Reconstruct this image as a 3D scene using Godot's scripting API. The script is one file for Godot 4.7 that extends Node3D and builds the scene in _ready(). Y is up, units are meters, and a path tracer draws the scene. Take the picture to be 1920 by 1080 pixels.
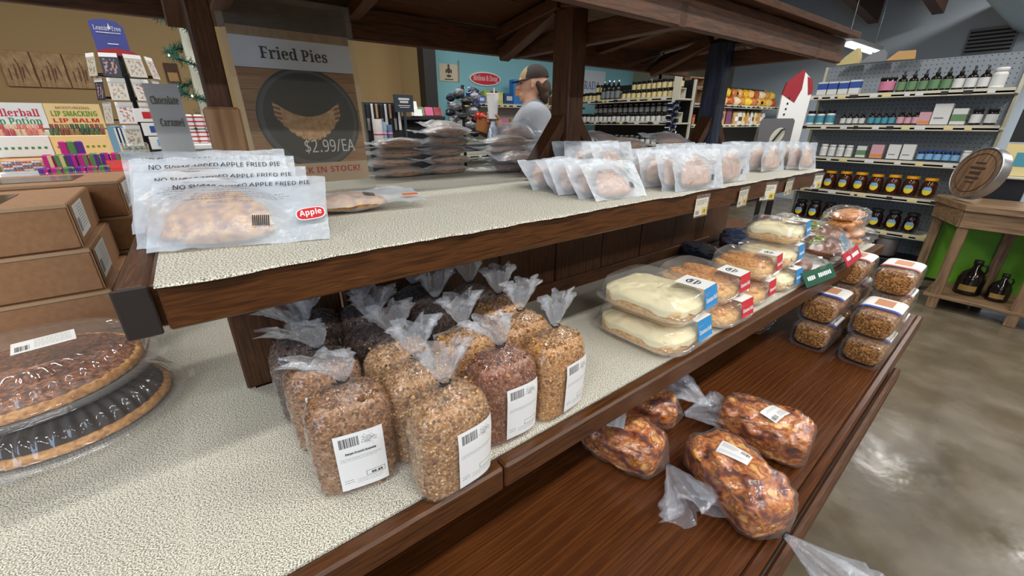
extends Node3D
# A bakery display cart in a country store: camera, light and room first, then the cart, then the goods.

var used := {}
var M := {}
var T := {}
var F := {}
var rng := RandomNumberGenerator.new()
var nz := FastNoiseLite.new()


class MB:
	# collects triangles into one mesh
	var v := PackedVector3Array()
	var n := PackedVector3Array()
	var t := PackedVector2Array()
	var ix := PackedInt32Array()

	func tri(a: Vector3, b: Vector3, c: Vector3, nn: Vector3, ua := Vector2.ZERO, ub := Vector2.ZERO, uc := Vector2.ZERO) -> void:
		var k := v.size()
		v.append(a); v.append(b); v.append(c)
		n.append(nn); n.append(nn); n.append(nn)
		t.append(ua); t.append(ub); t.append(uc)
		if (b - a).cross(c - a).dot(nn) > 0.0:
			ix.append_array(PackedInt32Array([k, k + 2, k + 1]))
		else:
			ix.append_array(PackedInt32Array([k, k + 1, k + 2]))

	func quad(a: Vector3, b: Vector3, c: Vector3, d: Vector3, toward: Vector3) -> void:
		# a, b, c, d go round the quad; its texture runs from a (left bottom) to c (right top)
		var nn := (b - a).cross(d - a).normalized()
		if nn.length() < 0.5:
			nn = (c - b).cross(d - b).normalized()
		if nn.dot(toward) < 0.0:
			nn = -nn
		tri(a, b, c, nn, Vector2(0, 1), Vector2(1, 1), Vector2(1, 0))
		tri(a, c, d, nn, Vector2(0, 1), Vector2(1, 0), Vector2(0, 0))

	func box(c: Vector3, s: Vector3, bev := 0.002, b := Basis()) -> void:
		# a box with chamfered edges
		var h := s * 0.5
		var e: float = minf(bev, minf(h.x, minf(h.y, h.z)) * 0.8)
		for ax in 3:
			for sg in [-1.0, 1.0]:
				var u := (ax + 1) % 3
				var w := (ax + 2) % 3
				var q: Array[Vector3] = []
				for k in [[-1, -1], [1, -1], [1, 1], [-1, 1]]:
					var p := Vector3.ZERO
					p[ax] = sg * h[ax]
					p[u] = k[0] * (h[u] - e)
					p[w] = k[1] * (h[w] - e)
					q.append(c + b * p)
				var out := Vector3.ZERO
				out[ax] = sg
				quad(q[0], q[1], q[2], q[3], b * out)
		if e < 0.0003:
			return
		for ax in 3:
			var u := (ax + 1) % 3
			var w := (ax + 2) % 3
			for su in [-1.0, 1.0]:
				for sw in [-1.0, 1.0]:
					var q: Array[Vector3] = []
					for k in [[-1, 0], [1, 0], [1, 1], [-1, 1]]:
						var p := Vector3.ZERO
						p[ax] = k[0] * (h[ax] - e)
						p[u] = su * (h[u] - (e if k[1] else 0.0))
						p[w] = sw * (h[w] - (0.0 if k[1] else e))
						q.append(c + b * p)
					var out := Vector3.ZERO
					out[u] = su
					out[w] = sw
					quad(q[0], q[1], q[2], q[3], b * out)
		for sx in [-1.0, 1.0]:
			for sy in [-1.0, 1.0]:
				for sz in [-1.0, 1.0]:
					var s3 := Vector3(sx, sy, sz)
					var a := c + b * (s3 * (h - Vector3(0, e, e)))
					var d := c + b * (s3 * (h - Vector3(e, 0, e)))
					var f := c + b * (s3 * (h - Vector3(e, e, 0)))
					tri(a, d, f, (b * s3).normalized())

	func bar(a: Vector3, b: Vector3, wide: float, high: float, bev := 0.002, upward := Vector3.UP) -> void:
		# a beam from a to b
		var d := (b - a).normalized()
		var side := d.cross(upward).normalized()
		var up := side.cross(d).normalized()
		box((a + b) * 0.5, Vector3((b - a).length(), high, wide), bev, Basis(d, up, side))

	func grid(nu: int, nv: int, f: Callable, wrap := false, face := Vector3.ZERO) -> void:
		# a smooth surface of points f(u, v), u and v from 0 to 1; wrapped in u if asked
		var p := PackedVector3Array()
		var m := nu + 1
		for j in nv + 1:
			for i in m:
				p.append(f.call(0.0 if wrap and i == nu else float(i) / nu, float(j) / nv))
		var nn := PackedVector3Array()
		nn.resize(p.size())
		var mean := Vector3.ZERO
		for q in p:
			mean += q / p.size()
		var vol := 0.0
		for j in nv:
			for i in nu:
				var a := j * m + i
				var c1 := (p[a + 1] - p[a]).cross(p[a + m] - p[a])
				var c2 := (p[a + m] - p[a + m + 1]).cross(p[a + 1] - p[a + m + 1])
				for k in [a, a + 1, a + m]:
					nn[k] += c1
				for k in [a + 1, a + m, a + m + 1]:
					nn[k] += c2
				if face == Vector3.ZERO:
					vol += (p[a] - mean).dot(c1) + (p[a + m + 1] - mean).dot(c2)
				else:
					vol += (c1 + c2).dot(face)
		var sgn := 1.0 if vol >= 0.0 else -1.0
		if wrap:
			for j in nv + 1:
				var s := nn[j * m] + nn[j * m + nu]
				nn[j * m] = s
				nn[j * m + nu] = s
		var k0 := v.size()
		for j in nv + 1:
			for i in m:
				v.append(p[j * m + i])
				var q := nn[j * m + i] * sgn
				n.append(q.normalized() if q.length() > 1e-14 else Vector3.UP)
				t.append(Vector2(float(i) / nu, 1.0 - float(j) / nv))
		for j in nv:
			for i in nu:
				var a := k0 + j * m + i
				if sgn > 0.0:
					ix.append_array(PackedInt32Array([a, a + m, a + 1, a + 1, a + m, a + m + 1]))
				else:
					ix.append_array(PackedInt32Array([a, a + 1, a + m, a + 1, a + m + 1, a + m]))

	func tube(path: Array, r: float, seg := 6, r2 := -1.0) -> void:
		# a round bar along a path, closed at both ends
		var cnt := path.size()
		var re := r if r2 < 0.0 else r2
		var side := Vector3.ZERO
		var frames: Array = []
		for i in cnt:
			var d: Vector3 = (path[mini(i + 1, cnt - 1)] - path[maxi(i - 1, 0)]).normalized()
			if side == Vector3.ZERO or absf(side.dot(d)) > 0.97:
				side = d.cross(Vector3.UP if absf(d.y) < 0.9 else Vector3.RIGHT).normalized()
			side = (side - d * side.dot(d)).normalized()
			frames.append([side, d.cross(side)])
		grid(seg, cnt + 1, func(u: float, w: float) -> Vector3:
			var j := int(round(w * (cnt + 1)))
			var i := clampi(j - 1, 0, cnt - 1)
			var rr := lerpf(r, re, float(i) / maxf(1.0, cnt - 1)) if j > 0 and j < cnt + 1 else 0.0
			return path[i] + (frames[i][0] * cos(u * TAU) + frames[i][1] * sin(u * TAU)) * rr, true)

	func lathe(prof: Array, seg := 20, at := Vector3.ZERO, squash := 1.0) -> void:
		# turned shape, prof of Vector2(radius, height); repeat a point for a crease
		var m := prof.size() - 1
		grid(seg, m, func(u: float, w: float) -> Vector3:
			var q: Vector2 = prof[int(round(w * m))]
			return at + Vector3(q.x * cos(u * TAU), q.y, q.x * sin(u * TAU) * squash), true)

	func prism(poly: PackedVector2Array, depth: float, b := Basis(), at := Vector3.ZERO) -> void:
		# a flat outline in x and y pushed from z = 0 back to -depth
		var tr := Geometry2D.triangulate_polygon(poly)
		var lo := poly[0]
		var hi := poly[0]
		for q in poly:
			lo = lo.min(q)
			hi = hi.max(q)
		var sz := hi - lo
		for k in range(0, tr.size(), 3):
			for z in [0.0, -depth]:
				var q: Array[Vector3] = []
				var w: Array[Vector2] = []
				for i in 3:
					var c := poly[tr[k + i]]
					q.append(at + b * Vector3(c.x, c.y, z))
					w.append(Vector2((c.x - lo.x) / sz.x, 1.0 - (c.y - lo.y) / sz.y) if z == 0.0 else Vector2(0.01, 0.01))
				tri(q[0], q[1], q[2], b * Vector3(0, 0, 1 if z == 0.0 else -1), w[0], w[1], w[2])
		var turn := 1.0 if Geometry2D.is_polygon_clockwise(poly) else -1.0
		for i in poly.size():
			var c := poly[i]
			var d := poly[(i + 1) % poly.size()]
			var e := d - c
			var out := b * Vector3(-e.y * turn, e.x * turn, 0)
			quad(at + b * Vector3(c.x, c.y, 0), at + b * Vector3(d.x, d.y, 0), at + b * Vector3(d.x, d.y, -depth), at + b * Vector3(c.x, c.y, -depth), out)

	func card(w: float, h: float, th := 0.0006, at := Vector3.ZERO, b := Basis()) -> void:
		# a flat sheet standing on its lower edge at the origin, its print toward +z
		prism(PackedVector2Array([Vector2(-w / 2, 0), Vector2(w / 2, 0), Vector2(w / 2, h), Vector2(-w / 2, h)]), th, b, at)

	func mesh() -> ArrayMesh:
		var a := []
		a.resize(Mesh.ARRAY_MAX)
		a[Mesh.ARRAY_VERTEX] = v
		a[Mesh.ARRAY_NORMAL] = n
		a[Mesh.ARRAY_TEX_UV] = t
		a[Mesh.ARRAY_INDEX] = ix
		var m := ArrayMesh.new()
		m.add_surface_from_arrays(Mesh.PRIMITIVE_TRIANGLES, a)
		return m


# ---- naming and placing ----

func numbered(called: String) -> String:
	used[called] = used.get(called, -1) + 1
	return called if used[called] == 0 else "%s_%03d" % [called, used[called]]


func thing(called: String, label: String, category: String, at := Vector3.ZERO, turn := 0.0, group := "") -> Node3D:
	var o := Node3D.new()
	o.name = numbered(called)
	add_child(o)
	o.position = at
	o.rotation.y = turn
	o.set_meta("label", label)
	o.set_meta("category", category)
	if group:
		o.set_meta("group", group)
	return o


func part(parent: Node, called: String, what, mat: Material, label := "") -> MeshInstance3D:
	var o := MeshInstance3D.new()
	o.name = called
	o.mesh = what.mesh() if what is MB else what
	o.material_override = mat
	parent.add_child(o, true)
	if label:
		o.set_meta("label", label)
	return o


func setting(called: String, what, mat: Material) -> MeshInstance3D:
	var o := part(self, called, what, mat)
	o.set_meta("kind", "structure")
	return o


func copy_of(o: Node3D, label: String, at: Vector3, turn := 0.0) -> Node3D:
	var c: Node3D = o.duplicate()
	c.name = numbered(String(o.get_meta("base_name", o.name)))
	add_child(c)
	c.position = at
	c.rotation = Vector3(0, turn, 0)
	c.set_meta("label", label)
	return c


func nth(i: int) -> String:
	var w := ["first", "second", "third", "fourth", "fifth", "sixth", "seventh", "eighth", "ninth", "tenth", "eleventh", "twelfth", "thirteenth", "fourteenth", "fifteenth", "sixteenth", "seventeenth", "eighteenth", "nineteenth", "twentieth"]
	if i < 20:
		return w[i]
	return "twenty-" + w[i - 20] if i < 29 else "thirtieth" if i == 29 else "thirty-" + w[i - 30]


func lettering(parent: Node, s: String, font: String, high: float, mat: Material, at := Vector3.ZERO, wide := 0.0, b := Basis(), called := "lettering", warp = null) -> MeshInstance3D:
	# thin raised print, centred at the origin and facing +z; squeezed to a width if one is given
	var tm := TextMesh.new()
	tm.text = s
	tm.font = F[font]
	tm.font_size = 48
	tm.pixel_size = high / 34.0
	tm.depth = 0.0003
	tm.curve_step = 2.0
	var a := tm.get_mesh_arrays() if tm.get_surface_count() == 0 else tm.surface_get_arrays(0)
	var p: PackedVector3Array = a[Mesh.ARRAY_VERTEX]
	var lo := Vector3(1e9, 1e9, 0)
	var hi := -lo
	for q in p:
		lo = lo.min(q)
		hi = hi.max(q)
	var k := 1.0 if wide <= 0.0 else wide / maxf(1e-6, hi.x - lo.x)
	var mid := (lo + hi) * 0.5
	for i in p.size():
		var q := Vector3((p[i].x - mid.x) * k, p[i].y - mid.y, p[i].z)
		p[i] = at + b * q if warp == null else warp.call(at + b * q)
	a[Mesh.ARRAY_VERTEX] = p
	var m := ArrayMesh.new()
	m.add_surface_from_arrays(Mesh.PRIMITIVE_TRIANGLES, a)
	return part(parent, called, m, mat)


# ---- materials ----

func mat(key: String, c: Color, rough := 0.6, metal := 0.0) -> StandardMaterial3D:
	if not M.has(key):
		var m := StandardMaterial3D.new()
		m.resource_name = key
		m.albedo_color = c
		m.roughness = rough
		m.metallic = metal
		M[key] = m
	return M[key]


func clear(key: String, c: Color, alpha: float, rough: float) -> StandardMaterial3D:
	var m := mat(key, Color(c, alpha), rough)
	m.transparency = BaseMaterial3D.TRANSPARENCY_ALPHA
	m.cull_mode = BaseMaterial3D.CULL_DISABLED
	return m


func speckle(freq: float, stops: Array, kind := FastNoiseLite.TYPE_SIMPLEX, octaves := 3, size := 512, sd := 1) -> NoiseTexture2D:
	# seamless noise put through a ramp of [place, colour] stops
	var f := FastNoiseLite.new()
	f.seed = sd
	f.noise_type = kind
	f.frequency = freq
	f.fractal_octaves = octaves
	if kind == FastNoiseLite.TYPE_CELLULAR:
		f.cellular_return_type = FastNoiseLite.RETURN_CELL_VALUE
		f.fractal_type = FastNoiseLite.FRACTAL_NONE
	var x := NoiseTexture2D.new()
	x.width = size
	x.height = size
	x.seamless = true
	x.noise = f
	var g := Gradient.new()
	var offs := PackedFloat32Array()
	var cols := PackedColorArray()
	for s in stops:
		offs.append(s[0])
		cols.append(s[1])
	g.offsets = offs
	g.colors = cols
	x.color_ramp = g
	return x


func relief(freq: float, kind := FastNoiseLite.TYPE_SIMPLEX, octaves := 3, strength := 4.0, size := 512, sd := 5) -> NoiseTexture2D:
	var x := speckle(freq, [[0.0, Color.BLACK], [1.0, Color.WHITE]], kind, octaves, size, sd)
	x.color_ramp = null
	x.as_normal_map = true
	x.bump_strength = strength
	return x


func grained(key: String, tex: Texture2D, scale: Vector3, rough := 0.6, bump: Texture2D = null, deep := 0.5, world := false) -> StandardMaterial3D:
	# a material laid on from three sides, so that it needs no texture coordinates
	var m := mat(key, Color.WHITE, rough)
	m.albedo_texture = tex
	m.uv1_triplanar = true
	m.uv1_world_triplanar = world
	m.uv1_scale = scale
	m.uv1_triplanar_sharpness = 4.0
	if bump:
		m.normal_enabled = true
		m.normal_texture = bump
		m.normal_scale = deep
	return m


func printed(key: String, im: Image, rough := 0.5) -> StandardMaterial3D:
	var m := mat(key, Color.WHITE, rough)
	m.albedo_texture = ImageTexture.create_from_image(im)
	m.texture_repeat = false
	return m


func paper(w: int, h: int, c: Color) -> Image:
	var im := Image.create(w, h, false, Image.FORMAT_RGBA8)
	im.fill(c)
	return im


func rect(im: Image, x: float, y: float, w: float, h: float, c: Color) -> void:
	im.fill_rect(Rect2i(int(x), int(y), maxi(1, int(w)), maxi(1, int(h))), c)


func bars(im: Image, x: int, y: int, w: int, h: int, c := Color(0.05, 0.05, 0.06)) -> void:
	# a bar code
	var k := x
	while k < x + w:
		var b := rng.randi_range(1, 3)
		rect(im, k, y, mini(b, x + w - k), h, c)
		k += b + rng.randi_range(1, 3)


func small_print(im: Image, x: int, y: int, w: int, lines: int, step: int, c := Color(0.25, 0.25, 0.28), high := 2) -> void:
	# rows of words too small to read
	for l in lines:
		var k := x
		var stop := x + w - (rng.randi_range(0, int(w * 0.3)) if l == lines - 1 else 0)
		while k < stop:
			var b := rng.randi_range(4, 13)
			rect(im, k, y + l * step, mini(b, maxi(1, stop - k)), high, c)
			k += b + 3


func oval(im: Image, cx: float, cy: float, rx: float, ry: float, c: Color) -> void:
	for y in range(maxi(0, int(cy - ry)), mini(im.get_height(), int(cy + ry) + 1)):
		var q := 1.0 - pow((y - cy) / ry, 2)
		if q > 0.0:
			var hw := rx * sqrt(q)
			var x0 := clampi(int(cx - hw), 0, im.get_width())
			var x1 := clampi(int(cx + hw), 0, im.get_width())
			if x1 > x0:
				im.fill_rect(Rect2i(x0, y, x1 - x0, 1), c)


func make_materials() -> void:
	F.sans = SystemFont.new(); F.sans.font_names = PackedStringArray(["Droid Sans"])
	F.bold = SystemFont.new(); F.bold.font_names = PackedStringArray(["Droid Sans"]); F.bold.font_weight = 700
	F.serif = SystemFont.new(); F.serif.font_names = PackedStringArray(["Droid Serif"])
	F.serifbold = SystemFont.new(); F.serifbold.font_names = PackedStringArray(["Droid Serif"]); F.serifbold.font_weight = 700
	F.mono = SystemFont.new(); F.mono.font_names = PackedStringArray(["Droid Sans Mono"])
	# stained pine: the grain is noise drawn out along the board
	var stain := [[0.0, Color8(46, 25, 10)], [0.35, Color8(74, 42, 18)], [0.55, Color8(92, 54, 24)], [0.75, Color8(66, 37, 15)], [1.0, Color8(114, 71, 35)]]
	T.stain = speckle(0.012, stain, FastNoiseLite.TYPE_SIMPLEX, 5, 512, 3)
	T.woodbump = relief(0.02, FastNoiseLite.TYPE_SIMPLEX, 5, 2.0, 512, 4)
	grained("wood_x", T.stain, Vector3(0.9, 16, 16), 0.36, T.woodbump, 0.25, true)
	grained("wood_y", T.stain, Vector3(9, 0.7, 9), 0.5, T.woodbump, 0.25, true)
	grained("wood_z", T.stain, Vector3(9, 9, 0.7), 0.5, T.woodbump, 0.25, true)
	var deck := [[0.0, Color8(62, 32, 14)], [0.4, Color8(78, 42, 18)], [0.6, Color8(86, 47, 21)], [1.0, Color8(106, 62, 31)]]
	T.deck = speckle(0.01, deck, FastNoiseLite.TYPE_SIMPLEX, 5, 512, 9)
	var dk := grained("deck_wood", T.deck, Vector3(0.6, 26, 26), 0.28, T.woodbump, 0.2, true)
	dk.metallic_specular = 0.5
	grained("rough_wood_x", T.stain, Vector3(0.7, 9, 9), 0.55, T.woodbump, 0.3, true)
	grained("rough_wood_y", T.stain, Vector3(9, 0.7, 9), 0.55, T.woodbump, 0.3, true)
	grained("rough_wood_z", T.stain, Vector3(9, 9, 0.7), 0.55, T.woodbump, 0.3, true)
	mat("blackened", Color8(38, 30, 27), 0.6)
	var raw := [[0.0, Color8(120, 84, 56)], [0.5, Color8(160, 120, 84)], [1.0, Color8(186, 148, 110)]]
	T.raw = speckle(0.012, raw, FastNoiseLite.TYPE_SIMPLEX, 4, 256, 12)
	grained("raw_wood_y", T.raw, Vector3(9, 0.9, 9), 0.6, T.woodbump, 0.3, true)
	grained("raw_wood_x", T.raw, Vector3(0.9, 9, 9), 0.6, T.woodbump, 0.3, true)
	# woven non-slip liner
	T.weave = speckle(0.16, [[0.22, Color8(106, 100, 83)], [0.38, Color8(172, 167, 149)], [0.5, Color8(208, 204, 189)], [0.68, Color8(234, 232, 221)]], FastNoiseLite.TYPE_SIMPLEX, 2, 512, 21)
	T.weavebump = relief(0.16, FastNoiseLite.TYPE_SIMPLEX, 2, 4.0, 512, 21)
	grained("liner", T.weave, Vector3(4.0, 4.0, 5.0), 0.85, T.weavebump, 0.3, true)
	# clear packaging
	T.crinkle = relief(0.02, FastNoiseLite.TYPE_SIMPLEX_SMOOTH, 4, 10.0, 512, 61)
	for q in [["film", Color(1, 1, 1), 0.05, 0.06, 0.7, 7.0], ["film_soft", Color(0.93, 0.96, 1.0), 0.17, 0.18, 0.6, 9.0], ["film_tail", Color(0.92, 0.95, 1.0), 0.13, 0.12, 0.6, 8.0], ["glassine", Color(0.86, 0.89, 0.92), 0.4, 0.3, 0.45, 6.0]]:
		var fm := clear(q[0], q[1], q[2], q[3])
		fm.normal_enabled = true
		fm.metallic_specular = 0.75
		fm.normal_texture = T.crinkle
		fm.normal_scale = q[4]
		fm.uv1_triplanar = true
		fm.uv1_scale = Vector3(q[5], q[5], q[5])
	clear("shell", Color(1, 1, 1), 0.08, 0.04)
	M.shell.metallic_specular = 0.75
	clear("acrylic", Color(0.95, 1.0, 0.98), 0.04, 0.02)
	mat("black", Color8(22, 22, 24), 0.5)
	mat("ink", Color8(26, 24, 26), 0.7)
	mat("white", Color8(232, 232, 230), 0.6)
	mat("white_card", Color8(236, 236, 234), 0.75)
	mat("red_ink", Color8(200, 28, 38), 0.6)
	mat("steel", Color8(170, 172, 175), 0.35, 0.9)
	mat("chrome", Color8(200, 200, 205), 0.18, 1.0)
	mat("shelf_metal", Color8(196, 190, 172), 0.45)
	mat("dark_metal", Color8(46, 46, 48), 0.4, 0.6)


func _ready() -> void:
	rng.seed = 11
	nz.seed = 4
	nz.frequency = 1.0
	# ---- camera ----
	var cam := Camera3D.new()
	cam.name = "camera"
	cam.fov = 70.58
	cam.near = 0.02
	cam.far = 60.0
	add_child(cam)
	cam.position = Vector3(0, 1.33, 0)
	cam.rotation = Vector3(deg_to_rad(-22.18), deg_to_rad(-90.0 + 52.94), 0)
	cam.current = true
	# ---- exposure and sky (the room is closed; the sky only stands outside) ----
	var we := WorldEnvironment.new()
	we.name = "world"
	var env := Environment.new()
	env.background_mode = Environment.BG_SKY
	var sky := Sky.new()
	sky.sky_material = PhysicalSkyMaterial.new()
	env.sky = sky
	env.tonemap_mode = Environment.TONE_MAPPER_LINEAR
	env.tonemap_exposure = 1.0
	env.sdfgi_enabled = true
	env.ssao_enabled = true
	env.ssil_enabled = true
	we.environment = env
	add_child(we)
	make_materials()
	lights()
	room()
	cart()
	pies()
	left_goods()
	granola()
	rolls()
	far_bags()
	deck_goods()
	make_kinds()
	right_side()
	back_side()
	gift_corner()
	shopper()


# ---- light: fluorescent fittings under the ceiling and the shop front behind the camera ----

func fitting(at: Vector3, along_x: bool, energy: float, label: String) -> void:
	var o := thing("fluorescent_light", label, "ceiling light", at, 0.0 if along_x else PI / 2, "ceiling lights")
	var b := MB.new()
	b.box(Vector3(0, 0.03, 0), Vector3(1.25, 0.05, 0.16), 0.008)
	part(o, "housing", b, mat("fitting_white", Color8(220, 220, 220), 0.5))
	var glow := mat("tube_glow", Color(1, 1, 1), 0.5)
	glow.emission_enabled = true
	glow.emission = Color(0.93, 0.97, 1.0)
	glow.emission_energy_multiplier = 3.0
	for z in [-0.04, 0.04]:
		b = MB.new()
		b.tube([Vector3(-0.6, -0.012, z), Vector3(0.6, -0.012, z)], 0.013, 8)
		part(o, "tube", b, glow)
	for x in [-0.5, 0.5]:
		b = MB.new()
		b.tube([Vector3(x, 0.05, 0), Vector3(x, 3.7 - at.y, 0)], 0.004, 5)
		part(o, "hanger", b, M.steel)
	var l := AreaLight3D.new()
	l.name = "lamp"
	l.area_size = Vector2(1.2, 0.14)
	l.light_energy = energy
	l.light_color = Color(1.0, 0.99, 0.97)
	l.light_size = 0.2
	l.area_range = 20.0
	l.area_attenuation = 2.0
	l.shadow_enabled = true
	o.add_child(l)
	l.position = Vector3(0, -0.035, 0)
	l.rotation = Vector3(-PI / 2, 0, 0)


func lights() -> void:
	var e := 5.1
	var k := 0
	for s in [[-1.9, 0.8], [0.1, 0.8], [2.1, 0.8], [4.1, 0.8], [6.4, 1.3], [7.5, -0.4], [-0.8, 2.7], [1.6, 2.7], [4.0, 2.7], [-1.2, -2.6], [1.3, -3.0], [3.3, -1.6], [7.05, -2.05]]:  # the unseen fitting behind the right shelf unit is added to brighten the wall
		fitting(Vector3(s[0], 2.2 if s[1] == -2.05 else 3.2, s[1]), true, e * (0.72 if s[1] > 0 else 0.85), "%s twin-tube fluorescent light hanging from the ceiling, counted from the shop front" % nth(k))
		k += 1
	# the daylit shop window on the left behind the camera
	var l := AreaLight3D.new()
	l.name = "window_daylight"
	l.area_size = Vector2(2.2, 1.5)
	l.light_energy = 4.5
	l.light_color = Color(0.72, 0.85, 1.0)
	l.area_range = 20.0
	l.area_attenuation = 2.0
	l.shadow_enabled = true
	add_child(l)
	l.position = Vector3(-3.27, 1.75, 1.3)
	l.rotation = Vector3(0, -PI / 2, 0)


func slab(called: String, lo: Vector3, hi: Vector3, m: Material) -> MeshInstance3D:
	var b := MB.new()
	b.box((lo + hi) * 0.5, hi - lo, 0.0)
	return setting(called, b, m)


func room() -> void:
	T.concrete = speckle(0.006, [[0.0, Color8(88, 78, 63)], [0.4, Color8(96, 86, 70)], [0.6, Color8(101, 91, 75)], [1.0, Color8(114, 104, 88)]], FastNoiseLite.TYPE_SIMPLEX, 6, 1024, 31)
	T.concrough = speckle(0.01, [[0.0, Color(0.12, 0.12, 0.12)], [1.0, Color(0.42, 0.42, 0.42)]], FastNoiseLite.TYPE_SIMPLEX, 5, 512, 33)
	var cm := grained("concrete", T.concrete, Vector3(0.5, 0.5, 0.5), 1.0, relief(0.03, FastNoiseLite.TYPE_SIMPLEX, 5, 1.5, 512, 35), 0.12, true)
	cm.roughness_texture = T.concrough
	slab("floor", Vector3(-3.6, -0.1, -6.2), Vector3(9.0, 0.0, 4.4), cm)
	slab("ceiling", Vector3(-3.6, 3.7, -6.2), Vector3(9.0, 3.8, 4.4), mat("ceiling_paint", Color8(120, 122, 122), 0.9))
	var tan_paint := mat("tan_paint", Color8(178, 150, 106), 0.85)
	slab("wall_back", Vector3(-3.6, 0, -5.9), Vector3(2.62, 3.7, -5.8), tan_paint)
	slab("wall_left", Vector3(-3.6, 0, -5.8), Vector3(-3.4, 3.7, 0.2), tan_paint)
	# shop front on the left: wall with an opening for the window
	slab("wall_left", Vector3(-3.6, 0, 0.2), Vector3(-3.4, 1.0, 4.3), tan_paint)
	slab("wall_left", Vector3(-3.6, 2.5, 0.2), Vector3(-3.4, 3.7, 4.3), tan_paint)
	slab("wall_left", Vector3(-3.6, 1.0, 2.4), Vector3(-3.4, 2.5, 4.3), tan_paint)
	var glow := mat("window_glow", Color(0.8, 0.9, 1.0), 0.3)
	glow.emission_enabled = true
	glow.emission = Color(0.72, 0.85, 1.0)
	glow.emission_energy_multiplier = 1.2
	var w := slab("window_1", Vector3(-3.5, 1.0, 0.2), Vector3(-3.46, 2.5, 2.4), glow)
	var b := MB.new()
	for z in [0.23, 1.3, 2.37]:
		b.box(Vector3(-3.41, 1.75, z), Vector3(0.06, 1.5, 0.06), 0.004)
	for y in [1.03, 2.47]:
		b.box(Vector3(-3.41, y, 1.3), Vector3(0.06, 0.06, 2.2), 0.004)
	part(w, "window_frame", b, mat("frame_white", Color8(220, 220, 215), 0.5))
	slab("wall_front", Vector3(-3.6, 0, 4.3), Vector3(9.0, 3.7, 4.4), mat("front_paint", Color8(134, 124, 108), 0.9))
	slab("wall_right", Vector3(8.8, 0, -4.6), Vector3(9.0, 3.7, 4.3), mat("grey_paint", Color8(172, 184, 196), 0.9))
	slab("wall_side", Vector3(2.5, 0, -5.8), Vector3(2.62, 3.7, -5.0), mat("cream_paint", Color8(196, 172, 126), 0.85))
	slab("wall_teal", Vector3(2.62, 0, -5.1), Vector3(6.4, 3.7, -5.0), mat("teal_paint", Color8(134, 190, 200), 0.85))
	slab("wall_far", Vector3(6.4, 0, -4.6), Vector3(8.8, 3.7, -4.5), mat("olive_paint", Color8(140, 136, 118), 0.9))
	slab("wall_far", Vector3(6.38, 0, -5.1), Vector3(6.48, 3.7, -4.5), M.olive_paint)


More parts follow.
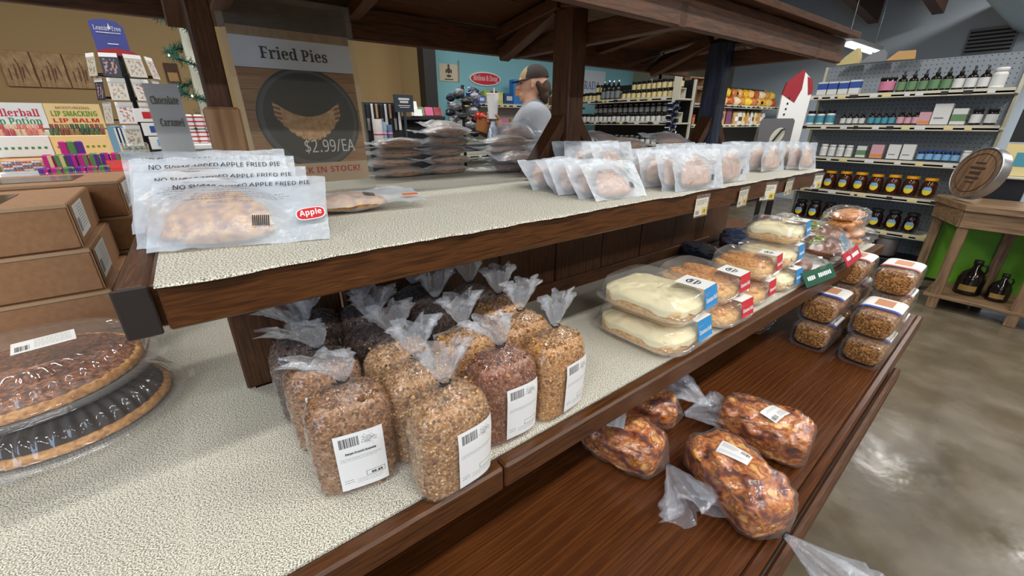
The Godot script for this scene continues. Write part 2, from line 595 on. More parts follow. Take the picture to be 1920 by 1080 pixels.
func cart() -> void:
	var o := thing("display_cart", "dark stained wooden market cart with roof, holding the bakery goods", "display cart")
	var b := MB.new()
	# upper shelf
	b.box(Vector3(0.82, 1.152, -0.905), Vector3(1.77, 0.048, 0.75), 0.002)
	part(o, "upper_shelf", b, M.wood_x)
	b = MB.new()
	b.box(Vector3(0.828, 1.1545, -0.522), Vector3(1.77, 0.051, 0.019), 0.002)
	part(o, "front_rail", b, M.wood_x)
	b = MB.new()
	b.box(Vector3(0.828, 1.1545, -1.288), Vector3(1.77, 0.051, 0.019), 0.002)
	part(o, "back_rail", b, M.wood_x)
	for x in [-0.077, 1.7225]:
		b = MB.new()
		b.box(Vector3(x, 1.1535, -0.905), Vector3(0.028, 0.053, 0.775), 0.005)
		part(o, "end_rail", b, M.rough_wood_z)
		b = MB.new()
		b.box(Vector3(x, 1.1535, -0.516), Vector3(0.029, 0.054, 0.004), 0.002)
		part(o, "end_cap", b, M.blackened, "blackened sawn end of the rail")
	# posts, their base blocks and knee braces
	for i in 3:
		var x: float = [0.06, 0.872, 1.64][i]
		b = MB.new()
		b.box(Vector3(x, 1.0, -0.9), Vector3(0.072, 0.34, 0.07), 0.003)
		part(o, "lower_post", b, M.rough_wood_y)
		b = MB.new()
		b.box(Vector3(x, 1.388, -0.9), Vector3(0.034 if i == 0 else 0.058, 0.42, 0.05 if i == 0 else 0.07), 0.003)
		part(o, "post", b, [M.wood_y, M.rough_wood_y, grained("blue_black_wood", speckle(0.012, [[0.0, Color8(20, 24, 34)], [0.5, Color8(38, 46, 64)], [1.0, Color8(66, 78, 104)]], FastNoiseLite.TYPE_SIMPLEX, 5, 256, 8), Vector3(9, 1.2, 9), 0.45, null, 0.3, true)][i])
		if i == 0:
			b = MB.new()
			b.box(Vector3(x, 1.268, -0.9), Vector3(0.05, 0.17, 0.07), 0.004)
			part(o, "base_block", b, M.raw_wood_y, "pale unstained block round the foot of the post")
		for sx in [-1.0, 1.0]:
			b = MB.new()
			if i > 0:
				b.bar(Vector3(x + sx * 0.02, 1.34, -0.9), Vector3(x + sx * 0.135, 1.192, -0.9), 0.05, 0.03, 0.002)
				part(o, "knee_brace", b, M.rough_wood_y)
		b = MB.new()
		b.bar(Vector3(x - 0.02, 1.522, -1.175), Vector3(x - 0.02, 1.606, -0.93), 0.035, 0.035, 0.002)
		part(o, "roof_brace", b, M.wood_z)
		b = MB.new()
		b.box(Vector3(x + 0.045, 1.545, -0.9), Vector3(0.03, 0.05, 0.6), 0.002)
		part(o, "tie_beam", b, M.rough_wood_z)
	# roof: two slopes of boards on rafters, with eave boards
	for sz in [-1.0, 1.0]:
		b = MB.new()
		b.box(Vector3(0.815, 1.558, -0.9 + sz * 0.29), Vector3(2.17, 0.072, 0.02), 0.002)
		part(o, "eave_board", b, M.rough_wood_x)
		for k in 3:
			var f0 := 0.34 - k * 0.12
			var f1 := f0 - 0.118
			b = MB.new()
			var len_x := 1.96 if sz < 0 else 2.17
			b.bar(Vector3(-0.27, 1.60 + (0.34 - (f0 + f1) / 2) * 0.12, -0.9 + sz * (f0 + f1) / 2), Vector3(-0.27 + len_x, 1.60 + (0.34 - (f0 + f1) / 2) * 0.12, -0.9 + sz * (f0 + f1) / 2), 0.118, 0.016, 0.001, Vector3(0, 1, 0.12 * sz).normalized())
			part(o, "roof_board", b, M.wood_x)
		for x in [-0.25, 0.4, 0.84, 1.3, 1.70, 1.77, 1.84]:
			b = MB.new()
			b.bar(Vector3(x, 1.578, -0.9 + sz * 0.28), Vector3(x, 1.612, -0.9 + sz * 0.008), 0.03, 0.03, 0.002)
			part(o, "rafter", b, M.rough_wood_z)
	for k in 22:
		b = MB.new()
		b.box(Vector3(-0.22 + k * 0.0985, 1.6045 + 0.0015 * (k % 3), -0.592), Vector3(0.095, 0.01, 0.06), 0.002, Basis(Vector3.RIGHT, 0.12 + 0.02 * (k % 2)))
		part(o, "shingle", b, M.wood_x if k % 4 == 1 else M.rough_wood_x)
	# back panel of upright planks between the shelves
	for k in 9:
		b = MB.new()
		b.box(Vector3(0.088 + 0.21 * k, 0.98, -0.872 - 0.002 * (k % 2)), Vector3(0.203, 0.3, 0.018), 0.004)
		part(o, "plank", b, M.rough_wood_y)
	b = MB.new()
	b.box(Vector3(0.91, 0.85, -0.859), Vector3(1.62, 0.045, 0.012), 0.002)
	part(o, "baseboard", b, M.rough_wood_x)
	# middle shelf
	b = MB.new()
	b.box(Vector3(0.79, 0.808, -0.90), Vector3(3.1, 0.04, 0.98), 0.002)
	b.box(Vector3(-0.43, 0.808, -1.58), Vector3(0.66, 0.04, 0.38), 0.002)
	part(o, "middle_shelf", b, M.wood_x)
	b = MB.new()
	b.box(Vector3(-0.24, 0.81, -0.4025), Vector3(1.04, 0.047, 0.025), 0.004)
	part(o, "middle_rail", b, M.wood_x)
	b = MB.new()
	b.box(Vector3(1.312, 0.81, -0.4025), Vector3(2.06, 0.047, 0.025), 0.004)
	part(o, "middle_rail", b, M.wood_x)
	# carcass under the middle shelf
	b = MB.new()
	b.box(Vector3(0.9, 0.66, -0.84), Vector3(1.8, 0.26, 0.02), 0.002)
	part(o, "lower_panel", b, M.rough_wood_x)
	# deck, turned a little out of line
	var turn := Basis(Vector3.UP, deg_to_rad(2.25))
	var c := Vector3(0.677, 0.53, -0.128)
	b = MB.new()
	b.box(c + turn * Vector3(0.36, -0.02, -0.36), Vector3(2.8, 0.04, 0.68), 0.002, turn)
	part(o, "deck", b, M.deck_wood)
	b = MB.new()
	b.box(c + turn * Vector3(0.36, -0.028, -0.008), Vector3(2.8, 0.06, 0.022), 0.005, turn)
	part(o, "deck_rail", b, M.deck_wood)
	b = MB.new()
	b.box(c + turn * Vector3(0.06, -0.034, 0.0175), Vector3(2.2, 0.055, 0.02), 0.006, turn)
	part(o, "deck_bumper", b, M.rough_wood_x)
	b = MB.new()
	b.box(c + turn * Vector3(0.36, -0.28, -0.1), Vector3(2.7, 0.49, 0.03), 0.002, turn)
	part(o, "skirt_board", b, M.rough_wood_x)
	for x in [-1.0, 0.4, 1.65]:
		b = MB.new()
		b.box(c + turn * Vector3(x, -0.285, -0.35), Vector3(0.07, 0.49, 0.4), 0.003, turn)
		part(o, "leg", b, M.rough_wood_y)
	liners()


func liners() -> void:
	var o := thing("shelf_liner", "cream woven non-slip liner on the cart's upper shelf", "shelf liner", Vector3(0, 1.1785, 0), 0.0, "shelf liners")
	var b := MB.new()
	b.grid(150, 14, func(u: float, w: float) -> Vector3:
		var x := -0.058 + u * 1.775
		var wave := nz.get_noise_2d(x * 5.0, 2.0) * 0.006 + nz.get_noise_2d(x * 17.0, 9.0) * 0.002
		var z := lerpf(-0.5075 - wave, -1.28, clampf((w - 0.12) / 0.88, 0, 1)) if w > 0.12 else -0.5075 - wave + 0.0005
		var y := 0.002 + nz.get_noise_2d(x * 9.0, z * 9.0) * 0.0008
		if w <= 0.12:
			y = lerpf(0.0035 + wave * 0.25, 0.0015, w / 0.12) - (0.0 if w > 0.05 else 0.004)
		return Vector3(x, y, z), false, Vector3.UP)
	part(o, "liner", b, M.liner)
	o = thing("shelf_liner", "cream woven non-slip liner under the granola bags and pies", "shelf liner", Vector3(0, 0.828, 0), 0.0, "shelf liners")
	b = MB.new()
	b.prism(PackedVector2Array([Vector2(-0.74, -0.418), Vector2(2.32, -0.418), Vector2(2.32, -0.858), Vector2(0.0, -0.858), Vector2(0.0, -1.38), Vector2(-0.74, -1.38)]), 0.004, Basis(Vector3(1, 0, 0), Vector3(0, 0, 1), Vector3(0, 1, 0)), Vector3(0, 0.0045, 0))
	part(o, "liner", b, M.liner)


# ---- fried pies on the upper shelf ----

func bag_half(x: float, y: float, w: float, h: float, th: float, shift: float) -> float:
	# half thickness of a filled paper bag at x, y
	var q := pow((x - shift) / (w * 0.36), 2) + pow((y - h * 0.4) / (h * 0.46), 2)
	return 0.0006 + th * 0.5 * maxf(0.0, 1.0 - q * 0.85) ** 0.7


func make_pie_bag(o: Node3D, w: float, h: float, th: float, sd: float, shift: float, crust: Material, film: Material) -> Callable:
	# upright on its long edge, print toward +z; returns the front sheet as a function of x and y
	var front := func(x: float, y: float) -> float:
		return bag_half(x, y, w, h, th, shift) + nz.get_noise_3d(x * 26.0 + sd, y * 34.0, sd) * 0.0028 * clampf(1.0 - pow(x / (w * 0.5), 6), 0, 1) + nz.get_noise_3d(x * 70.0 + sd, y * 55.0, sd * 2.0) * 0.0009
	var b := MB.new()
	for s in [1.0, -1.0]:
		b.grid(30, 16, func(u: float, v: float) -> Vector3:
			var x := (u - 0.5) * w
			var y := v * h
			var edge := clampf(minf(minf(u, 1.0 - u) * w, minf(v, 1.0 - v) * h) / 0.008, 0, 1)
			var z: float = front.call(x, y) if s > 0 else -bag_half(x, y, w, h, th, shift) + nz.get_noise_3d(x * 26.0 + sd, y * 34.0, sd + 9.0) * 0.002 * edge
			var ruffle := nz.get_noise_2d(x * 20.0 + sd * 3.0, y * 14.0) * 0.006 * (1.0 - edge * 0.6) + nz.get_noise_2d(x * 6.0 + sd * 5.0, y * 5.0) * 0.008 * v
			return Vector3(x + nz.get_noise_2d(y * 22.0, sd) * 0.0015, y + nz.get_noise_2d(x * 20.0, sd + 4.0) * 0.002 * v, z * (0.25 + 0.75 * edge) + ruffle), false, Vector3(0, 0, s))
	part(o, "paper_bag", b, film)
	b = MB.new()
	b.grid(26, 12, func(u: float, v: float) -> Vector3:
		# half-moon pie, crimped along its round edge
		var a := u * TAU
		var r := 1.0 + 0.03 * sin(a * 17.0) * sin(v * PI)
		var f := sin(v * PI)
		var x := shift + cos(a) * f * w * 0.31 * r
		var yy := sin(a) * f
		var y := h * 0.2 + yy * h * (0.62 if yy > 0 else 0.12) * r
		var dome := -cos(v * PI)
		return Vector3(x, y, dome * th * 0.40 * (0.8 + 0.2 * f) + nz.get_noise_3d(x * 50.0, y * 50.0, sd) * 0.0025), true)
	part(o, "fried_pie", b, crust)
	return front


func pie_print(o: Node3D, front: Callable, w: float, h: float, shift: float) -> void:
	# small print and a bar code on the bag
	var b := MB.new()
	var lay := func(to: MB, x0: float, x1: float, y0: float, y1: float) -> void:
		var q: Array[Vector3] = []
		for c in [[x0, y0], [x1, y0], [x1, y1], [x0, y1]]:
			q.append(Vector3(c[0], c[1], float(front.call(c[0], c[1])) + 0.0016 + nz.get_noise_2d(c[0] * 6.0, c[1] * 5.0) * 0.004))
		to.quad(q[0], q[1], q[2], q[3], Vector3(0, 0, 1))
	for l in 7:
		var x: float = shift + w * [-0.05, -0.12, -0.3, -0.29, -0.26, -0.22, -0.08][l]
		var stop: float = shift + w * [0.12, 0.18, 0.34, 0.35, 0.33, 0.3, 0.16][l]
		while x < stop:
			var k := rng.randf_range(0.002, 0.006)
			lay.call(b, x, x + k, h * [0.80, 0.755, 0.70, 0.665, 0.63, 0.595, 0.54][l], h * [0.80, 0.755, 0.70, 0.665, 0.63, 0.595, 0.54][l] + 0.0006)
			x += k + 0.0012
	part(o, "small_print", b, mat("grey_ink", Color8(86, 86, 96), 0.7))
	b = MB.new()
	var x2 := shift + w * 0.16
	for k in 9:
		lay.call(b, x2 + k * 0.0022, x2 + k * 0.0022 + 0.0013, h * 0.2, h * 0.34)
	part(o, "bar_code", b, M.ink)


func pies() -> void:
	T.crust = speckle(0.02, [[0.0, Color8(130, 72, 20)], [0.4, Color8(194, 128, 44)], [0.7, Color8(220, 162, 70)], [1.0, Color8(240, 196, 112)]], FastNoiseLite.TYPE_SIMPLEX, 4, 256, 41)
	var crust := grained("pie_crust", T.crust, Vector3(9, 9, 9), 0.6)
	T.pale = speckle(0.02, [[0.0, Color8(176, 118, 78)], [0.5, Color8(212, 160, 116)], [1.0, Color8(230, 188, 150)]], FastNoiseLite.TYPE_SIMPLEX, 4, 256, 43)
	var pale := grained("pale_crust", T.pale, Vector3(9, 9, 9), 0.6)
	var g := "fried pies in paper bags"
	# the leaning pack of apple pies at the front corner
	var apple := [[Vector3(0.03, 1.1825, -0.612), -46.0, "front apple fried pie bag with red Apple sticker"], [Vector3(0.018, 1.183, -0.65), -37.0, "apple fried pie bag directly behind the front one"],
		[Vector3(0.012, 1.19, -0.70), -31.0, "third apple fried pie bag in the leaning pack"], [Vector3(0.016, 1.19, -0.76), -22.0, "rearmost apple fried pie bag in the leaning pack"]]
	for i in 4:
		var o := thing("pie_bag", apple[i][2], "pie bag", apple[i][0], 0.0, g)
		o.rotation = Vector3(deg_to_rad(apple[i][1]), -0.294 + [0.0, 0.04, -0.02, 0.1][i], 0)
		var w := 0.205
		var h := 0.108
		var front := make_pie_bag(o, w, h, 0.036, i * 3.7 + 1.0, -0.028, crust, M.glassine)
		var warp := func(q: Vector3) -> Vector3:
			return Vector3(q.x, q.y, q.z + float(front.call(q.x, q.y)) + 0.0022 + nz.get_noise_2d(q.x * 6.0 + (i * 3.7 + 1.0) * 5.0, q.y * 5.0) * 0.008 * (q.y / h))
		lettering(o, "NO SUGAR ADDED APPLE FRIED PIE", "sans", 0.0062, M.ink, Vector3(0.002, 0.094, 0), 0.162, Basis(), "heading", warp)
		pie_print(o, front, w, h, -0.02)
		if i == 0:
			var b := MB.new()
			var poly := PackedVector2Array()
			var poly2 := PackedVector2Array()
			for k in 24:
				var a := k * TAU / 24.0
				var e := Vector2(signf(cos(a)) * pow(absf(cos(a)), 0.55), signf(sin(a)) * pow(absf(sin(a)), 0.8))
				poly.append(e * Vector2(0.0185, 0.0098))
				poly2.append(e * Vector2(0.0172, 0.0086))
			b.prism(poly, 0.0004, Basis(Vector3.BACK, 0.12), Vector3(0.082, 0.036, 0.0105))
			var st := part(o, "sticker", b, M.white_card, "white edge of the flavour sticker")
			b = MB.new()
			b.prism(poly2, 0.0004, Basis(Vector3.BACK, 0.12), Vector3(0.082, 0.036, 0.0109))
			part(st, "red_oval", b, M.red_ink)
			lettering(st, "Apple", "bold", 0.0085, M.white_card, Vector3(0.082, 0.036, 0.0114), 0.0275, Basis(Vector3.BACK, 0.12))
	# one lying flat beside the pack
	var lying := thing("pie_bag", "fried pie bag lying flat with an orange sticker, beside the sign", "pie bag", Vector3(0.235, 1.196, -0.715), 0.0, g)
	lying.rotation = Vector3(-PI / 2 + 0.1, -0.12, 0)
	var fr := make_pie_bag(lying, 0.2, 0.108, 0.028, 31.0, -0.03, crust, M.glassine)
	pie_print(lying, fr, 0.2, 0.108, -0.04)
	var sb := MB.new()
	sb.card(0.028, 0.011, 0.0004, Vector3(0.075, 0.02, 0.0075))
	part(lying, "sticker", sb, mat("orange_ink", Color8(232, 104, 40), 0.5), "orange flavour sticker")
	lying = thing("pie_bag", "crumpled white pie bag lying at the foot of the pale post", "pie bag", Vector3(-0.002, 1.2, -1.0), 0.0, g)
	lying.rotation = Vector3(-PI / 2 + 0.5, 0.2, 0)
	make_pie_bag(lying, 0.1, 0.108, 0.03, 37.0, 0.0, crust, M.glassine)
	# three flat stacks behind the sign
	var k := 0
	var col := 0
	for s in [[0.475, -1.16, 4], [0.645, -1.15, 5], [0.825, -1.07, 4]]:
		for i in s[2]:
			var o := thing("pie_bag", "fried pie bag %s in the %s flat stack right of the sign" % ["lowest" if i == 0 else "topmost" if i == s[2] - 1 else nth(i) + " from bottom", ["first", "second", "third"][col]], "pie bag", Vector3(s[0] + rng.randf_range(-0.015, 0.015), 1.1945 + i * 0.0265, s[1] + rng.randf_range(-0.012, 0.012)), 0.0, g)
			o.rotation = Vector3(-PI / 2 + rng.randf_range(-0.06, 0.08), rng.randf_range(-0.12, 0.12), rng.randf_range(-0.04, 0.04))
			make_pie_bag(o, 0.2, 0.118, 0.032, 50.0 + k * 2.3, 0.0, pale, M.glassine)
			k += 1
		col += 1
	for i in 2:
		var o := thing("pie_bag", ["upright pie bag behind the third flat stack", "tilted pie bag leaning near the left knee brace"][i], "pie bag", [Vector3(0.93, 1.25, -1.17), Vector3(0.69, 1.3, -1.2)][i], 0.0, g)
		o.rotation = Vector3([-0.7, -1.25][i], [-0.5, 0.25][i], [0.3, 0.1][i])
		make_pie_bag(o, 0.16, 0.11, 0.03, 90.0 + i * 3.0, 0.0, pale, M.glassine)
	# rows filed one behind another along the front edge
	var rows := [
		[0.705, [-0.545, -0.592, -0.638, -0.686, -0.742], -41.0, 0.15, 0.09, "leaning leftmost row"],
		[0.87, [-0.70, -0.742, -0.784, -0.83], -18.0, 0.15, 0.105, "shaded row behind the leaning ones"],
		[0.935, [-0.513, -0.556, -0.598, -0.64], -18.0, 0.16, 0.092, "second row"],
		[1.135, [-0.533, -0.572, -0.612, -0.655, -0.70], -7.0, 0.15, 0.092, "third row"],
		[1.30, [-0.60, -0.64, -0.68], -10.0, 0.12, 0.088, "fourth row"],
		[1.49, [-0.583, -0.622, -0.662, -0.70], -6.0, 0.14, 0.088, "fifth row"],
		[1.652, [-0.535, -0.566, -0.60, -0.64], -5.0, 0.105, 0.086, "last row"]]
	for r in rows:
		for i in r[1].size():
			var o := thing("pie_bag", "%s upright pie bag from the shelf edge, %s" % [nth(i), r[5]], "pie bag", Vector3(r[0] + rng.randf_range(-0.012, 0.012), 1.1825, r[1][i]), 0.0, g)
			o.rotation = Vector3(deg_to_rad(r[2] + rng.randf_range(-5, 3)), rng.randf_range(-0.22, 0.1), rng.randf_range(-0.02, 0.02))
			var f2 := make_pie_bag(o, r[3], r[4], 0.03, 120.0 + k * 2.9, -0.012, pale, M.glassine)
			if i == 0:
				pie_print(o, f2, r[3], r[4], 0.0)
			k += 1
	# dark looking ones thrown flat on top at the back
	var tops := [[0.80, 1.225, -0.99], [0.97, 1.255, -0.93], [1.08, 1.265, -0.87], [1.22, 1.255, -0.9], [1.36, 1.262, -0.86], [1.0, 1.21, -1.0], [1.17, 1.215, -0.98], [1.33, 1.215, -0.97], [1.48, 1.245, -0.88]]
	for i in tops.size():
		var o := thing("pie_bag", "%s pie bag from left lying flat behind the upright rows" % nth(i), "pie bag", Vector3(tops[i][0], tops[i][1], tops[i][2]), 0.0, g)
		o.rotation = Vector3(-PI / 2 + rng.randf_range(0.1, 0.5), rng.randf_range(-0.5, 0.5), rng.randf_range(-0.1, 0.1))
		make_pie_bag(o, 0.17, 0.112, 0.032, 230.0 + i * 4.1, 0.0, pale, M.glassine)
	signs()


func signs() -> void:
	# the tall acrylic sign with its photograph of a pie
	var im := paper(512, 820, Color8(58, 40, 26))
	for y in 110:
		for x in 512:
			var q := nz.get_noise_2d(x * 0.012, y * 0.05) * 0.5 + 0.5
			im.set_pixel(x, y, Color8(50, 36, 24).lerp(Color8(98, 72, 46), q))
	for y in range(110, 150):
		for x in 512:
			im.set_pixel(x, y, Color8(150, 116, 78).lerp(Color8(190, 158, 118), nz.get_noise_2d(x * 0.03, 3.0 + y * 0.01) * 0.5 + 0.5))
	rect(im, 0, 150, 512, 130, Color8(226, 226, 228))
	for y in range(280, 720):
		for x in 512:
			# table planks under the plate
			var q := nz.get_noise_2d(x * 0.006, y * 0.06) * 0.5 + 0.5
			var c := Color8(140, 92, 50).lerp(Color8(196, 146, 92), q)
			if (y - 280) % 92 < 4:
				c = c.darkened(0.4)
			im.set_pixel(x, y, c)
	oval(im, 270, 505, 232, 238, Color8(36, 36, 38))
	oval(im, 270, 505, 222, 228, Color8(78, 78, 82))
	oval(im, 272, 500, 204, 210, Color8(30, 29, 30))
	rect(im, 0, 240, 512, 40, Color8(226, 226, 228))
	for y in range(380, 620):
		for x in range(90, 440):
			# the half-moon pie: a smile with crimped ends
			var dx := (x - 262) / 150.0
			var top := 455 + 38.0 * (1.0 - dx * dx) - 34.0 * dx * dx
			var low := 610 - 118.0 * dx * dx
			if absf(dx) < 1.0 and y > top and y < low:
				var q := (y - top) / maxf(1.0, low - top)
				var c := Color8(240, 200, 146).lerp(Color8(176, 108, 58), clampf(nz.get_noise_2d(x * 0.03, y * 0.03) * 0.5 + 0.2, 0, 1))
				if absf(dx) > 0.8 and int(y * 0.09 + absf(dx) * 4.0) % 2 == 0 or q > 0.93 and int(x * 0.08) % 2 == 0:
					c = Color8(140, 82, 42)
				im.set_pixel(x, y, c)
	rect(im, 0, 720, 512, 100, Color8(214, 186, 152))
	var o := thing("acrylic_sign", "tall clear acrylic sign advertising Fried Pies at $2.99", "sign", Vector3(0.223, 1.182, -1.012), 0.05)
	var back := Basis(Vector3.RIGHT, deg_to_rad(-5.0))
	var b := MB.new()
	b.box(back * Vector3(0, 0.19, 0.0035), Vector3(0.252, 0.376, 0.002), 0.0008, back)
	b.box(back * Vector3(0, 0.19, -0.0035), Vector3(0.252, 0.376, 0.002), 0.0008, back)
	b.box(Vector3(0, 0.0015, 0.028), Vector3(0.252, 0.003, 0.06), 0.001)
	part(o, "stand", b, M.acrylic, "clear bent acrylic")
	b = MB.new()
	b.card(0.228, 0.345, 0.0006, back * Vector3(0, 0.022, 0.0005), back)
	var pr := part(o, "print", b, printed("pie_poster", im, 0.5))
	var at := func(x: float, y: float) -> Vector3:
		return back * Vector3(x, 0.022 + y, 0.0011)
	lettering(pr, "Fried Pies", "serifbold", 0.021, M.ink, at.call(-0.002, 0.256), 0.128, back)
	lettering(pr, "$2.99/EA", "sans", 0.026, M.white_card, at.call(0.036, 0.077), 0.108, back)
	lettering(pr, "BACK IN STOCK!", "bold", 0.0125, M.red_ink, at.call(0.017, 0.027), 0.155, back)
	# little grey sign
	o = thing("card_sign", "small grey card sign reading Chocolate Caramel in a clear holder", "sign", Vector3(-0.0135, 1.182, -1.02), 0.04)
	back = Basis(Vector3.RIGHT, deg_to_rad(-3.0))
	b = MB.new()
	b.card(0.05, 0.212, 0.0008, Vector3.ZERO, back)
	pr = part(o, "card", b, mat("grey_card", Color8(206, 206, 208), 0.5))
	lettering(pr, "Chocolate", "serifbold", 0.013, M.ink, back * Vector3(0, 0.185, 0.0006), 0.04, back)
	lettering(pr, "Caramel", "serifbold", 0.013, M.ink, back * Vector3(0.002, 0.148, 0.0006), 0.035, back)
	b = MB.new()
	b.box(back * Vector3(0, 0.108, 0.0022), Vector3(0.054, 0.216, 0.0012), 0.0004, back)
	b.box(Vector3(0, 0.001, 0.015), Vector3(0.054, 0.002, 0.034), 0.0004)
	part(o, "holder", b, M.acrylic)
	# price tags hooked on the front rail
	im = paper(96, 80, Color8(238, 232, 212))
	rect(im, 56, 44, 40, 36, Color8(246, 214, 30))
	rng.seed = 77
	small_print(im, 10, 10, 74, 3, 8, Color8(60, 55, 50), 3)
	bars(im, 8, 56, 30, 18)
	rect(im, 64, 54, 6, 18, Color8(60, 50, 20))
	rect(im, 74, 54, 8, 18, Color8(60, 50, 20))
	var tagmat := printed("price_tag_print", im)
	var xs := [0.957, 1.165, 1.318, 1.46, 1.69]
	for i in 5:
		o = thing("price_tag", "%s white and yellow price tag from the left on the cart's upper rail" % nth(i), "price tag", Vector3(xs[i], 1.12, -0.509), [0.0, 0.06, -0.3, 0.05, -0.2][i], "price tags on the upper rail")
		b = MB.new()
		b.card(0.055, 0.042, 0.0008)
		part(o, "paper", b, tagmat)
		b = MB.new()
		b.card(0.06, 0.054, 0.0006, Vector3(0, -0.003, 0.0016))
		part(o, "sleeve", b, M.film)


# ---- goods on the middle shelf ----

const RINGS := [[0.0, 0.93, 0.86], [0.004, 0.99, 0.97], [0.03, 1.0, 1.0], [0.09, 1.03, 1.06], [0.125, 1.0, 1.0], [0.142, 0.86, 0.84], [0.153, 0.62, 0.6], [0.162, 0.33, 0.36], [0.168, 0.12, 0.17], [0.171, 0.1, 0.14]]


func bag_ring(y: float, a: float, b: float) -> Vector2:
	for i in RINGS.size() - 1:
		if y <= RINGS[i + 1][0]:
			var f: float = clampf((y - RINGS[i][0]) / (RINGS[i + 1][0] - RINGS[i][0]), 0, 1)
			return Vector2(a * lerpf(RINGS[i][1], RINGS[i + 1][1], f), b * lerpf(RINGS[i][2], RINGS[i + 1][2], f))
	return Vector2(a * 0.1, b * 0.14)


func rounded(a: float, p := 3.4) -> Vector2:
	# a rounded square, by angle
	return Vector2(signf(cos(a)) * pow(absf(cos(a)), 2.0 / p), signf(sin(a)) * pow(absf(sin(a)), 2.0 / p))


var clumps := {}


func granola_shape(key: String, core: Color, bits: Array, a: float, b: float) -> Dictionary:
	# the heap inside a bag (core with loose clumps on it), made once for each kind
	if clumps.has(key):
		return clumps[key]
	var d := {}
	var m := MB.new()
	m.grid(36, 26, func(u: float, v: float) -> Vector3:
		var y := minf(v * 1.12, 1.0) * 0.146
		var r := bag_ring(y, a - 0.003, b - 0.003) * (1.0 if v < 0.89 else maxf(0.0, (1.0 - v) / 0.11))
		var s := rounded(u * TAU)
		return Vector3(s.x * r.x, y + 0.001 + (nz.get_noise_2d(s.x * 9.0, s.y * 9.0) * 0.004 if v > 0.6 else 0.0), s.y * r.y), true)
	d.core = m.mesh()
	d.mat = grained("granola_" + key, speckle(0.06, [[0.0, core.darkened(0.2)], [0.45, core], [1.0, core.lightened(0.35)]], FastNoiseLite.TYPE_CELLULAR, 1, 256, key.length() + 60), Vector3(22, 22, 22), 0.75)
	var c := MB.new()
	c.grid(6, 4, func(u: float, v: float) -> Vector3:
		return Vector3(cos(u * TAU) * sin(v * PI), -cos(v * PI) * 0.6, sin(u * TAU) * sin(v * PI) * 0.8) * (1.0 + 0.25 * sin(u * 11.0 + v * 7.0)), true)
	var mm := MultiMesh.new()
	mm.transform_format = MultiMesh.TRANSFORM_3D
	mm.use_colors = true
	mm.mesh = c.mesh()
	mm.instance_count = 1500
	for i in 1500:
		var y := sqrt(rng.randf()) * 0.15 if i % 3 else rng.randf() * 0.15
		var s := rounded(rng.randf() * TAU)
		var r := bag_ring(minf(y, 0.146), a - 0.0035, b - 0.0035)
		if y > 0.138:
			r *= sqrt(rng.randf())
			y = 0.147
		var k := rng.randf_range(0.0015, 0.0034) * (1.6 if rng.randf() < 0.04 else 1.0)
		mm.set_instance_transform(i, Transform3D(Basis.from_euler(Vector3(rng.randf() * TAU, rng.randf() * TAU, rng.randf() * TAU)).scaled(Vector3(k, k, k)), Vector3(s.x * r.x, y + 0.002, s.y * r.y)))
		var col: Color = bits[rng.randi() % bits.size()]
		mm.set_instance_color(i, col.darkened(rng.randf() * 0.3).srgb_to_linear())
	d.bits = mm
	clumps[key] = d
	return d


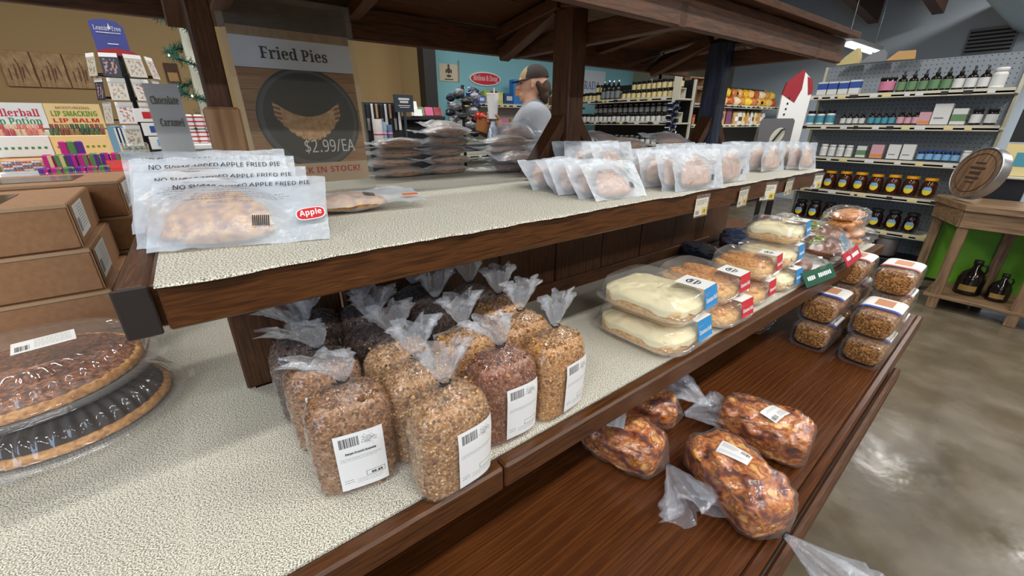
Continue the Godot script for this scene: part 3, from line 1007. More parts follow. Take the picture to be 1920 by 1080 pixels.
func granola_bag(label: String, at: Vector3, turn: float, key: String, sd: float, bend: Vector2, lx := 0.0, heading := "") -> void:
	var kinds := {
		"pecan": [Color8(150, 100, 56), [Color8(176, 120, 66), Color8(142, 90, 48), Color8(196, 144, 90), Color8(118, 74, 40)]],
		"oat": [Color8(172, 122, 70), [Color8(206, 158, 98), Color8(182, 130, 74), Color8(226, 186, 128), Color8(150, 98, 52)]],
		"berry": [Color8(138, 76, 42), [Color8(170, 98, 54), Color8(134, 68, 36), Color8(196, 130, 76), Color8(110, 50, 30)]],
		"golden": [Color8(186, 126, 56), [Color8(214, 154, 76), Color8(190, 126, 56), Color8(232, 184, 110), Color8(160, 98, 42)]],
		"cocoa": [Color8(84, 54, 38), [Color8(104, 70, 48), Color8(76, 48, 34), Color8(128, 88, 60), Color8(62, 38, 28)]]}  # shade over the back bags, put into the granola colour
	var a := 0.0575
	var b := 0.0385
	var d := granola_shape(key, kinds[key][0], kinds[key][1], a, b)
	var o := thing("granola_bag", label, "granola bag", at, turn, "tied bags of granola")
	part(o, "granola", d.core, d.mat)
	var mi := MultiMeshInstance3D.new()
	mi.name = "granola_clumps"
	mi.multimesh = d.bits
	var cm := mat("clumps", Color.WHITE, 0.7)
	cm.vertex_color_use_as_albedo = true
	mi.material_override = cm
	mi.set_meta("kind", "stuff")
	o.add_child(mi)
	# the clear bag, pleated where it is gathered
	var m := MB.new()
	m.grid(56, 40, func(u: float, v: float) -> Vector3:
		var y := v * 0.171
		var r := bag_ring(y, a, b)
		var s := rounded(u * TAU)
		var g := smoothstep(0.13, 0.168, y)
		var f := 1.0 + g * 0.14 * sin(u * TAU * 13.0 + sd) + nz.get_noise_3d(s.x * 3.0 + sd, y * 34.0, s.y * 3.0) * 0.05 + nz.get_noise_3d(s.x * 8.0 + sd, y * 90.0, s.y * 8.0) * 0.016
		return Vector3(s.x * r.x * f, y + (0.0 if y > 0.01 else 0.0006), s.y * r.y * f), true)
	part(o, "plastic_bag", m, M.film)
	# gathered top standing up or bending over
	m = MB.new()
	m.grid(44, 16, func(u: float, v: float) -> Vector3:
		var w := 0.006 + 0.028 * pow(v, 0.8)
		var ang := u * TAU
		var pl := 1.0 + 0.42 * sin(ang * 10.0 + sd * 2.0) * v + nz.get_noise_2d(cos(ang) * 3.0 + sd, v * 5.0) * 0.35 * v
		var h := 0.056 * v + 0.006 * sin(ang * 5.0 + sd) * v * v
		return Vector3(cos(ang) * w * pl + bend.x * v * v, 0.170 + h * (1.0 - bend.length() * 6.0 * v), sin(ang) * w * 0.45 * pl + bend.y * v * v), true)
	part(o, "gathered_top", m, M.film_soft)
	m = MB.new()
	var ring := []
	for i in 13:
		ring.append(Vector3(cos(i * TAU / 12.0) * 0.0075, 0.170 + 0.0008 * sin(i * 2.0), sin(i * TAU / 12.0) * 0.0068))
	m.tube(ring, 0.0013, 5)
	m.tube([Vector3(0, 0.170, 0.007), Vector3(-0.008, 0.172, 0.011), Vector3(-0.015, 0.1735, 0.009)], 0.0012, 5)
	part(o, "twist_tie", m, M.black, "black twist tie")
	# label on the front
	m = MB.new()
	var lw := 0.064
	var on := func(x: float, y: float, lift: float) -> Vector3:
		var r := bag_ring(y, a, b)
		return Vector3(x, y, r.y * pow(maxf(0.0, 1.0 - pow(absf(x) / r.x, 3.4)), 1.0 / 3.4) * 1.02 + lift + 0.0012)
	m.grid(14, 10, func(u: float, v: float) -> Vector3:
		return on.call(lx + (u - 0.5) * lw, 0.014 + v * 0.097, 0.0004), false, Vector3(0, 0, 1))
	var lab := part(o, "label", m, M.granola_label, "white weigh label with bar code")
	if heading:
		lettering(lab, heading, "bold", 0.0028, M.ink, Vector3(lx, 0.0795, 0), 0.04, Basis(), "heading", func(q: Vector3) -> Vector3: return on.call(q.x, q.y, 0.0009 + q.z))
		lettering(lab, "$6.63", "bold", 0.0036, M.ink, Vector3(lx + 0.017, 0.0355, 0), 0.015, Basis(), "price", func(q: Vector3) -> Vector3: return on.call(q.x, q.y, 0.0009 + q.z))


func granola() -> void:
	var im := paper(208, 328, Color8(240, 241, 242))
	rng.seed = 5
	bars(im, 20, 20, 82, 50)
	for k in 260:
		# the little line drawing beside the bar code
		var x := 112 + int(absf(rng.randfn(0.4, 0.25)) * 74) % 84
		var y := 14 + int(absf(rng.randfn(0.55, 0.2)) * 64) % 70
		rect(im, x, y, rng.randi_range(1, 5), 1, Color8(70, 70, 74))
	small_print(im, 14, 140, 178, 2, 9, Color8(120, 120, 124), 2)
	rect(im, 14, 134, 180, 1, Color8(90, 90, 94))
	rect(im, 112, 240, 82, 2, Color8(60, 60, 64)); rect(im, 112, 268, 82, 2, Color8(60, 60, 64)); rect(im, 112, 240, 2, 30, Color8(60, 60, 64)); rect(im, 194, 240, 2, 30, Color8(60, 60, 64))
	small_print(im, 16, 268, 40, 2, 14, Color8(90, 90, 94), 3)
	small_print(im, 70, 276, 116, 3, 10, Color8(110, 110, 114), 2)
	printed("granola_label", im, 0.45)
	rng.seed = 19
	var y := 0.833
	# column by column from the front
	granola_bag("foremost left granola bag with a large white label", Vector3(0.098, y, -0.514), -0.2, "pecan", 1.0, Vector2(-0.03, 0.006), 0.006, "Pecan Crunch Granola")
	granola_bag("granola bag right behind the foremost left one", Vector3(0.092, y, -0.628), -0.12, "pecan", 2.0, Vector2(-0.034, 0.004))
	granola_bag("third dark granola bag in the leftmost column", Vector3(0.085, y, -0.715), -0.1, "cocoa", 3.0, Vector2(-0.02, 0.0))
	granola_bag("rearmost dark granola bag beside the cart post", Vector3(0.118, y, -0.79), 0.05, "cocoa", 4.0, Vector2(0.02, 0.01))
	granola_bag("oat granola bag overhanging the front rail, whole almonds in it", Vector3(0.208, y, -0.426), 0.05, "oat", 5.0, Vector2(0.004, 0.0), 0.021)
	granola_bag("oat granola bag behind the overhanging one", Vector3(0.206, y, -0.514), 0.0, "oat", 6.0, Vector2(0.002, 0.0))
	granola_bag("third oat granola bag in the second column", Vector3(0.206, y, -0.592), 0.1, "oat", 7.0, Vector2(-0.006, 0.0))
	granola_bag("dark granola bag fourth in the second column", Vector3(0.195, y, -0.672), 0.0, "cocoa", 8.0, Vector2(0.008, 0.0))
	granola_bag("dark granola bag at the back of the second column", Vector3(0.21, y, -0.775), 0.1, "cocoa", 9.0, Vector2(0.012, 0.004))
	granola_bag("reddish brown granola bag at the front of the third column", Vector3(0.326, y, -0.462), -0.08, "berry", 10.0, Vector2(-0.024, -0.008), 0.018)
	granola_bag("golden granola bag behind the reddish brown one", Vector3(0.314, y, -0.56), 0.0, "golden", 11.0, Vector2(-0.004, 0.0), 0.01)
	granola_bag("dark granola bag third in the third column", Vector3(0.332, y, -0.695), 0.0, "cocoa", 12.0, Vector2(0.006, 0.0))
	granola_bag("dark granola bag against the planks, third column", Vector3(0.328, y, -0.79), 0.1, "cocoa", 13.0, Vector2(0.0, 0.0))
	granola_bag("golden granola bag at the front right of the group", Vector3(0.441, y, -0.458), 0.1, "golden", 14.0, Vector2(0.004, 0.0), 0.018)
	granola_bag("golden granola bag behind the front right one", Vector3(0.433, y, -0.546), 0.0, "golden", 15.0, Vector2(0.003, 0.0))
	granola_bag("third golden granola bag in the right column", Vector3(0.446, y, -0.635), 0.0, "golden", 16.0, Vector2(0.0, 0.0))
	granola_bag("dark granola bag at the back of the right column", Vector3(0.43, y, -0.725), 0.0, "cocoa", 17.0, Vector2(0.0, 0.0))


func pie_dome(label: String, at: Vector3, filling: Material, turn: float, tag: bool) -> void:
	var o := thing("pie_in_dome", label, "pie", at, turn, "pies in clear domes")
	var b := MB.new()
	b.grid(120, 5, func(u: float, v: float) -> Vector3:
		var w := u * TAU
		var r: float = [0.118, 0.128, 0.15, 0.155, 0.1655, 0.168][int(round(v * 5))]
		var h: float = [0.001, 0.001, 0.018, 0.02, 0.02, 0.014][int(round(v * 5))]
		var fl := 1.0 + 0.006 * sin(w * 60.0)
		return Vector3(cos(w) * r * fl, h, sin(w) * r * fl), true)
	part(o, "plastic_base", b, M.shell)
	b = MB.new()
	b.lathe([Vector2(0, 0.003), Vector2(0.11, 0.003), Vector2(0.12, 0.006), Vector2(0.141, 0.021), Vector2(0.144, 0.022)], 48)
	part(o, "foil_pan", b, M.steel)
	b = MB.new()
	b.grid(110, 10, func(u: float, v: float) -> Vector3:
		# crimped crust
		var w := u * TAU
		var q := v * TAU * 0.62 - 0.9
		var r := 0.138 + 0.0075 * cos(q) + 0.0012 * sin(w * 56.0) + nz.get_noise_2d(cos(w) * 6.0, sin(w) * 6.0) * 0.002
		return Vector3(cos(w) * r, 0.0225 + 0.008 * sin(q) + 0.0014 * sin(w * 56.0 + 0.8), sin(w) * r), true)
	part(o, "crust", b, M.pie_rim)
	b = MB.new()
	b.grid(60, 14, func(u: float, v: float) -> Vector3:
		var w := u * TAU
		var r := v * 0.136
		return Vector3(cos(w) * r, 0.03 + 0.006 * (1.0 - v * v) + nz.get_noise_2d(cos(w) * r * 130.0, sin(w) * r * 130.0) * 0.0022, sin(w) * r), true, Vector3.UP)
	part(o, "filling", b, filling)
	b = MB.new()
	b.grid(288, 12, func(u: float, v: float) -> Vector3:
		# fluted lid with a smooth top
		var w := u * TAU
		var prof := [[0.167, 0.017], [0.1665, 0.022], [0.157, 0.0225], [0.154, 0.028], [0.15, 0.04], [0.145, 0.052], [0.136, 0.062], [0.122, 0.068], [0.108, 0.071], [0.105, 0.0735], [0.07, 0.075], [0.03, 0.0755], [0.0, 0.0755]]
		var q: Array = prof[int(round(v * 12))]
		var k := clampf((0.156 - q[0]) * 60.0, 0, 1) * clampf((q[0] - 0.109) * 60.0, 0, 1)
		var r: float = q[0] + 0.0034 * k * sin(w * 48.0)
		return Vector3(cos(w) * r, q[1] + 0.002 * k * sin(w * 48.0), sin(w) * r), true)
	part(o, "fluted_lid", b, M.shell)
	b = MB.new()
	for s in [0.35, 2.2]:
		b.box(Vector3(cos(s) * 0.172, 0.0195, sin(s) * 0.172), Vector3(0.022, 0.0012, 0.035), 0.0005, Basis(Vector3.UP, -s))
	part(o, "opening_tab", b, M.shell)
	if tag:
		b = MB.new()
		b.card(0.075, 0.052, 0.0005, Vector3(0.03, 0.0765, 0.03), Basis(Vector3.RIGHT, -PI / 2))
		part(o, "label", b, M.pie_label, "white ingredients label")


func bakery_box(label: String, at: Vector3, s: Vector3, turn: float, window: bool) -> void:
	var o := thing("bakery_box", label, "box", at, turn, "brown bakery boxes")
	var b := MB.new()
	b.box(Vector3(0, s.y / 2, 0), s - Vector3(0.002, 0.001, 0.002), 0.002)
	part(o, "carton", b, M.kraft)
	b = MB.new()
	b.box(Vector3(0, s.y - 0.0035, s.z / 2 + 0.0006), Vector3(s.x, 0.007, 0.0012), 0.0004)
	b.box(Vector3(s.x / 2 + 0.0006, s.y / 2, s.z / 2 - 0.001), Vector3(0.0012, s.y - 0.004, 0.003), 0.0004)
	part(o, "tuck_flap", b, M.kraft_pale)
	b = MB.new()
	b.box(Vector3(s.x / 2 + 0.0008, s.y * 0.5, -s.z * 0.02), Vector3(0.0012, s.y - 0.006, s.z - 0.012), 0.0004)
	part(o, "side_flap", b, M.kraft_dark)
	b = MB.new()
	b.card(0.12, s.y * 0.72, 0.0006, Vector3(s.x / 2 + 0.0022, s.y * 0.18, s.z * 0.2), Basis(Vector3.UP, PI / 2))
	part(o, "label", b, M.pie_label, "grey white label on the box end")
	if window:
		b = MB.new()
		b.box(Vector3(-0.03, s.y + 0.0004, 0.0), Vector3(s.x * 0.6, 0.001, s.z * 0.5), 0.0003)
		part(o, "window", b, mat("box_window", Color8(62, 54, 48), 0.2), "dark clear window in the lid")


func left_goods() -> void:
	T.nut = speckle(0.05, [[0.0, Color8(58, 24, 10)], [0.4, Color8(112, 56, 24)], [0.7, Color8(150, 84, 40)], [1.0, Color8(186, 118, 62)]], FastNoiseLite.TYPE_CELLULAR, 1, 512, 51)
	grained("pecan_filling", T.nut, Vector3(9, 9, 9), 0.35, relief(0.05, FastNoiseLite.TYPE_CELLULAR, 1, 5.0, 256, 51), 0.7)
	mat("dark_filling", Color8(44, 24, 18), 0.25)
	grained("pie_rim", speckle(0.03, [[0.0, Color8(158, 98, 46)], [0.5, Color8(206, 148, 82)], [1.0, Color8(230, 182, 116)]], FastNoiseLite.TYPE_SIMPLEX, 4, 256, 53), Vector3(8, 8, 8), 0.6)
	var kr := speckle(0.05, [[0.0, Color8(158, 116, 80)], [0.5, Color8(166, 123, 86)], [1.0, Color8(174, 130, 92)]], FastNoiseLite.TYPE_SIMPLEX, 4, 256, 55)
	grained("kraft", kr, Vector3(4, 4, 4), 0.75)
	mat("kraft_pale", Color8(186, 156, 122), 0.8)
	mat("kraft_dark", Color8(162, 120, 84), 0.75)
	var im := paper(200, 140, Color8(236, 236, 234))
	rng.seed = 8
	small_print(im, 70, 14, 116, 9, 12, Color8(110, 110, 112), 3)
	bars(im, 12, 60, 44, 60)
	printed("pie_label", im, 0.5)
	pie_dome("pie under a clear dome, dark filling, lower of the pair", Vector3(-0.276, 0.833, -0.955), M.dark_filling, 0.4, false)
	pie_dome("pecan pie under a clear fluted dome, on top of another pie", Vector3(-0.298, 0.9105, -0.955), M.pecan_filling, 0.2, true)
	var s := Vector3(0.34, 0.0875, 0.3)
	var low := ["lowest", "second", "third", "topmost"]
	for i in 4:
		bakery_box("%s brown bakery box of the front stack behind the pies" % low[i], Vector3(-0.35 - 0.012 * i, 0.833 + i * 0.088, -1.27 - 0.006 * i), s, 0.02 * i - 0.03, i == 3)
	for i in 4:
		bakery_box("%s brown bakery box of the rear stack against the cart's end" % low[i], Vector3(-0.3 - 0.006 * i, 0.833 + i * 0.09, -1.6), Vector3(0.32, 0.089, 0.28), 0.03 - 0.02 * i, i == 3)


func roll_tray(label: String, at: Vector3, turn: float, k: float, frosted: bool, band: String, tilt := 0.0) -> void:
	var o := thing("roll_tray", label, "pastry tray", at, turn, "cinnamon rolls in clear trays")
	o.rotation.x = tilt
	var w := 0.098 * k
	var d := 0.12 * k
	var e := 1.22 if k > 0.9 else 1.12
	var rings := func(prof: Array, p: float, bump: float) -> MB:
		var m := MB.new()
		var c := prof.size() - 1
		m.grid(64, c, func(u: float, v: float) -> Vector3:
			var q: Array = prof[int(round(v * c))]
			var s := rounded(u * TAU, p)
			var n2 := nz.get_noise_3d(s.x * 2.5 + at.x * 9.0, q[1] * 60.0, s.y * 2.5) * bump
			return Vector3(s.x * w * q[0] * (1.0 + n2 * 2.0), (q[1] + n2 * 0.12 * (1.0 if q[1] > 0.02 else 0.0)) * e, s.y * d * q[0] * (1.0 + n2 * 2.0)), true)
		return m
	part(o, "plastic_base", rings.call([[0.0, 0.001], [0.86, 0.001], [0.9, 0.004], [0.95, 0.017], [1.0, 0.018], [1.05, 0.018], [1.05, 0.016]], 5.0, 0.0), M.shell)
	part(o, "bread", rings.call([[0.0, 0.003], [0.8, 0.003], [0.89, 0.01], [0.9, 0.022], [0.87, 0.032], [0.6, 0.035], [0.0, 0.036]], 4.5, 0.03), M.roll_bread)
	if frosted:
		var m := MB.new()
		m.grid(70, 16, func(u: float, v: float) -> Vector3:
			var s := rounded(u * TAU, 4.0)
			var drip := 0.012 * absf(sin(u * TAU * 5.0)) + 0.006 * nz.get_noise_2d(u * 30.0, 1.0)
			var f := minf(v / 0.8, 1.0)
			var y := 0.045 - 0.010 * pow(f, 6) if v < 0.8 else lerpf(0.035, 0.028 - drip * 0.7, (v - 0.8) / 0.2)
			var r := f * (0.88 if v < 0.8 else 0.915)
			var q := Vector2(s.x * w * r, s.y * d * r)
			return Vector3(q.x, (y + nz.get_noise_2d(q.x * 26.0 + at.x * 30.0, q.y * 20.0) * 0.005 + nz.get_noise_2d(q.x * 60.0, q.y * 50.0 + at.x * 9.0) * 0.003) * e, q.y), true, Vector3.UP)
		part(o, "frosting", m, M.frosting, "cream coloured frosting")
	else:
		for i in 2:
			var m := MB.new()
			m.grid(26, 14, func(u: float, v: float) -> Vector3:
				# a coiled roll
				var q := v * PI
				var r := sin(q) * (1.0 + 0.07 * sin(u * TAU * 2.0 + v * 16.0))
				return Vector3((i - 0.5) * w * 0.86 + cos(u * TAU) * r * w * 0.42, 0.030 * e + (-cos(q) * 0.02 + 0.003 * sin(v * 20.0)) * e, sin(u * TAU) * r * d * 0.8), true)
			part(o, "roll", m, M.roll_top)
	var lid: MB = rings.call([[1.05, 0.0185], [1.05, 0.0205], [0.99, 0.0205], [0.97, 0.026], [0.935, 0.05], [0.9, 0.056], [0.86, 0.0575], [0.5, 0.059], [0.0, 0.0592]], 5.0, 0.0)
	part(o, "clear_lid", lid, M.shell)
	# label bent from the lid down its front
	var lw := 0.066 * minf(k * 1.1, 1.0)
	var lx := w * 0.42
	var top: float = 0.0602 * e
	var m1 := MB.new()
	m1.quad(Vector3(lx - lw / 2, top, d * 0.9), Vector3(lx + lw / 2, top, d * 0.9), Vector3(lx + lw / 2, top + 0.0004, d * 0.3), Vector3(lx - lw / 2, top + 0.0004, d * 0.3), Vector3.UP)
	m1.quad(Vector3(lx - lw / 2, top - 0.0004, d * 0.9), Vector3(lx + lw / 2, top - 0.0004, d * 0.9), Vector3(lx + lw / 2, top, d * 0.3), Vector3(lx - lw / 2, top, d * 0.3), Vector3.DOWN)
	part(o, "label", m1, M.roll_label, "white label with a black emblem")
	m1 = MB.new()
	var za := d * 0.9
	var zb := d * 0.98
	var yb := 0.021 * e
	m1.quad(Vector3(lx - lw / 2, yb, zb + 0.002), Vector3(lx + lw / 2, yb, zb + 0.002), Vector3(lx + lw / 2, top, za + 0.001), Vector3(lx - lw / 2, top, za + 0.001), Vector3(0, 0, 1))
	m1.quad(Vector3(lx - lw / 2, yb, zb + 0.0016), Vector3(lx + lw / 2, yb, zb + 0.0016), Vector3(lx + lw / 2, top, za + 0.0006), Vector3(lx - lw / 2, top, za + 0.0006), Vector3(0, 0, -1))
	var fr := part(o, "label_front", m1, M[band], "coloured front of the label")
	var fb := Basis(Vector3.RIGHT, -atan2(zb - za, top - yb))
	lettering(fr, "Cinnamon Rolls", "serifbold", 0.0085 * e, M.white_card, Vector3(lx, lerpf(yb, top, 0.42), lerpf(zb, za, 0.42) + 0.0025), lw * 0.88, fb)


func rolls() -> void:
	grained("roll_bread", speckle(0.02, [[0.0, Color8(186, 128, 66)], [0.5, Color8(222, 174, 106)], [1.0, Color8(240, 208, 150)]], FastNoiseLite.TYPE_SIMPLEX, 4, 256, 71), Vector3(10, 24, 10), 0.6)
	grained("roll_top", speckle(0.02, [[0.0, Color8(150, 82, 30)], [0.5, Color8(214, 146, 70)], [1.0, Color8(238, 190, 116)]], FastNoiseLite.TYPE_SIMPLEX, 4, 256, 73), Vector3(12, 30, 12), 0.4)
	mat("frosting", Color8(244, 232, 190), 0.4)
	mat("label_blue", Color8(52, 142, 206), 0.5)
	mat("label_red", Color8(206, 52, 62), 0.5)
	var im := paper(128, 128, Color8(238, 238, 236))
	oval(im, 64, 56, 34, 30, Color8(40, 40, 42))
	oval(im, 64, 58, 30, 25, Color8(238, 238, 236))
	oval(im, 52, 48, 9, 8, Color8(40, 40, 42))
	oval(im, 74, 46, 10, 9, Color8(40, 40, 42))
	rect(im, 38, 64, 52, 8, Color8(60, 60, 62))
	rect(im, 48, 78, 32, 4, Color8(60, 60, 62))
	printed("roll_label", im, 0.5)
	var y := 0.833
	roll_tray("large frosted roll tray with blue label, lower of the front pair", Vector3(0.826, y, -0.516), 0.05, 1.0, true, "label_blue")
	roll_tray("large frosted roll tray with blue label, stacked on top", Vector3(0.838, y + 0.0735, -0.522), 0.1, 1.0, true, "label_blue")
	roll_tray("red labelled roll tray at the shelf edge, lower one", Vector3(1.045, y, -0.5), 0.0, 0.86, false, "label_red")
	roll_tray("red labelled roll tray beside the large frosted ones, upper one", Vector3(1.04, y + 0.0685, -0.52), 0.05, 0.86, false, "label_red", 0.04)
	roll_tray("small red labelled roll tray, lower of its pair", Vector3(1.25, y, -0.505), 0.05, 0.72, false, "label_red")
	roll_tray("small red labelled roll tray with golden rolls, upper of its pair", Vector3(1.285, y + 0.068, -0.515), 0.1, 0.72, false, "label_red")
	roll_tray("small blue labelled roll tray, lowest of its stack", Vector3(1.43, y, -0.5), 0.0, 0.72, true, "label_blue")
	roll_tray("small blue labelled roll tray, middle of its stack", Vector3(1.46, y + 0.068, -0.52), 0.05, 0.72, true, "label_blue")
	roll_tray("small frosted roll tray with blue label, topmost of its stack", Vector3(1.5, y + 0.136, -0.53), 0.1, 0.72, true, "label_blue")


func film_bag(o: Node3D, s: Vector3, sd: float, m: Material, called := "plastic_bag") -> void:
	# a loose crinkled pillow bag lying along x
	var b := MB.new()
	b.grid(40, 24, func(u: float, v: float) -> Vector3:
		var f := sin(clampf(v, 0.02, 0.98) * PI)
		var r := pow(f, 0.35)
		var a := u * TAU
		var q := rounded(a, 2.6)
		var k := 1.0 + nz.get_noise_3d(q.x * 2.0 + sd, v * 9.0, q.y * 2.0) * 0.2 + nz.get_noise_3d(q.x * 5.0 + sd, v * 26.0, q.y * 5.0) * 0.08
		return Vector3((v - 0.5) * s.x * 1.12, s.y * (0.5 + 0.5 * q.x * r * k), s.z * 0.5 * q.y * (0.55 + 0.45 * r) * k), true)
	part(o, called, b, m)


func far_bags() -> void:
	var y := 0.833
	# navy bag by the planks
	var o := thing("blue_bread_bag", "dark blue printed bread bag lying against the planks", "bread bag", Vector3(1.72, y, -0.72), 0.5)
	film_bag(o, Vector3(0.3, 0.085, 0.16), 3.0, mat("navy_film", Color8(28, 48, 78), 0.18))
	o = thing("blue_bread_bag", "loose dark film end of a bread bag, left of the blue one", "bread bag", Vector3(1.50, y, -0.76), 0.9)
	film_bag(o, Vector3(0.24, 0.055, 0.13), 8.0, mat("navy_film_pale", Color8(40, 56, 74), 0.15))
	# chocolate pretzels with coloured header cards
	var mk := [[Vector3(1.575, y, -0.475), "green_header", Color8(6, 78, 54), "brown pretzel bag with a green header card", -0.1, "a"], [Vector3(1.86, y + 0.012, -0.47), "red_header", Color8(176, 14, 36), "brown pretzel bag with a red header card", 0.05, "b"], [Vector3(2.0, y + 0.03, -0.54), "teal_header", Color8(60, 120, 150), "brown pretzel bag behind the red headed one", 0.2, ""]]
	for q in mk:
		o = thing("pretzel_bag", q[3], "snack bag", q[0], q[4], "pretzel bags on the middle shelf")
		var b := MB.new()
		b.grid(26, 12, func(u: float, v: float) -> Vector3:
			var f := sin(v * PI)
			return Vector3(cos(u * TAU) * f * 0.085, 0.036 - cos(v * PI) * 0.03, sin(u * TAU) * f * 0.062 - 0.01) * (1.0 + 0.08 * sin(u * 25.0)), true)
		part(o, "pretzels", b, mat("chocolate", Color8(112, 62, 34), 0.35))
		for i in 3:
			b = MB.new()
			var path := []
			for j in 15:
				var a := j * TAU / 14.0
				path.append(Vector3(-0.05 + i * 0.03 + cos(a) * 0.022, 0.066 + 0.004 * i, -0.03 + sin(a) * 0.016))
			b.tube(path, 0.0045, 6)
			part(o, "green_print", b, mat("lime_print", Color8(126, 140, 44), 0.4))
		film_bag(o, Vector3(0.22, 0.078, 0.15), q[0].x * 7.0, M.film)
		b = MB.new()
		b.box(Vector3(0.0, 0.03, 0.082), Vector3(0.2, 0.003, 0.05), 0.001, Basis(Vector3.RIGHT, 1.0))
		var hd := part(o, "header_card", b, mat(q[1], q[2], 0.55))
		if q[5]:
			b = MB.new()
			var fb := Basis(Vector3.RIGHT, 1.0)
			for i in 11:
				# white capitals too blurred to read
				b.box(Vector3(0, 0.03, 0.082) + fb * Vector3(-0.075 + i * 0.0125 + (0.02 if i > 3 else 0.0), 0.0018, 0.0), Vector3(0.0085, 0.001, 0.014 if i % 3 else 0.012), 0.0003, fb)
			part(hd, "white_print", b, M.white_card)
	# bun bags at the end of the shelf
	grained("bun_crust", speckle(0.02, [[0.0, Color8(150, 84, 36)], [0.5, Color8(200, 132, 70)], [1.0, Color8(226, 172, 108)]], FastNoiseLite.TYPE_SIMPLEX, 4, 256, 75), Vector3(8, 8, 8), 0.4)
	var bg := [[Vector3(2.05, y, -0.72), 0.3, "bag of golden buns nearest the planks", 3], [Vector3(2.18, y, -0.50), -0.2, "bag of golden bagels at the far end of the shelf", 4], [Vector3(2.2, y + 0.075, -0.52), 0.1, "bag of bagels lying on top of another", 4]]
	for q in bg:
		o = thing("bun_bag", q[2], "bread bag", q[0], q[1], "bags of buns")
		for i in q[3]:
			var b := MB.new()
			b.grid(22, 10, func(u: float, v: float) -> Vector3:
				var f := sin(v * PI)
				return Vector3(-0.075 + (i % 2) * 0.09 + cos(u * TAU) * f * 0.047, 0.024 + (i / 2) * 0.034 - cos(v * PI) * 0.02, 0.01 * (i % 2) + sin(u * TAU) * f * 0.05), true)
			part(o, "bun", b, M.bun_crust)
		film_bag(o, Vector3(0.27, 0.088, 0.15), q[0].z * 9.0, M.film)
	o = thing("banana_chip_bag", "small bag of pale yellow slices hanging under the upper rail", "snack bag", Vector3(1.95, y + 0.08, -0.66), 0.2)
	for i in 6:
		var b := MB.new()
		b.lathe([Vector2(0, -0.004), Vector2(0.018, -0.004), Vector2(0.02, 0), Vector2(0.018, 0.004), Vector2(0, 0.004)], 14, Vector3((i % 3) * 0.028 - 0.03, 0.02 + 0.012 * (i / 3), 0.012 * (i % 2)))
		part(o, "slice", b, mat("pale_yellow", Color8(206, 186, 108), 0.5))
	film_bag(o, Vector3(0.14, 0.06, 0.09), 4.4, M.film)


# ---- bread on the lower deck ----

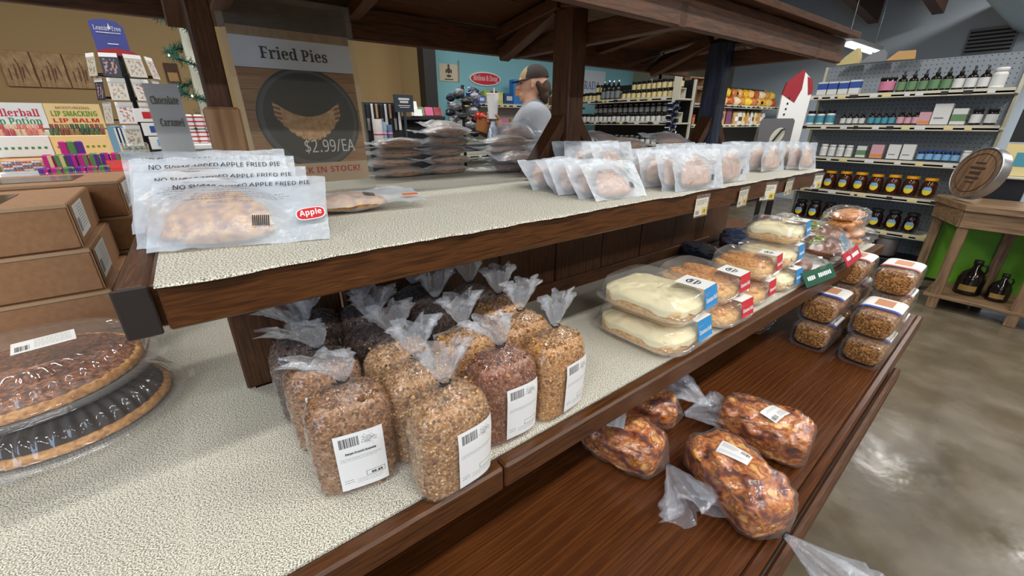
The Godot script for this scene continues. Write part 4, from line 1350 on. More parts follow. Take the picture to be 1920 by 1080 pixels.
func loaf(label: String, at: Vector3, turn: float, sd: float, s: Vector3, tail: Vector3, tag: bool, tag_turn := 0.0) -> void:
	# the loaf lies along local x; the gathered end of its bag is at +x
	var o := thing("bread_loaf", label, "bread loaf", at, turn, "loaves in clear bags")
	var shape := func(u: float, v: float, grow: float, rough: float) -> Vector3:
		var f := sin(v * PI)
		var r := pow(f, 0.34)
		var q := rounded(u * TAU, 3.8)
		var x := -cos(v * PI)
		x = signf(x) * pow(absf(x), 0.8) * s.x * 0.5
		var y := q.x
		var top := 1.0 if y > 0 else 0.0
		var lump := nz.get_noise_3d(x * 16.0 + sd, q.x * 1.4, q.y * 1.6 + sd) * 0.3 + nz.get_noise_3d(x * 40.0 + sd, q.x * 3.0, q.y * 3.4) * 0.12
		var k := 1.0 + lump * rough * (0.35 + 0.65 * top)
		return Vector3(x * (1.0 + grow * 0.6), s.y * (0.46 + 0.5 * y * r * k * (1.0 + grow)) + grow * 0.0, s.z * 0.5 * q.y * r * k * (0.92 + 0.08 * y) * (1.0 + grow))
	var b := MB.new()
	b.grid(56, 44, func(u: float, v: float) -> Vector3:
		return shape.call(u, v, 0.0, 1.0), true)
	part(o, "bread", b, M.loaf_crust)
	b = MB.new()
	b.grid(56, 44, func(u: float, v: float) -> Vector3:
		var p: Vector3 = shape.call(u, v, 0.07, 0.5)
		var q := nz.get_noise_3d(p.x * 30.0 + sd, p.y * 22.0, p.z * 30.0) * 0.006 + nz.get_noise_3d(p.x * 14.0, p.y * 60.0 + sd, p.z * 50.0) * 0.004
		var e := smoothstep(0.82, 1.0, v)
		p = p + (p - Vector3(p.x, s.y * 0.46, 0)).normalized() * q * (1.0 - e)
		p.y = maxf(p.y, 0.0008)
		return p.lerp(Vector3(s.x * 0.5 + 0.022, s.y * 0.4, 0) + Vector3(0, p.y - s.y * 0.46, p.z) * (0.12 + 0.03 * sin(u * TAU * 9.0)), e), true)
	part(o, "plastic_bag", b, M.film)
	# twisted tail of the bag
	var c := Vector3(s.x * 0.5 + 0.022, s.y * 0.4, 0)
	var along := tail.normalized()
	var side := along.cross(Vector3.UP).normalized()
	var up := side.cross(along).normalized()
	b = MB.new()
	b.grid(40, 20, func(u: float, v: float) -> Vector3:
		var a := u * TAU
		var w := 0.007 + 0.054 * pow(v, 0.9)
		var k := 1.0 + 0.5 * sin(a * 6.0 + sd) * minf(v * 1.5, 1.0) + nz.get_noise_3d(cos(a) * 2.0 + sd, v * 6.0, sin(a) * 2.0) * 0.5 * v
		return c + along * tail.length() * (v + 0.12 * v * sin(a * 4.0 + sd)) + side * cos(a) * w * k + up * sin(a) * w * 0.5 * k - Vector3(0, 0.02 * v * v, 0), true)
	part(o, "gathered_tail", b, M.film_tail)
	b = MB.new()
	var ring := []
	for i in 11:
		ring.append(c + (side * cos(i * TAU / 10.0) + up * sin(i * TAU / 10.0)) * 0.0085)
	b.tube(ring, 0.0016, 5)
	part(o, "tie", b, M.black)
	if tag:
		b = MB.new()
		var tb := Basis(Vector3.UP, tag_turn)
		b.grid(8, 8, func(u: float, v: float) -> Vector3:
			var p := tb * Vector3((u - 0.5) * 0.066, 0, (0.5 - v) * 0.042) + Vector3(-s.x * 0.08, 0, 0)
			return Vector3(p.x, s.y * 1.03 - p.z * p.z * 5.0 - p.x * p.x * 0.8, p.z), false, Vector3.UP)
		part(o, "label", b, M.loaf_label, "white weigh label with bar code")


func bun_pack(label: String, at: Vector3, turn: float, stripe: Color, sd: float) -> void:
	# grainy rusks in film with a paper band; the visible end is at -x
	var o := thing("rusk_pack", label, "bread pack", at, turn, "wrapped rusk packs on the deck")
	var w := 0.057
	var h := 0.047
	var b := MB.new()
	b.grid(40, 14, func(u: float, v: float) -> Vector3:
		var q := rounded(u * TAU, 3.2)
		var f := 1.0 if v > 0.1 and v < 0.9 else 0.93
		if v < 0.04 or v > 0.96:
			f = 0.0
		var k := 1.0 + nz.get_noise_3d(q.x * 4.0 + sd, v * 16.0, q.y * 4.0) * 0.04
		return Vector3((clampf(v, 0.05, 0.95) - 0.5) * 0.19 + nz.get_noise_2d(q.x * 3.0, q.y * 3.0 + sd) * 0.003, 0.05 + q.x * h * 0.94 * f * k, q.y * w * 0.94 * f * k), true)
	part(o, "rusks", b, M.grain)
	b = MB.new()
	b.grid(44, 20, func(u: float, v: float) -> Vector3:
		var q := rounded(u * TAU, 4.5)
		var e := absf(v - 0.5) * 2.0
		var f := 1.06 - 0.2 * smoothstep(0.88, 1.0, e)
		var k := 1.0 + nz.get_noise_3d(q.x * 5.0 + sd, v * 30.0, q.y * 5.0) * 0.05
		return Vector3((v - 0.5) * 0.225, maxf(0.0006, 0.05 + q.x * h * f * k), q.y * w * f * k), true)
	part(o, "film_wrap", b, M.film)
	b = MB.new()
	b.grid(24, 2, func(u: float, v: float) -> Vector3:
		var q := rounded(-0.5 + u * PI * 1.15 - PI * 0.25 + 0.4, 5.0)
		return Vector3(-0.045 + v * 0.13, 0.05 + q.x * h * 1.09, -q.y * w * 1.09), false, Vector3.UP)
	var bd := part(o, "paper_band", b, mat("band_white", Color8(226, 224, 220), 0.55), "white paper band")
	b = MB.new()
	b.grid(24, 1, func(u: float, v: float) -> Vector3:
		var q := rounded(-0.5 + u * PI * 1.15 - PI * 0.25 + 0.4, 5.0)
		return Vector3(-0.045 + v * 0.017, 0.05 + q.x * h * 1.105, -q.y * w * 1.105), false, Vector3.UP)
	part(bd, "stripe", b, mat("stripe_%s" % stripe.to_html(false), stripe, 0.5))
	b = MB.new()
	b.card(0.07, 0.05, 0.0004, Vector3(0.03, 0.05 + h * 1.105, 0.025), Basis(Vector3.RIGHT, -PI / 2))
	part(bd, "picture", b, mat("band_picture", Color8(196, 140, 104), 0.5), "tan picture printed on the band")


func deck_goods() -> void:
	T.loaf = speckle(0.008, [[0.0, Color8(58, 20, 8)], [0.3, Color8(122, 52, 18)], [0.45, Color8(176, 92, 34)], [0.6, Color8(214, 140, 60)], [0.72, Color8(150, 70, 24)], [0.85, Color8(226, 166, 84)], [1.0, Color8(240, 200, 124)]], FastNoiseLite.TYPE_SIMPLEX, 4, 512, 81)
	grained("loaf_crust", T.loaf, Vector3(3.6, 5, 3.6), 0.22, relief(0.03, FastNoiseLite.TYPE_SIMPLEX, 4, 4.0, 256, 82), 0.5)
	grained("grain", speckle(0.07, [[0.0, Color8(96, 58, 26)], [0.4, Color8(150, 98, 48)], [0.75, Color8(180, 126, 68)], [1.0, Color8(206, 158, 96)]], FastNoiseLite.TYPE_CELLULAR, 1, 256, 83), Vector3(14, 14, 14), 0.8, relief(0.07, FastNoiseLite.TYPE_CELLULAR, 1, 5.0, 256, 83), 0.8)
	var im := paper(160, 100, Color8(238, 238, 238))
	rng.seed = 23
	bars(im, 106, 12, 44, 26)
	small_print(im, 10, 14, 80, 4, 9, Color8(90, 90, 94), 3)
	small_print(im, 10, 70, 130, 2, 9, Color8(120, 120, 124), 2)
	printed("loaf_label", im, 0.45)
	var y := 0.532
	loaf("front bread loaf in a clear bag, tail hanging over the deck edge", Vector3(0.815, y, -0.245), deg_to_rad(-112), 1.0, Vector3(0.225, 0.112, 0.142), Vector3(0.16, 0.02, -0.03), true, 0.5)
	loaf("left bread loaf under the middle rail, bag tail at its right", Vector3(0.715, y, -0.485), deg_to_rad(-78), 7.0, Vector3(0.205, 0.105, 0.13), Vector3(0.09, 0.005, 0.075), true, 1.9)
	loaf("rear bread loaf half hidden under the middle shelf", Vector3(0.875, y, -0.53), deg_to_rad(-52), 13.0, Vector3(0.17, 0.095, 0.12), Vector3(0.11, 0.03, -0.03), false)
	loaf("right bread loaf with a slanted white label", Vector3(1.045, y, -0.285), deg_to_rad(100), 19.0, Vector3(0.21, 0.108, 0.138), Vector3(0.13, 0.07, -0.02), true, 1.3)
	# wrapped packs at the far end of the deck
	var blue := Color8(62, 76, 168)
	var red := Color8(206, 96, 96)
	var k := 0
	for q in [[1.80, -0.405, 0.0, blue, "lower left pack in the wrapped rusk stack, blue stripe"], [1.81, -0.408, 0.102, blue, "upper left pack in the wrapped rusk stack, blue stripe"],
		[1.81, -0.25, 0.0, blue, "lower right pack at the deck edge, blue stripe"], [1.82, -0.25, 0.102, blue, "middle right pack at the deck edge, blue stripe"], 
		[2.06, -0.40, 0.0, red, "lower pack in the far left rusk stack"], [2.05, -0.405, 0.102, red, "middle pack in the far left rusk stack"], [2.03, -0.41, 0.204, red, "topmost pack with a red stripe, far left rusk stack"],
		[2.05, -0.262, 0.0, red, "lower pack in the far right rusk stack"], [2.05, -0.265, 0.102, red, "second pack in the far right rusk stack"], [2.03, -0.268, 0.204, red, "topmost pack with a red stripe, far right rusk stack"]]:
		bun_pack(q[4], Vector3(q[0], y + q[2], q[1]), 0.03, q[3], k * 3.1)
		k += 1
	var o := thing("brown_bread_pack", "wrapped brown bread pack lying under the middle shelf", "bread pack", Vector3(1.72, y, -0.60), 0.1)
	var b := MB.new()
	b.grid(30, 14, func(u: float, v: float) -> Vector3:
		var q := rounded(u * TAU, 3.0)
		var f := pow(sin(clampf(v, 0.0, 1.0) * PI), 0.3)
		return Vector3((v - 0.5) * 0.19, 0.043 + q.x * 0.038 * f, q.y * 0.05 * f), true)
	part(o, "bread", b, M.grain)
	b = MB.new()
	b.grid(24, 2, func(u: float, v: float) -> Vector3:
		var q := rounded(u * TAU, 3.0)
		return Vector3(-0.04 + v * 0.08, 0.043 + q.x * 0.0405, q.y * 0.053), true)
	part(o, "band", b, mat("violet_band", Color8(92, 84, 140), 0.5), "violet printed band")
	film_bag(o, Vector3(0.22, 0.088, 0.12), 6.6, M.film)


# ---- the shop beyond the cart ----

var stock_kinds := {}


func turned(prof: Array, seg := 14) -> ArrayMesh:
	var b := MB.new()
	b.lathe(prof, seg)
	return b.mesh()


func boxy(s: Vector3, at: Vector3, bev := 0.002) -> ArrayMesh:
	var b := MB.new()
	b.box(at, s, bev)
	return b.mesh()


func kind(called: String, parts: Array) -> void:
	stock_kinds[called] = parts


func make_kinds() -> void:
	mat("dark_glass", Color8(26, 18, 14), 0.12)
	mat("cobalt_glass", Color8(16, 26, 52), 0.12)
	mat("label_white", Color8(206, 206, 204), 0.6)
	mat("label_cream", Color8(214, 196, 140), 0.6)
	mat("label_yellow", Color8(226, 204, 48), 0.55)
	mat("label_sky", Color8(120, 168, 206), 0.55)
	mat("label_green", Color8(96, 130, 90), 0.6)
	mat("label_pink", Color8(196, 118, 146), 0.6)
	mat("label_rose", Color8(196, 150, 160), 0.6)
	mat("deep_blue", Color8(34, 72, 150), 0.5)
	mat("honey", Color8(66, 26, 10), 0.15)
	mat("yellow_cap", Color8(226, 158, 30), 0.4)
	mat("jam", Color8(34, 14, 18), 0.15)
	mat("grey_tub", Color8(96, 88, 88), 0.5)
	mat("tan_card", Color8(190, 150, 96), 0.7)
	mat("orange_card", Color8(206, 130, 60), 0.6)
	mat("purple_card", Color8(122, 66, 96), 0.6)
	mat("teal_label", Color8(70, 140, 160), 0.6)
	mat("grey_plastic", Color8(120, 124, 128), 0.5)
	var bulb := turned([Vector2(0, 0.112), Vector2(0.014, 0.112), Vector2(0.015, 0.13), Vector2(0.0075, 0.134), Vector2(0.0085, 0.15), Vector2(0.005, 0.162), Vector2(0, 0.164)])
	var flask := turned([Vector2(0, 0), Vector2(0.03, 0), Vector2(0.032, 0.004), Vector2(0.032, 0.085), Vector2(0.026, 0.1), Vector2(0.014, 0.108), Vector2(0.014, 0.113), Vector2(0, 0.113)])
	var band := turned([Vector2(0.0325, 0.012), Vector2(0.0328, 0.014), Vector2(0.0328, 0.076), Vector2(0.0325, 0.078)])
	for q in [["dropper_white", "label_white"], ["dropper_green", "label_green"], ["dropper_rose", "label_rose"], ["dropper_teal", "teal_label"]]:
		kind(q[0], [["bottle", flask, "dark_glass"], ["label", band, q[1]], ["dropper_cap", bulb, "black"]])
	var pill := turned([Vector2(0, 0), Vector2(0.034, 0), Vector2(0.036, 0.004), Vector2(0.036, 0.088), Vector2(0.03, 0.096), Vector2(0.03, 0.1), Vector2(0, 0.1)])
	var pcap := turned([Vector2(0, 0.1), Vector2(0.033, 0.1), Vector2(0.033, 0.122), Vector2(0.03, 0.125), Vector2(0, 0.125)])
	var pband := turned([Vector2(0.0364, 0.014), Vector2(0.0366, 0.016), Vector2(0.0366, 0.08), Vector2(0.0364, 0.082)])
	kind("white_jar", [["jar", pill, "white"], ["label", pband, "teal_label"], ["lid", pcap, "white"]])
	kind("white_bottle", [["bottle", pill, "white"], ["label", pband, "label_white"], ["lid", pcap, "white"]])
	kind("dark_bottle", [["bottle", pill, "dark_glass"], ["label", pband, "label_white"], ["lid", pcap, "black"]])
	kind("dark_silver", [["bottle", pill, "dark_glass"], ["label", pband, "label_white"], ["lid", pcap, "steel"]])
	kind("yellow_bottle", [["bottle", pill, "dark_glass"], ["label", pband, "label_cream"], ["lid", pcap, "black"]])
	kind("blue_bottle", [["bottle", pill, "cobalt_glass"], ["label", pband, "label_sky"], ["lid", pcap, "deep_blue"]])
	kind("blue_lid_jar", [["jar", pill, "white"], ["label", pband, "teal_label"], ["lid", pcap, "black"]])
	var tall := turned([Vector2(0, 0), Vector2(0.034, 0), Vector2(0.036, 0.005), Vector2(0.036, 0.13), Vector2(0.03, 0.16), Vector2(0.013, 0.19), Vector2(0.013, 0.225), Vector2(0, 0.225)])
	kind("tall_bottle", [["bottle", tall, "dark_glass"], ["label", turned([Vector2(0.0364, 0.03), Vector2(0.0366, 0.032), Vector2(0.0366, 0.11), Vector2(0.0364, 0.112)]), "grey_plastic"], ["cap", turned([Vector2(0, 0.205), Vector2(0.0145, 0.205), Vector2(0.0145, 0.235), Vector2(0, 0.236)]), "chrome"]])
	var hj := turned([Vector2(0, 0), Vector2(0.05, 0), Vector2(0.055, 0.006), Vector2(0.057, 0.08), Vector2(0.052, 0.125), Vector2(0.036, 0.145), Vector2(0.036, 0.15), Vector2(0, 0.15)], 18)
	var hc := turned([Vector2(0, 0.15), Vector2(0.045, 0.15), Vector2(0.048, 0.153), Vector2(0.048, 0.172), Vector2(0.044, 0.176), Vector2(0, 0.176)], 18)
	var ol := MB.new()
	for h in [0, 1]:
		ol = MB.new()
		var r0 := 0.0575
		ol.grid(12, 4, func(u: float, v: float) -> Vector3:
			var y := (0.026 + v * 0.041) if h == 0 else (0.067 + v * 0.031)
			var w := 0.6 * sqrt(maxf(0.02, 1.0 - pow((y - 0.064) / 0.04, 2)))
			var a := (u - 0.5) * 2.0 * w
			return Vector3(sin(a) * r0, y, cos(a) * r0), false, Vector3(0, 0, 1))
		T["oval_%d" % h] = ol.mesh()
	kind("honey_jar", [["jar", hj, "honey"], ["lid", hc, "yellow_cap"], ["label", T.oval_0, "label_yellow"], ["label_top", T.oval_1, "label_sky"]])
	kind("jam_jar", [["jar", hj, "jam"], ["lid", hc, "black"], ["label", T.oval_0, "label_yellow"], ["label_top", T.oval_1, "label_sky"]])
	kind("tub", [["tub", turned([Vector2(0, 0), Vector2(0.09, 0), Vector2(0.095, 0.02), Vector2(0.1, 0.2), Vector2(0, 0.2)], 20), "grey_tub"], ["lid", turned([Vector2(0, 0.2), Vector2(0.104, 0.2), Vector2(0.104, 0.225), Vector2(0.09, 0.232), Vector2(0, 0.232)], 20), "grey_plastic"]])
	kind("small_jar", [["jar", turned([Vector2(0, 0), Vector2(0.05, 0), Vector2(0.052, 0.05), Vector2(0.045, 0.055), Vector2(0, 0.055)]), "dark_glass"], ["lid", turned([Vector2(0, 0.055), Vector2(0.052, 0.055), Vector2(0.052, 0.07), Vector2(0, 0.072)]), "white"]])
	kind("blue_carton", [["carton", boxy(Vector3(0.08, 0.115, 0.06), Vector3(0, 0.0575, 0)), "label_white"], ["blue_panel", boxy(Vector3(0.081, 0.055, 0.061), Vector3(0, 0.075, 0), 0.001), "deep_blue"]])
	kind("white_carton", [["carton", boxy(Vector3(0.11, 0.16, 0.06), Vector3(0, 0.08, 0)), "label_white"], ["print", boxy(Vector3(0.06, 0.012, 0.061), Vector3(-0.01, 0.05, 0), 0.0005), "grey_plastic"]])
	kind("green_carton", [["carton", boxy(Vector3(0.1, 0.14, 0.06), Vector3(0, 0.07, 0)), "label_white"], ["panel", boxy(Vector3(0.101, 0.06, 0.061), Vector3(0, 0.06, 0), 0.0005), "label_green"]])
	kind("pink_tub", [["tub", turned([Vector2(0, 0), Vector2(0.055, 0), Vector2(0.056, 0.1), Vector2(0, 0.1)], 18), "dark_glass"], ["label", turned([Vector2(0.0565, 0.015), Vector2(0.057, 0.017), Vector2(0.057, 0.085), Vector2(0.0565, 0.087)], 18), "label_pink"], ["lid", turned([Vector2(0, 0.1), Vector2(0.058, 0.1), Vector2(0.058, 0.118), Vector2(0, 0.12)], 18), "black"]])
	kind("rose_carton", [["carton", boxy(Vector3(0.1, 0.13, 0.06), Vector3(0, 0.065, 0)), "label_rose"], ["panel", boxy(Vector3(0.101, 0.03, 0.061), Vector3(0, 0.025, 0), 0.0005), "orange_card"]])
	kind("spice_jar", [["jar", turned([Vector2(0, 0), Vector2(0.026, 0), Vector2(0.026, 0.09), Vector2(0, 0.09)]), "orange_card"], ["lid", turned([Vector2(0, 0.09), Vector2(0.027, 0.09), Vector2(0.027, 0.115), Vector2(0, 0.115)]), "red_ink"]])
	kind("cracker_box", [["carton", boxy(Vector3(0.16, 0.25, 0.07), Vector3(0, 0.125, 0)), "orange_card"], ["emblem", turned([Vector2(0, 0), Vector2(0.045, 0), Vector2(0.045, 0.001), Vector2(0, 0.001)]), "purple_card"]])


func stock(kind_name: String, called: String, label: String, category: String, at: Vector3, turn: float, k := 1.0, group := "") -> Node3D:
	var o := thing(called, label, category, at, turn, group)
	for p in stock_kinds[kind_name]:
		var m := part(o, p[0], p[1], M[p[2]])
		m.scale = Vector3(k, k, k)
		if p[0] == "emblem":
			m.rotation.x = PI / 2
			m.position = Vector3(0, 0.13, 0.035) * k
	return o


func gondola(label: String, corner: Vector3, turn: float, wide: float, deep: float, lips: Array, high: float, back: Material) -> Node3D:
	# shelving unit: local x runs along the front, +z is toward the shopper, the origin is the front left foot
	var o := thing("store_shelf", label, "shelf unit", corner, turn, "store shelving")
	var b := MB.new()
	b.box(Vector3(wide / 2, high / 2, -deep - 0.01), Vector3(wide, high, 0.02), 0.003)
	part(o, "back_panel", b, back)
	for x in [0.012, wide - 0.012]:
		b = MB.new()
		b.box(Vector3(x, high / 2, -deep + 0.012), Vector3(0.025, high, 0.03), 0.003)
		part(o, "upright", b, M.shelf_metal)
	b = MB.new()
	b.box(Vector3(wide / 2, 0.06, -deep / 2), Vector3(wide, 0.12, deep), 0.004)
	part(o, "base", b, M.dark_metal)
	for y in lips:
		b = MB.new()
		b.box(Vector3(wide / 2, y - 0.03, -deep / 2), Vector3(wide, 0.018, deep), 0.002)
		b.box(Vector3(wide / 2, y - 0.025, -0.004), Vector3(wide, 0.045, 0.008), 0.002)
		var s := part(o, "shelf", b, M.shelf_metal)
		var x := 0.05
		while x < wide - 0.08:
			var w := rng.randf_range(0.03, 0.07)
			b = MB.new()
			b.box(Vector3(x, y - 0.025, 0.0012), Vector3(w, 0.028, 0.003), 0.0005)
			part(s, "shelf_tag", b, [M.black, M.label_white, M.label_cream][rng.randi() % 3])
			x += w + rng.randf_range(0.03, 0.14)
	return o


func row(items: Array, place: Callable, y: float, shelf_name: String, group: String) -> void:
	# items of [kind, name, words, category, from, step, count, size]
	for q in items:
		for i in q[6]:
			var at: Vector3 = place.call(q[4] + q[5] * i)
			at.y = y
			stock(q[0], q[1], "%s %s from left on %s" % [nth(i), q[2], shelf_name] if q[6] > 1 else "%s on %s" % [q[2], shelf_name], q[3], at, place.call(-1.0).x, q[7] * rng.randf_range(0.96, 1.03), group)


func right_side() -> void:
	var im := paper(64, 64, Color8(132, 140, 148))
	oval(im, 32, 32, 8, 8, Color8(48, 52, 58))
	var peg := mat("pegboard", Color.WHITE, 0.6)
	peg.albedo_texture = ImageTexture.create_from_image(im)
	peg.uv1_triplanar = true
	peg.uv1_scale = Vector3(28, 28, 28)
	var lips := [1.578, 1.308, 1.012, 0.70, 0.38]
	gondola("pegboard shelf unit full of supplement bottles at the right", Vector3(5.1, 0, -1.83), -PI / 2, 1.4, 0.36, lips, 1.85, peg)
	var g := "goods on the right shelf unit"
	var back := func(t: float) -> Vector3:
		# t is metres along the shelf from its left end; -1 asks for the turn
		return Vector3(-PI / 2, 0, 0) if t == -1.0 else Vector3(5.2, 0, -1.83 + t)
	var s1 := "top supplement shelf"
	row([["blue_carton", "supplement_carton", "blue white carton", "carton", 0.10, 0.088, 4, 1.0], ["pink_tub", "supplement_tub", "pink labelled tub", "tub", 0.60, 0.1, 1, 1.0], ["dropper_green", "dropper_bottle", "dropper bottle", "bottle", 0.70, 0.072, 5, 1.05],
		["dropper_white", "dropper_bottle", "pale labelled dropper bottle", "bottle", 1.06, 0.072, 3, 1.05], ["white_bottle", "pill_bottle", "white bottle", "bottle", 1.28, 0.075, 1, 1.2]], back, 1.58, s1, g)
	row([["blue_lid_jar", "cream_jar", "black lidded white jar", "jar", 0.06, 0.085, 3, 1.0], ["dropper_white", "dropper_bottle", "small dropper bottle", "bottle", 0.34, 0.05, 4, 0.72], ["dropper_teal", "dropper_bottle", "teal labelled dropper bottle", "bottle", 0.56, 0.05, 4, 0.78],
		["dropper_rose", "dropper_bottle", "rose labelled dropper bottle", "bottle", 0.77, 0.052, 3, 0.8], ["rose_carton", "supplement_carton", "rose carton", "carton", 0.93, 0.1, 1, 0.8], ["white_carton", "supplement_carton", "large white carton", "carton", 1.03, 0.1, 1, 1.0],
		["green_carton", "supplement_carton", "green white carton", "carton", 1.14, 0.1, 1, 0.9], ["dark_bottle", "pill_bottle", "dark bottle", "bottle", 1.24, 0.085, 2, 1.0]], back, 1.31, "second supplement shelf", g)
	row([["dropper_white", "dropper_bottle", "dropper bottle", "bottle", 0.10, 0.06, 2, 0.7], ["white_bottle", "pill_bottle", "white bottle", "bottle", 0.25, 0.07, 4, 0.85], ["green_carton", "supplement_carton", "green carton", "carton", 0.56, 0.1, 1, 0.75], ["rose_carton", "supplement_carton", "rose carton", "carton", 0.68, 0.1, 1, 0.9],
		["white_carton", "supplement_carton", "white carton", "carton", 0.80, 0.1, 2, 0.8], ["white_bottle", "pill_bottle", "stubby white bottle", "bottle", 1.27, 0.06, 2, 0.75], ["blue_bottle", "pill_bottle", "small blue bottle", "bottle", 0.99, 0.055, 5, 0.7]], back, 1.014, "third supplement shelf", g)
	row([["honey_jar", "honey_jar", "yellow capped honey jar", "jar", 0.12, 0.125, 9, 0.98]], back, 0.702, "the honey shelf", g)
	row([["jam_jar", "jam_jar", "black capped dark jar", "jar", 0.18, 0.13, 8, 1.0]], back, 0.382, "the shelf under the honey", g)
	row([["small_jar", "small_jar", "white lidded small jar", "jar", 0.72, 0.12, 2, 1.0], ["tub", "grey_tub", "large grey tub", "tub", 0.98, 0.1, 1, 0.84]], back, 0.13, "the bottom shelf below the jars", g)
	# folded paper sacks on top of the unit
	for i in 3:
		var o := thing("paper_sack", "%s crumpled paper sack from left on top of the shelf unit" % nth(i), "paper bag", Vector3(5.3, 1.85, -1.62 + i * 0.2), -PI / 2 + 0.3 * i - 0.3, "paper sacks on the shelf unit")
		var b := MB.new()
		b.prism(PackedVector2Array([Vector2(-0.1, 0), Vector2(0.1, 0), Vector2(0.09, 0.07), Vector2(0.06, 0.13 - 0.03 * i), Vector2(-0.03, 0.07)]), 0.05)
		part(o, "sack", b, [M.label_cream, M.grey_plastic, M.tan_card][i])
	# wooden table with its cask sign and jugs
	var o := thing("wooden_table", "light brown wooden table with corner cut off, green backing", "table", Vector3(4.3, 0, 0))
	var wy: Material = grained("table_wood_y", speckle(0.012, [[0.0, Color8(92, 70, 50)], [0.5, Color8(126, 98, 70)], [1.0, Color8(146, 118, 88)]], FastNoiseLite.TYPE_SIMPLEX, 4, 256, 91), Vector3(8, 0.9, 8), 0.6, null, 0.3, true)
	var wz: Material = grained("table_wood_z", M.table_wood_y.albedo_texture, Vector3(8, 8, 0.9), 0.6, null, 0.3, true)
	var b := MB.new()
	b.prism(PackedVector2Array([Vector2(-0.03, 0.36), Vector2(-0.03, -0.55), Vector2(0.48, -0.55), Vector2(0.48, 0.58), Vector2(0.36, 0.58)]), 0.04, Basis(Vector3(1, 0, 0), Vector3(0, 0, -1), Vector3(0, 1, 0)), Vector3(0, 0.79, 0))
	part(o, "table_top", b, wz)
	b = MB.new()
	b.box(Vector3(0.0, 0.69, 0.1), Vector3(0.025, 0.12, 0.92), 0.003)
	part(o, "apron", b, wz)
	b = MB.new()
	b.bar(Vector3(0.0, 0.69, -0.36), Vector3(0.4, 0.69, -0.56), 0.025, 0.12, 0.003)
	part(o, "apron", b, wz)
	for q in [Vector2(0.03, -0.335), Vector2(0.03, 0.07), Vector2(0.43, -0.52), Vector2(0.43, 0.45), Vector2(0.43, -0.12)]:
		b = MB.new()
		b.box(Vector3(q.x, 0.375, q.y), Vector3(0.055, 0.75, 0.06), 0.004)
		part(o, "leg", b, wy)
	b = MB.new()
	b.box(Vector3(0.23, 0.1, 0.05), Vector3(0.46, 0.025, 0.9), 0.003)
	part(o, "lower_shelf", b, wz)
	b = MB.new()
	b.box(Vector3(0.465, 0.4, 0.0), Vector3(0.012, 0.58, 1.0), 0.002)
	part(o, "green_backing", b, mat("lime_panel", Color8(92, 152, 22), 0.6), "bright green backing board")
	b = MB.new()
	b.box(Vector3(0.1, 0.845, 0.05), Vector3(0.03, 0.11, 0.03), 0.003)
	b.box(Vector3(0.1, 0.895, 0.3), Vector3(0.03, 0.025, 0.56), 0.003)
	b.box(Vector3(0.1, 0.81, 0.3), Vector3(0.03, 0.02, 0.56), 0.003)
	part(o, "railing", b, wz)
	for i in 2:
		o = thing("glass_jug", ["large dark glass jug with handle on the table's lower shelf", "smaller dark glass bottle beside the large jug"][i], "jug", Vector3([4.52, 4.5][i], 0.1125, [-0.2, -0.045][i]), -PI / 2, "jugs under the table")
		var k: float = [1.0, 0.78][i]
		b = MB.new()
		b.lathe([Vector2(0, 0), Vector2(0.07 * k, 0), Vector2(0.076 * k, 0.01), Vector2(0.076 * k, 0.12 * k), Vector2(0.06 * k, 0.165 * k), Vector2(0.024 * k, 0.2 * k), Vector2(0.022 * k, 0.235 * k), Vector2(0, 0.235 * k)], 22)
		part(o, "glass", b, M.dark_glass)
		b = MB.new()
		b.lathe([Vector2(0, 0.235 * k), Vector2(0.026 * k, 0.235 * k), Vector2(0.026 * k, 0.262 * k), Vector2(0, 0.264 * k)], 16)
		part(o, "cap", b, M.black)
		b = MB.new()
		b.tube([Vector3(0.022 * k, 0.23 * k, 0), Vector3(0.05 * k, 0.225 * k, 0), Vector3(0.058 * k, 0.2 * k, 0), Vector3(0.054 * k, 0.172 * k, 0)], 0.007 * k, 7)
		part(o, "handle", b, M.dark_glass)
		b = MB.new()
		b.grid(10, 2, func(u: float, v: float) -> Vector3:
			var a := (u - 0.5) * 1.3
			return Vector3(sin(a) * 0.0765 * k, (0.035 + v * 0.045) * k, cos(a) * 0.0765 * k), false, Vector3(0, 0, 1))
		part(o, "label", b, mat("gold_label", Color8(150, 118, 62), 0.5))
	o = thing("cask_sign", "round wooden cask head sign with steel hoop, standing on the table", "sign", Vector3(4.5, 0.785, -0.385), -PI / 2 - 0.8)
	b = MB.new()
	var ti := Basis(Vector3.RIGHT, PI / 2 - 0.22)
	b.lathe([Vector2(0, 0.0), Vector2(0.16, 0.0), Vector2(0.166, 0.004), Vector2(0.166, 0.03), Vector2(0, 0.03)], 40)
	var cask := part(o, "cask_head", b, grained("cask_wood", speckle(0.014, [[0.0, Color8(88, 62, 42)], [0.5, Color8(116, 86, 60)], [1.0, Color8(138, 106, 78)]], FastNoiseLite.TYPE_SIMPLEX, 4, 256, 93), Vector3(9, 9, 1), 0.65))
	cask.transform = Transform3D(ti, Vector3(0, 0.2, 0))
	b = MB.new()
	b.lathe([Vector2(0.167, -0.03), Vector2(0.178, -0.03), Vector2(0.18, -0.026), Vector2(0.18, 0.03), Vector2(0.176, 0.034), Vector2(0.167, 0.034), Vector2(0.167, -0.03)], 40)
	var hoop := part(o, "hoop", b, M.steel)
	hoop.transform = Transform3D(ti, Vector3(0, 0.2, 0))
	b = MB.new()
	var ring := []
	for i in 33:
		ring.append(Vector3(cos(i * TAU / 32) * 0.135, 0.031, sin(i * TAU / 32) * 0.135))
	b.tube(ring, 0.003, 5)
